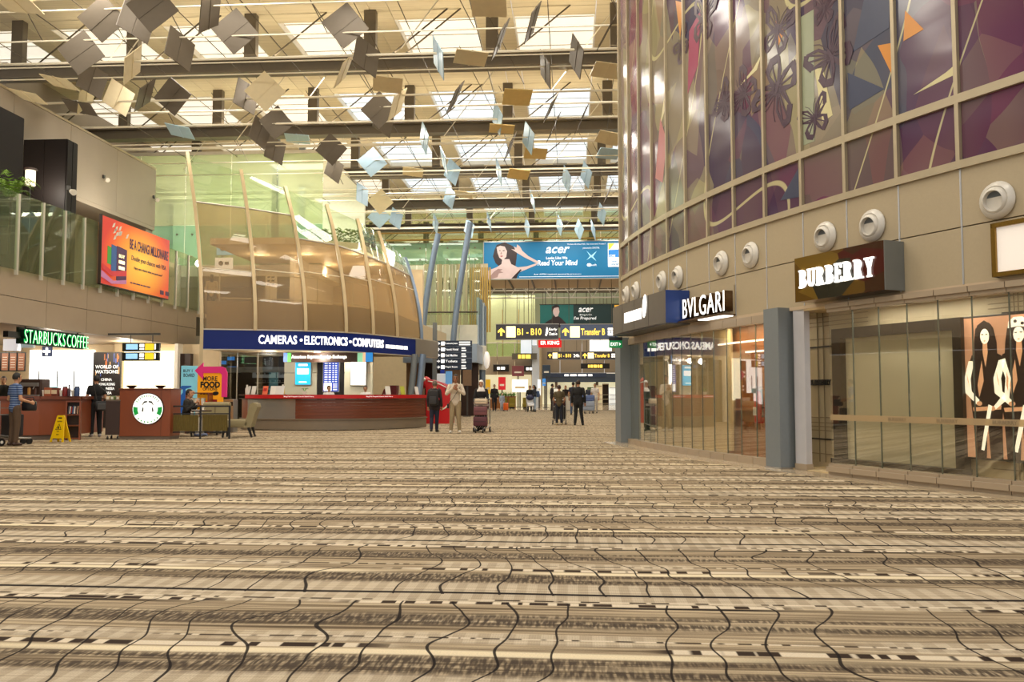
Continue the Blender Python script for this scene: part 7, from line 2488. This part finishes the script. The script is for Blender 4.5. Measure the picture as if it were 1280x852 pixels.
# far shop fixtures along the end wall
fx_ = [(694, 'tall white shelf', (232, 224, 206), 1.9, .7), (704, 'dark red stand', (120, 40, 40), 1.5, .0), (713, 'brown cabinet', (110, 80, 56), 1.7, 0), (728, 'pale lit case', (240, 226, 190), 1.6, .8), (738, 'olive green screen', (110, 130, 90), 2.0, .3), (748, 'cream tall shelf', (226, 206, 166), 2.2, .5), (757, 'dark brown post stand', (64, 44, 36), 2.4, 0), (766, 'white narrow case', (240, 236, 226), 2.0, .7)]
for k, (px_, nm, c_, h_, em) in enumerate(fx_):
    q = YY(px_, 500, 101.5)
    t = thing('shop_fixture', '%s in the bright shop at the far end of the concourse' % nm, 'shop fixture', (q.x, 101.5, 0))
    w = .9 if k % 2 else .7
    m = mat('fixture%d' % k, c_, .5, 0, .2, 2, emit=em)
    MB().box(-w / 2, w / 2, .3, .36, 0, h_).build('back_board', m, t)
    MB().box(-w / 2, -w / 2 + .05, -.2, .3, 0, h_).build('side_board', m, t)
    MB().box(w / 2 - .05, w / 2, -.2, .3, 0, h_).build('side_board', m, t)
    for z in (.1, .6, 1.1, h_ - .1):
        MB().box(-w / 2 + .05, w / 2 - .05, -.2, .3, z, z + .05).build('shelf', M_DKBR if em else M_CREAM, t)

# ------------------------------------------------------------------ people


def sub(a, b):
    return Vector(a) - Vector(b)


class Body:
    """collects tapered limbs and ovals, fuses them into one skin and colours it by nearest limb"""

    def __init__(self):
        self.mb = MB()
        self.prim = []

    def cap(self, a, b, ra, rb, tag):
        a, b = Vector(a), Vector(b)
        n = 10
        d = (b - a)
        L = d.length
        if L < 1e-5:
            return
        d.normalize()
        pts, rs = [], []
        for t in (-.98, -.8, -.45):
            pts.append(a + d * ra * t)
            rs.append(ra * math.sqrt(1 - t * t))
        pts += [a, b]
        rs += [ra, rb]
        for t in (.45, .8, .98):
            pts.append(b + d * rb * t)
            rs.append(rb * math.sqrt(1 - t * t))
        self.mb.tube(pts, rs, n)
        self.prim.append(('c', a, b, ra, rb, tag))

    def ell(self, c, r, tag, rx=0.0):
        M = Matrix.Rotation(rx, 3, 'X')
        self.mb.ell(c, r, 14, 10, M)
        self.prim.append(('e', Vector(c), Vector(r), M.inverted(), None, tag))

    def fuse(self, voxel, order, mats):
        me = self.mb.mesh('body', mats[0])
        bm = bmesh.new()
        bm.from_mesh(me)
        bmesh.ops.recalc_face_normals(bm, faces=bm.faces)
        bm.to_mesh(me)
        bm.free()
        o = bpy.data.objects.new('body', me)
        COL.objects.link(o)
        md = o.modifiers.new('r', 'REMESH')
        md.mode = 'VOXEL'
        md.voxel_size = voxel
        md.use_smooth_shade = True
        sm = o.modifiers.new('s', 'SMOOTH')
        sm.iterations = 2
        sm.factor = .5
        dg = bpy.context.evaluated_depsgraph_get()
        out = bpy.data.meshes.new_from_object(o.evaluated_get(dg))
        bpy.data.objects.remove(o)
        nf = len(out.polygons)
        c = np.zeros(nf * 3)
        out.polygons.foreach_get('center', c)
        c = c.reshape(-1, 3)
        best = np.full(nf, 1e9)
        idx = np.zeros(nf, int)
        for p in self.prim:
            if p[0] == 'c':
                a, b = np.array(p[1]), np.array(p[2])
                ab = b - a
                t = np.clip(((c - a) @ ab) / (ab @ ab), 0, 1)
                d = np.linalg.norm(c - a - t[:, None] * ab, axis=1) - (p[3] + (p[4] - p[3]) * t)
            else:
                q = (c - np.array(p[1])) @ np.array(p[3]).T / np.array(p[2])
                k = np.linalg.norm(q, axis=1)
                d = (k - 1) * min(p[2])
            u = d < best
            best[u] = d[u]
            idx[u] = order.index(p[5])
        out.materials.clear()
        for m in mats:
            out.materials.append(m)
        out.polygons.foreach_set('material_index', idx)
        out.polygons.foreach_set('use_smooth', [True] * nf)
        out.update()
        return out


def hand(B, w, d, up, side, tag='skin'):
    """palm and five bent fingers from wrist w along direction d; side: direction of the thumb"""
    w, d = Vector(w), Vector(d).normalized()
    side = Vector(side)
    side = (side - d * side.dot(d)).normalized()
    nrm = d.cross(side).normalized()
    if nrm.dot(Vector(up)) < 0:
        nrm = -nrm
    B.cap(w, w + d * .03, .026, .03, tag)
    for k in (-1, 0, 1):
        B.cap(w + d * .02 + side * .02 * k, w + d * .085 + side * .026 * k, .018, .016, tag)
    for k, L in enumerate((.062, .075, .07, .055)):
        o = w + d * .085 + side * (.036 - .024 * k)
        m_ = o + d * L * .55 - nrm * .008
        e = m_ + d * L * .35 - nrm * .03
        B.cap(o, m_, .0105, .0095, tag)
        B.cap(m_, e, .0095, .008, tag)
    o = w + d * .03 + side * .03
    m_ = o + d * .03 + side * .028 - nrm * .012
    B.cap(o, m_, .013, .011, tag)
    B.cap(m_, m_ + d * .03 + side * .004 - nrm * .012, .011, .009, tag)


SKIN = {'tan': (190, 140, 106), 'light': (222, 180, 150), 'brown': (150, 100, 70)}


def person(label, loc, rz, h=1.72, top=(40, 40, 44), bottom=(40, 40, 46), shoe=(24, 22, 22), skin='tan', hair=(24, 18, 16), sleeve='long', arms=None, legs=None,
           hem=.90, bulk=1.0, voxel=.016, hairstyle='short', lean=0.0, top_mat=None, jacket=False, seated=False, head_turn=0.0, drop=0.0, skirt=False):
    t = thing('person', label, 'person', loc, rz)
    B = Body()
    k = bulk
    ly = lean
    # torso
    pz = .93 - drop
    B.ell((0, .005, pz), (.165 * k, .12 * k, .14), 'bottom' if hem > pz else 'top')
    B.ell((0, -ly * .35, pz + .16), (.155 * k, .112 * k, .19), 'top')
    B.ell((0, -ly * .8, pz + .37), (.18 * k, .122 * k, .22), 'top')
    if jacket:
        B.cap((-.08, .0, pz + .1), (-.085, .0, pz - .1), .115 * k, .112 * k, 'top')
        B.cap((.08, .0, pz + .1), (.085, .0, pz - .1), .115 * k, .112 * k, 'top')
    S = {}
    sz = pz + .49
    for s in (-1, 1):
        S[s] = Vector((s * .175 * k, -ly, sz))
    B.cap(S[-1], S[1], .062, .062, 'top')
    B.cap((0, -ly, sz - .02), (0, -ly - .015, sz + .12), .058, .052, 'skin')
    # head
    hc = Vector((0, -ly - .03, sz + .215))
    M = Matrix.Rotation(head_turn, 3, 'Z')
    H = lambda x, y, z: hc + M @ Vector((x, y, z))
    B.ell(H(0, 0, .02), (.076, .096, .108), 'skin')
    B.ell(H(0, -.028, -.055), (.056, .066, .062), 'skin')
    B.cap(H(0, -.09, .01), H(0, -.112, -.022), .011, .016, 'skin')
    for s in (-1, 1):
        B.ell(H(s * .077, .005, -.005), (.012, .022, .034), 'skin')
    # arms
    A = arms or {}
    for s in (-1, 1):
        e, w = A.get(s, (Vector((s * .235 * k, .03, sz - .29)), Vector((s * .24 * k, -.05, sz - .53))))
        e, w = Vector(e), Vector(w)
        ub = S[s] + (e - S[s]) * .55
        if sleeve == 'short':
            B.cap(S[s], ub, .064, .058, 'top')
            B.cap(ub, e, .046, .042, 'skin')
            B.cap(e, w, .042, .03, 'skin')
        else:
            B.cap(S[s], e, .064, .054, 'top')
            B.cap(e, w - (w - e).normalized() * .02, .052, .042, 'top')
        d = (w - e).normalized()
        hand(B, w, d, (0, -1, 0.2), (-s, -.6, 0) if abs(d.z) > .6 else (0, 0, 1))
    # legs
    Lg = legs or {}
    for s in (-1, 1):
        hp = Vector((s * .088, 0, pz - .02))
        kn, an = Lg.get(s, (Vector((s * .1, -.015, .50 - drop)), Vector((s * .105, .02, .085))))
        kn, an = Vector(kn), Vector(an)
        B.cap(hp, kn, .098 * k, .074, 'bottom')
        B.cap(kn, an + (kn - an).normalized() * .03, .072, .058, 'bottom')
        fd = Vector((s * .12, -1, 0)).normalized()
        B.cap(an + Vector((0, .035, -.035)), an + fd * .13 + Vector((0, 0, -.045)), .046, .038, 'shoe')
    if skirt:
        B.cap((0, 0, .8), (0, 0, .28), .2, .24, 'top')
    order = ['skin', 'top', 'bottom', 'shoe']
    key = '%d_%d_%d'
    mm = [mat('skin_' + skin, SKIN[skin], .5, 0, .05, 12), top_mat or mat('cloth_' + key % top, top, .8, 0, .12, 14), mat('cloth_' + key % bottom, bottom, .8, 0, .12, 14), mat('shoe_' + key % shoe, shoe, .5)]
    me = B.fuse(voxel, order, mm)
    sc = h / (sz + .215 + .13)
    if seated:
        sc = h
    co = np.zeros(len(me.vertices) * 3)
    me.vertices.foreach_get('co', co)
    me.vertices.foreach_set('co', co * sc)
    place('body', me, t)
    # hair
    if hairstyle in ('short', 'long'):
        hb = MB()
        hb.ell((0, 0, 0), (.086, .106, .116), 18, 12)
        keep = []
        for f in hb.f:
            c = sum((Vector(hb.v[i]) for i in f), Vector()) / len(f)
            if c.z > .045 or (c.y > -.02 and c.z > (-.06 if hairstyle == 'short' else -.2)):
                keep.append(f)
        hb.f = keep
        hb.mi = [0] * len(keep)
        if hairstyle == 'long':
            hb.cap = None
            hb.tube([(0, .06, .0), (0, .085, -.12), (0, .075, -.24)], [.075, .085, .05], 12)
        pts = [tuple((hc + M @ (Vector(v) + Vector((0, .008, .026)))) * sc) for v in hb.v]
        hb.v = pts
        hb.build('hair', mat('hair_' + key % hair, hair, .6, 0, .2, 30), t, smooth=True)
    for s in (-1, 1):
        MB().ell(tuple(H(s * .032, -.086, .015) * sc), (.012 * sc, .008 * sc, .007 * sc), 8, 6).build('eye', M_BLACK, t)
        MB().cbox(tuple(H(s * .033, -.09, .038) * sc), (.034 * sc, .01, .007)).build('eyebrow', mat('hair_' + key % hair, hair, .6), t)
    MB().cbox(tuple(H(0, -.092, -.062) * sc), (.042 * sc, .012, .011)).build('mouth', mat('lips', (150, 84, 76), .5), t)
    t['sc'] = sc
    return t, sc


def strap(parent, pts, r, m, name='strap'):
    return MB().tube(pts, r, 6, flat=.4).build(name, m, parent, smooth=True)


def striped():
    m = bpy.data.materials.new('striped_blue_cloth')
    N = NT(m)
    x, y, z = N.xyz()
    f = N.pulse(N.m('FRACT', N.m('DIVIDE', z, .05)), .4, .62, .05)
    col = N.mix(f, lin((52, 76, 122)), lin((150, 168, 196)))
    b = N.n['Principled BSDF']
    N.set(b.inputs['Base Color'], col)
    b.inputs['Roughness'].default_value = .85
    return m


Z0 = 0.0
# man in striped shirt, from behind
q = G(17, 557)
arm_f = {-1: ((-.25, .0, 1.12), (-.2, -.26, 1.05)), 1: ((.25, .02, 1.12), (.22, -.24, 1.03))}
walk = {-1: ((-.1, -.10, .50), (-.10, .06, .085)), 1: ((.1, .0, .50), (.12, -.10, .085))}
person('man in blue striped shirt and brown trousers seen from behind at the counter', q, PI - .5, 1.63, bottom=(84, 64, 46), shoe=(60, 40, 30), top_mat=striped(), sleeve='short', arms=arm_f, voxel=.0125, hem=.8)
# barista
q = YY(5, 470, 26.0)
person('barista with black cap of hair behind the coffee counter by the menu boards', (q.x, 26.0, 0), .3, 1.70, top=(24, 26, 24), bottom=(30, 30, 30), voxel=.02)
q = YY(43, 480, 26.6)
person('small dark-haired barista low behind the coffee counter', (q.x, 26.6, 0), -.2, 1.48, top=(30, 40, 36), bottom=(30, 30, 30), voxel=.02)
# man in black with bag
q = G(119, 546)
p_, s_ = person('man in black T-shirt and trousers with shoulder bag at the food cabinet', q, PI + .75, 1.66, top=(18, 18, 20), bottom=(16, 16, 18), shoe=(150, 146, 146), sleeve='short', arms={-1: ((-.25, -.02, 1.12), (-.16, -.26, 1.08)), 1: ((.25, -.04, 1.12), (.14, -.28, 1.12))}, voxel=.0125, hem=.8)
t = thing('shoulder_bag', 'black shoulder bag hanging at the side of the man in black', 'bag', tuple(Vector(q) + Vector((.30, -.16, .72))), .5)
MB().rbox((0, 0, .12), (.42, .16, .26), .05).build('bag_body', M_BLACK, t, smooth=True)
MB().rbox((0, -.085, .10), (.3, .03, .16), .012).build('pocket', M_CHAR, t)
MB().tube([(-.16, 0, .22), (-.22, .06, .5), (-.26, .1, .72)], .016, 6).build('strap', M_BLACK, t)
MB().tube([(.16, 0, .22), (.04, .1, .5), (-.2, .16, .72)], .016, 6).build('strap', M_BLACK, t)
# seated man
q = G(231, 545)
sit = {-1: ((-.12, -.42, .48), (-.12, -.40, .085)), 1: ((.12, -.42, .48), (.12, -.44, .085))}
person('seated man in dark jacket and white trousers eating behind the cafe rail', (q.x, q.y, 0.0), R(90), .98, top=(34, 30, 26), bottom=(214, 208, 196), shoe=(120, 130, 160), seated=True, drop=.45, legs=sit, arms={-1: ((-.22, -.12, .72), (-.06, -.3, .92)), 1: ((.22, -.12, .72), (.08, -.32, .86))}, lean=.08, voxel=.0125, hem=.2)
# clerks behind the exchange counter
for k, (px_, lab, bd) in enumerate(((411, 'clerk in white shirt bending forward behind the exchange counter before the rate screen', .3), (457, 'dark-haired clerk low behind the exchange counter under the white screen', 0))):
    q = YY(px_, 489, 29.6)
    person(lab, (q.x, 29.6, 0), .5 if k == 0 else -.1, 1.45, top=(232, 230, 226), bottom=(40, 40, 50), voxel=.018, head_turn=.3)
# backpack man walking away
q = G(543, 540)
p_, s_ = person('man with dark backpack and jeans walking away past the counter', q, PI - .1, 1.56, top=(40, 30, 32), bottom=(30, 34, 54), hair=(96, 84, 70), legs={-1: ((-.07, -.06, .50), (-.05, -.12, .085)), 1: ((.09, .03, .50), (.06, .20, .11))}, voxel=.0115, jacket=True)
t = thing('backpack', 'black backpack worn by the man walking away', 'bag', tuple(Vector(q) + Vector((.0, -.18 * s_ - .01, .93 * s_))), -.1)
MB().rbox((0, 0, .22), (.30, .18, .46), .07).build('pack_body', mat('pack_dark', (34, 32, 34), .7), t, smooth=True)
MB().rbox((0, -.1, .15), (.22, .06, .22), .03).build('pocket', mat('pack_grey', (52, 50, 52), .7), t, smooth=True)
for s in (-1, 1):
    MB().tube([(s * .1, .08, .4), (s * .12, .14, .52), (s * .13, .34, .46)], .018, 6, flat=.4).build('strap', M_BLACK, t)
# tan shirt man with phone
q = G(569, 541)
p_, s_ = person('man in beige shirt and khaki trousers walking forward with hands at his mouth', q, .12, 1.74, top=(206, 192, 172), bottom=(150, 132, 100), shoe=(226, 220, 206), skin='brown', arms={-1: ((-.26, -.1, 1.18), (-.05, -.24, 1.36)), 1: ((.26, -.1, 1.18), (.07, -.23, 1.30))}, legs={-1: ((-.1, -.05, .50), (-.13, -.02, .085)), 1: ((.1, -.05, .50), (.13, -.03, .085))}, voxel=.0115, hem=.8, hairstyle='short')
t = thing('sling_strap', 'dark sling strap across the chest of the man in beige', 'strap', tuple(Vector(q) + Vector((0, -.14 * s_, .85 * s_))), .12)
MB().tube([(.16, .06, .52), (.05, -.0, .35), (-.1, .0, .12), (-.19, .06, .0)], .016, 6, flat=.4).build('webbing', M_BLACK, t)
MB().rbox((-.2, .08, -.04), (.06, .12, .14), .02).build('pouch', M_BLACK, t)
# woman in headscarf behind a trolley
q = G(600, 539.3)
p_, s_ = person('woman in white headscarf and black dress pushing a loaded trolley', (q.x, q.y + .35, 0), -.05, 1.58, top=(26, 24, 26), bottom=(30, 28, 30), skin='tan', hairstyle='none', arms={-1: ((-.24, -.04, 1.12), (-.2, -.3, 1.0)), 1: ((.24, -.04, 1.12), (.2, -.3, 1.0))}, voxel=.0115, jacket=True, skirt=True)
hs = MB()
hs.ell((0, .012, .02), (.10, .118, .135), 18, 12)
hs.f = [f for f in hs.f if not (lambda c: c.y < -.065 and abs(c.x) < .065 and -.09 < c.z < .085)(sum((Vector(hs.v[i]) for i in f), Vector()) / len(f))]
hs.mi = [0] * len(hs.f)
hs.lathe([(.075, -.09), (.10, -.14), (.15, -.21), (.155, -.25)], 18, (0, .02, 0))
szz = .93 + .49 + .215
hs.v = [((v[0]) * s_, (v[1] - .03) * s_, (v[2] + szz) * s_) for v in hs.v]
hs.build('headscarf', mat('scarf_white', (236, 230, 224), .8), p_, smooth=True)


def trolley(label, loc, rz, loaded, lc=(70, 30, 36)):
    """airport luggage trolley; front faces -Y, handle at +Y"""
    t = thing('luggage_trolley', label, 'trolley', loc, rz)
    for s in (-1, 1):
        MB().tube([(s * .24, .42, 1.0), (s * .24, .40, .25), (s * .22, -.05, .16), (s * .14, -.42, .14)], .018, 8).build('side_tube', M_STEEL, t, smooth=True)
        MB().lathe([(.085, -.02), (.085, .02)], 14, (s * .25, .36, .085), 'x').build('wheel', M_BLACK, t)
        MB().lathe([(.035, -.025), (.035, .025)], 10, (s * .25, .36, .085), 'x').build('hub', M_WHITE, t)
        MB().lathe([(.07, -.02), (.07, .02)], 14, (s * .11, -.40, .07), 'x').build('wheel', M_BLACK, t)
    MB().tube([(-.24, .42, 1.0), (.24, .42, 1.0)], .022, 8).build('handle', M_BLACK, t)
    MB().box(-.22, .22, .385, .40, .74, .92).build('advert_panel', mat('trolley_maroon', (70, 26, 34), .5), t)
    MB().box(-.2, .2, .382, .385, .79, .86).build('panel_print', mat('trolley_print', (190, 170, 160), .5), t)
    for k in range(5):
        x = -.16 + .08 * k
        MB().tube([(x, .39, .74), (x, .37, .22), (x * .8, -.35, .15)], .008, 5).build('bar', M_STEEL, t)
    MB().box(-.23, .23, .2, .39, .68, .70).build('basket_floor', M_STEEL, t)
    MB().tube([(-.23, .2, .84), (.23, .2, .84)], .01, 6).build('bar', M_STEEL, t)
    for k, (w, d, h, z, y, c, lab) in enumerate(loaded):
        M_ = Matrix.Rotation(rz, 3, 'Z')
        o = thing('suitcase' if 'case' in lab else 'travel_bag', lab, 'luggage', tuple(Vector(loc) + M_ @ Vector((0, y, z))), rz)
        MB().rbox((0, 0, h / 2), (w, d, h), .04).build('shell', mat('lug_%d_%d_%d' % c, c, .5, 0, .15, 6), o, smooth=True)
        MB().box(-w * .42, w * .42, -d / 2 - .006, -d / 2, h * .46, h * .5).build('zip_band', M_BLACK, o)
        MB().tube([(-.07, 0, h - .01), (-.06, 0, h + .03), (.06, 0, h + .03), (.07, 0, h - .01)], .01, 6).build('handle', M_BLACK, o)
    return t


q = G(599, 541)
trolley('silver luggage trolley with maroon panel pushed by the woman in headscarf', (q.x, q.y + .42, 0), 0.0, [(.42, .3, .28, .20, -.05, (92, 44, 52), 'maroon patterned case low on the headscarf woman trolley'), (.4, .28, .26, .52, -.05, (120, 70, 74), 'reddish bag stacked on the maroon case'), (.38, .26, .16, .86, .12, (226, 206, 176), 'cream bag on top of the headscarf woman trolley')])
# woman in brown top pushing a trolley away
q = G(699, 531)
p_, s_ = person('woman in olive brown top and jeans pushing a trolley away', (q.x, q.y, 0), PI, 1.50, top=(84, 72, 48), bottom=(28, 32, 44), shoe=(180, 160, 120), hair=(50, 26, 24), sleeve='short', arms={-1: ((-.25, -.04, 1.12), (-.2, -.3, 1.02)), 1: ((.25, -.04, 1.12), (.2, -.3, 1.02))}, voxel=.014, hem=.8)
trolley('silver trolley in front of the woman in olive brown top', (q.x, q.y + .82, 0), PI, [(.5, .34, .6, .20, -.02, (40, 40, 44), 'black case on the trolley of the woman in olive brown')])
# man in black suit, from behind
q = G(723, 531.5)
person('man in black suit standing with his back turned in the middle of the hall', q, PI - .15, 1.68, top=(22, 21, 23), bottom=(22, 22, 24), shoe=(16, 14, 14), hair=(56, 42, 34), jacket=True, bulk=1.08, legs={-1: ((-.11, -.01, .50), (-.17, .02, .085)), 1: ((.1, -.01, .50), (.13, .02, .085))}, voxel=.014)
# navy man half hidden
q = YY(716.5, 500, 50)
person('man in navy shirt partly hidden behind the man in black suit', (q.x, 50, 0), PI - .2, 1.86, top=(30, 34, 54), bottom=(70, 84, 110), sleeve='short', voxel=.018, hem=.8)
# white shirt man with big trolley
q = YY(740, 500, 54)
person('man in white shirt pushing a full trolley of luggage far down the hall', (q.x + .2, 54.6, 0), -.2, 1.84, top=(214, 204, 196), bottom=(190, 180, 170), sleeve='short', voxel=.018, hem=.8)
trolley('trolley piled with silver and blue luggage before the man in white shirt', (q.x - .25, 53.2, 0), -.1, [(.8, .5, .55, .20, -.05, (150, 160, 178), 'silver case low on the full trolley'), (.78, .45, .35, .77, -.05, (90, 110, 160), 'blue case on top of the full trolley'), (.3, .3, .3, 1.14, .0, (40, 44, 60), 'dark bag on top of the full trolley pile')])
# dark suited man farther
q = YY(690, 500, 62)
person('tall man in dark suit standing farther off beside the woman in olive brown', (q.x, 62, 0), PI / 2 + .3, 1.9, top=(40, 30, 32), bottom=(40, 32, 34), jacket=True, voxel=.02)
q = YY(707, 490, 66)
person('red-haired person in dark top standing at a white far counter', (q.x, 66.0, 0), .1, 1.82, top=(50, 40, 40), bottom=(50, 50, 54), skin='light', hair=(190, 100, 60), hairstyle='long', voxel=.02, sleeve='short')
# couple with stroller
q = YY(668, 500, 59)
person('woman in dark top and pale jeans with blue rucksack behind a stroller', (q.x, 59, 0), R(-70), 1.78, top=(34, 36, 52), bottom=(150, 172, 200), hairstyle='long', voxel=.018, arms={-1: ((-.24, -.04, 1.12), (-.2, -.3, 1.02)), 1: ((.24, -.04, 1.12), (.2, -.3, 1.02))})
t = thing('rucksack', 'blue rucksack on the back of the stroller woman', 'bag', (q.x + .24, 58.9, .98), R(-70))
MB().rbox((0, 0, .2), (.3, .18, .42), .06).build('pack_body', mat('pack_blue', (70, 90, 130), .7), t, smooth=True)
MB().rbox((0, .09, .14), (.22, .05, .2), .02).build('pocket', mat('pack_blue2', (50, 66, 100), .7), t)
q = YY(661.5, 500, 59)
person('man in black top leaning over a white stroller', (q.x, 59.6, 0), .2, 1.75, top=(24, 24, 28), bottom=(60, 64, 74), lean=.1, voxel=.02, arms={-1: ((-.24, -.1, 1.1), (-.2, -.34, 1.0)), 1: ((.24, -.1, 1.1), (.2, -.34, 1.0))})
t = thing('baby_stroller', 'white and navy baby stroller far down the hall', 'stroller', (q.x + .1, 58.6, 0), .2)
MB().prism([(-.25, .42), (.1, .35), (.3, .55), (.32, .95), (.2, .95), (.12, .6), (-.2, .55)], -.22, .22, 'x').build('seat', mat('stroller_white', (226, 226, 230), .7), t)
MB().ell((0, .2, .95), (.26, .3, .2), 14, 8).build('hood', mat('stroller_navy', (50, 52, 84), .7), t, smooth=True)
for s in (-1, 1):
    MB().tube([(s * .24, .5, 1.05), (s * .24, .1, .5), (s * .24, -.32, .1)], .016, 6).build('frame_tube', M_STEEL, t)
    MB().tube([(s * .24, -.1, .62), (s * .24, .35, .1)], .016, 6).build('frame_tube', M_STEEL, t)
    for y in (-.34, .36):
        MB().lathe([(.1, -.025), (.1, .025)], 14, (s * .26, y, .1), 'x').build('wheel', M_BLACK, t)
MB().tube([(-.24, .5, 1.05), (.24, .5, 1.05)], .018, 6).build('handle', M_BLACK, t)
# far suited man with child and orange case
q = YY(618, 500, 61)
person('man in black jacket and white shirt walking beside a child far off', (q.x, 61, 0), .1, 1.85, top=(28, 26, 30), bottom=(26, 24, 28), jacket=True, voxel=.018, legs={-1: ((-.09, -.08, .50), (-.07, -.1, .085)), 1: ((.09, .0, .50), (.08, .14, .09))})
q = YY(627.5, 500, 61)
person('child in pale blue clothes walking with an orange case', (q.x, 61, 0), .3, 1.26, top=(170, 184, 206), bottom=(176, 190, 210), skin='light', hair=(40, 26, 22), voxel=.018)
q = YY(632.5, 505, 61)
t = thing('orange_suitcase', 'small orange wheeled case pulled by the child', 'suitcase', (q.x, 60.8, 0))
MB().rbox((0, 0, .32), (.34, .22, .5), .05).build('shell', mat('case_orange', (226, 100, 24), .4), t, smooth=True)
MB().tube([(-.1, 0, .55), (-.1, .05, .82), (.1, .05, .82), (.1, 0, .55)], .012, 6).build('handle', M_BLACK, t)
for x in (-.12, .12):
    MB().lathe([(.04, -.02), (.04, .02)], 10, (x, 0, .04), 'x').build('wheel', M_BLACK, t)
# seated far people
q = YY(681, 500, 70)
t_ = thing('white_info_desk', 'white low desk under the red-haired person far off', 'desk', (YY(707, 500, 64.6).x, 64.6, 0))
MB().rbox((0, 0, .5), (1.3, .5, 1.0), .03).build('cabinet', M_WHITE, t_)
MB().rbox((0, 0, 1.02), (1.4, .6, .04), .01).build('desk_top', M_STEEL, t_)
# woman on the gallery
q = YY(265, 340, 34.6)
person('woman with long dark hair in pale top standing on the upper gallery', (q.x, 34.6, 4.35), PI + .3, 1.66, top=(206, 186, 140), bottom=(50, 40, 36), hairstyle='long', voxel=.018, hem=.8)
# striped man's trolley
q = G(2, 557)
trolley('silver luggage trolley beside the man in striped shirt', (q.x - .05, q.y + .35, 0), PI - .4, [(.4, .3, .5, .20, -.05, (40, 36, 40), 'black case on the striped man trolley')])
q = G(29, 556)
t = thing('hand_bag', 'black bag hanging from the hand of the man in striped shirt', 'bag', (q.x + .05, q.y + .1, .78), .4)
MB().rbox((0, 0, .1), (.3, .14, .22), .04).build('bag_body', M_BLACK, t, smooth=True)
MB().tube([(-.1, 0, .2), (-.08, 0, .3), (.08, 0, .3), (.1, 0, .2)], .012, 6).build('handle', M_BLACK, t)

# ------------------------------------------------------------------ REPARENT: marks and fittings become sub-parts of the part they sit on
SUBPART = {'hub': ('wheel',), 'panel_print': ('advert_panel',), 'print_line': ('print', 'display', 'board'), 'printed_shape': ('display', 'sheet', 'board', 'panel'),
           'lettering': ('sign_box', 'board', 'sign_face', 'panel', 'fascia_band', 'sheet', 'backing', 'backing_plate', 'red_edge', 'frosted_band'), 'letter': ('sign_box',), 'logo': ('sign_box',),
           'arrow': ('sign_box', 'board', 'sign_face'), 'pictogram': ('sign_box', 'board'), 'emblem_mark': ('emblem_disc',), 'throat': ('nozzle',), 'sticker': ('cylinder_body', 'carton', 'wrap'),
           'zip_band': ('shell',), 'colour_block': ('board',), 'lit_block': ('sign_box',), 'cross': ('sign_face',), 'symbol': ('sign_face',), 'print': ('panel', 'card', 'sheets', 'frame'),
           'lid': ('vessel', 'cup_shell'), 'pocket': ('pack_body', 'bag_body'), 'badge': ('shell',), 'white_stripe': ('shell',), 'slot': ('bin_body',), 'groove': ('display_wall',), 'seam': ('backrest',),
           'bolt': ('pane',), 'colour_block': ('board',), 'dot': ('fascia_band',), 'stripe': ('shell',)}
_cent = {}
def centre(o):
    k = o.data.name
    if k not in _cent:
        n = len(o.data.vertices)
        c = np.zeros(n * 3)
        o.data.vertices.foreach_get('co', c)
        c = c.reshape(-1, 3)
        _cent[k] = Vector((c.min(0) + c.max(0)) / 2)
    return o.matrix_basis @ _cent[k]
for root in [o for o in COL.objects if o.parent is None and o.type == 'EMPTY']:
    kids = [c for c in root.children if c.type == 'MESH']
    for c in kids:
        want = SUBPART.get(c.name.split('.')[0])
        if not want:
            continue
        cand = [k for k in kids if k.name.split('.')[0] in want and k is not c]
        if not cand:
            continue
        cc_ = centre(c)
        par = min(cand, key=lambda k: (centre(k) - cc_).length)
        mb_ = par.matrix_basis.inverted() @ c.matrix_basis
        c.parent = par
        c.matrix_basis = mb_
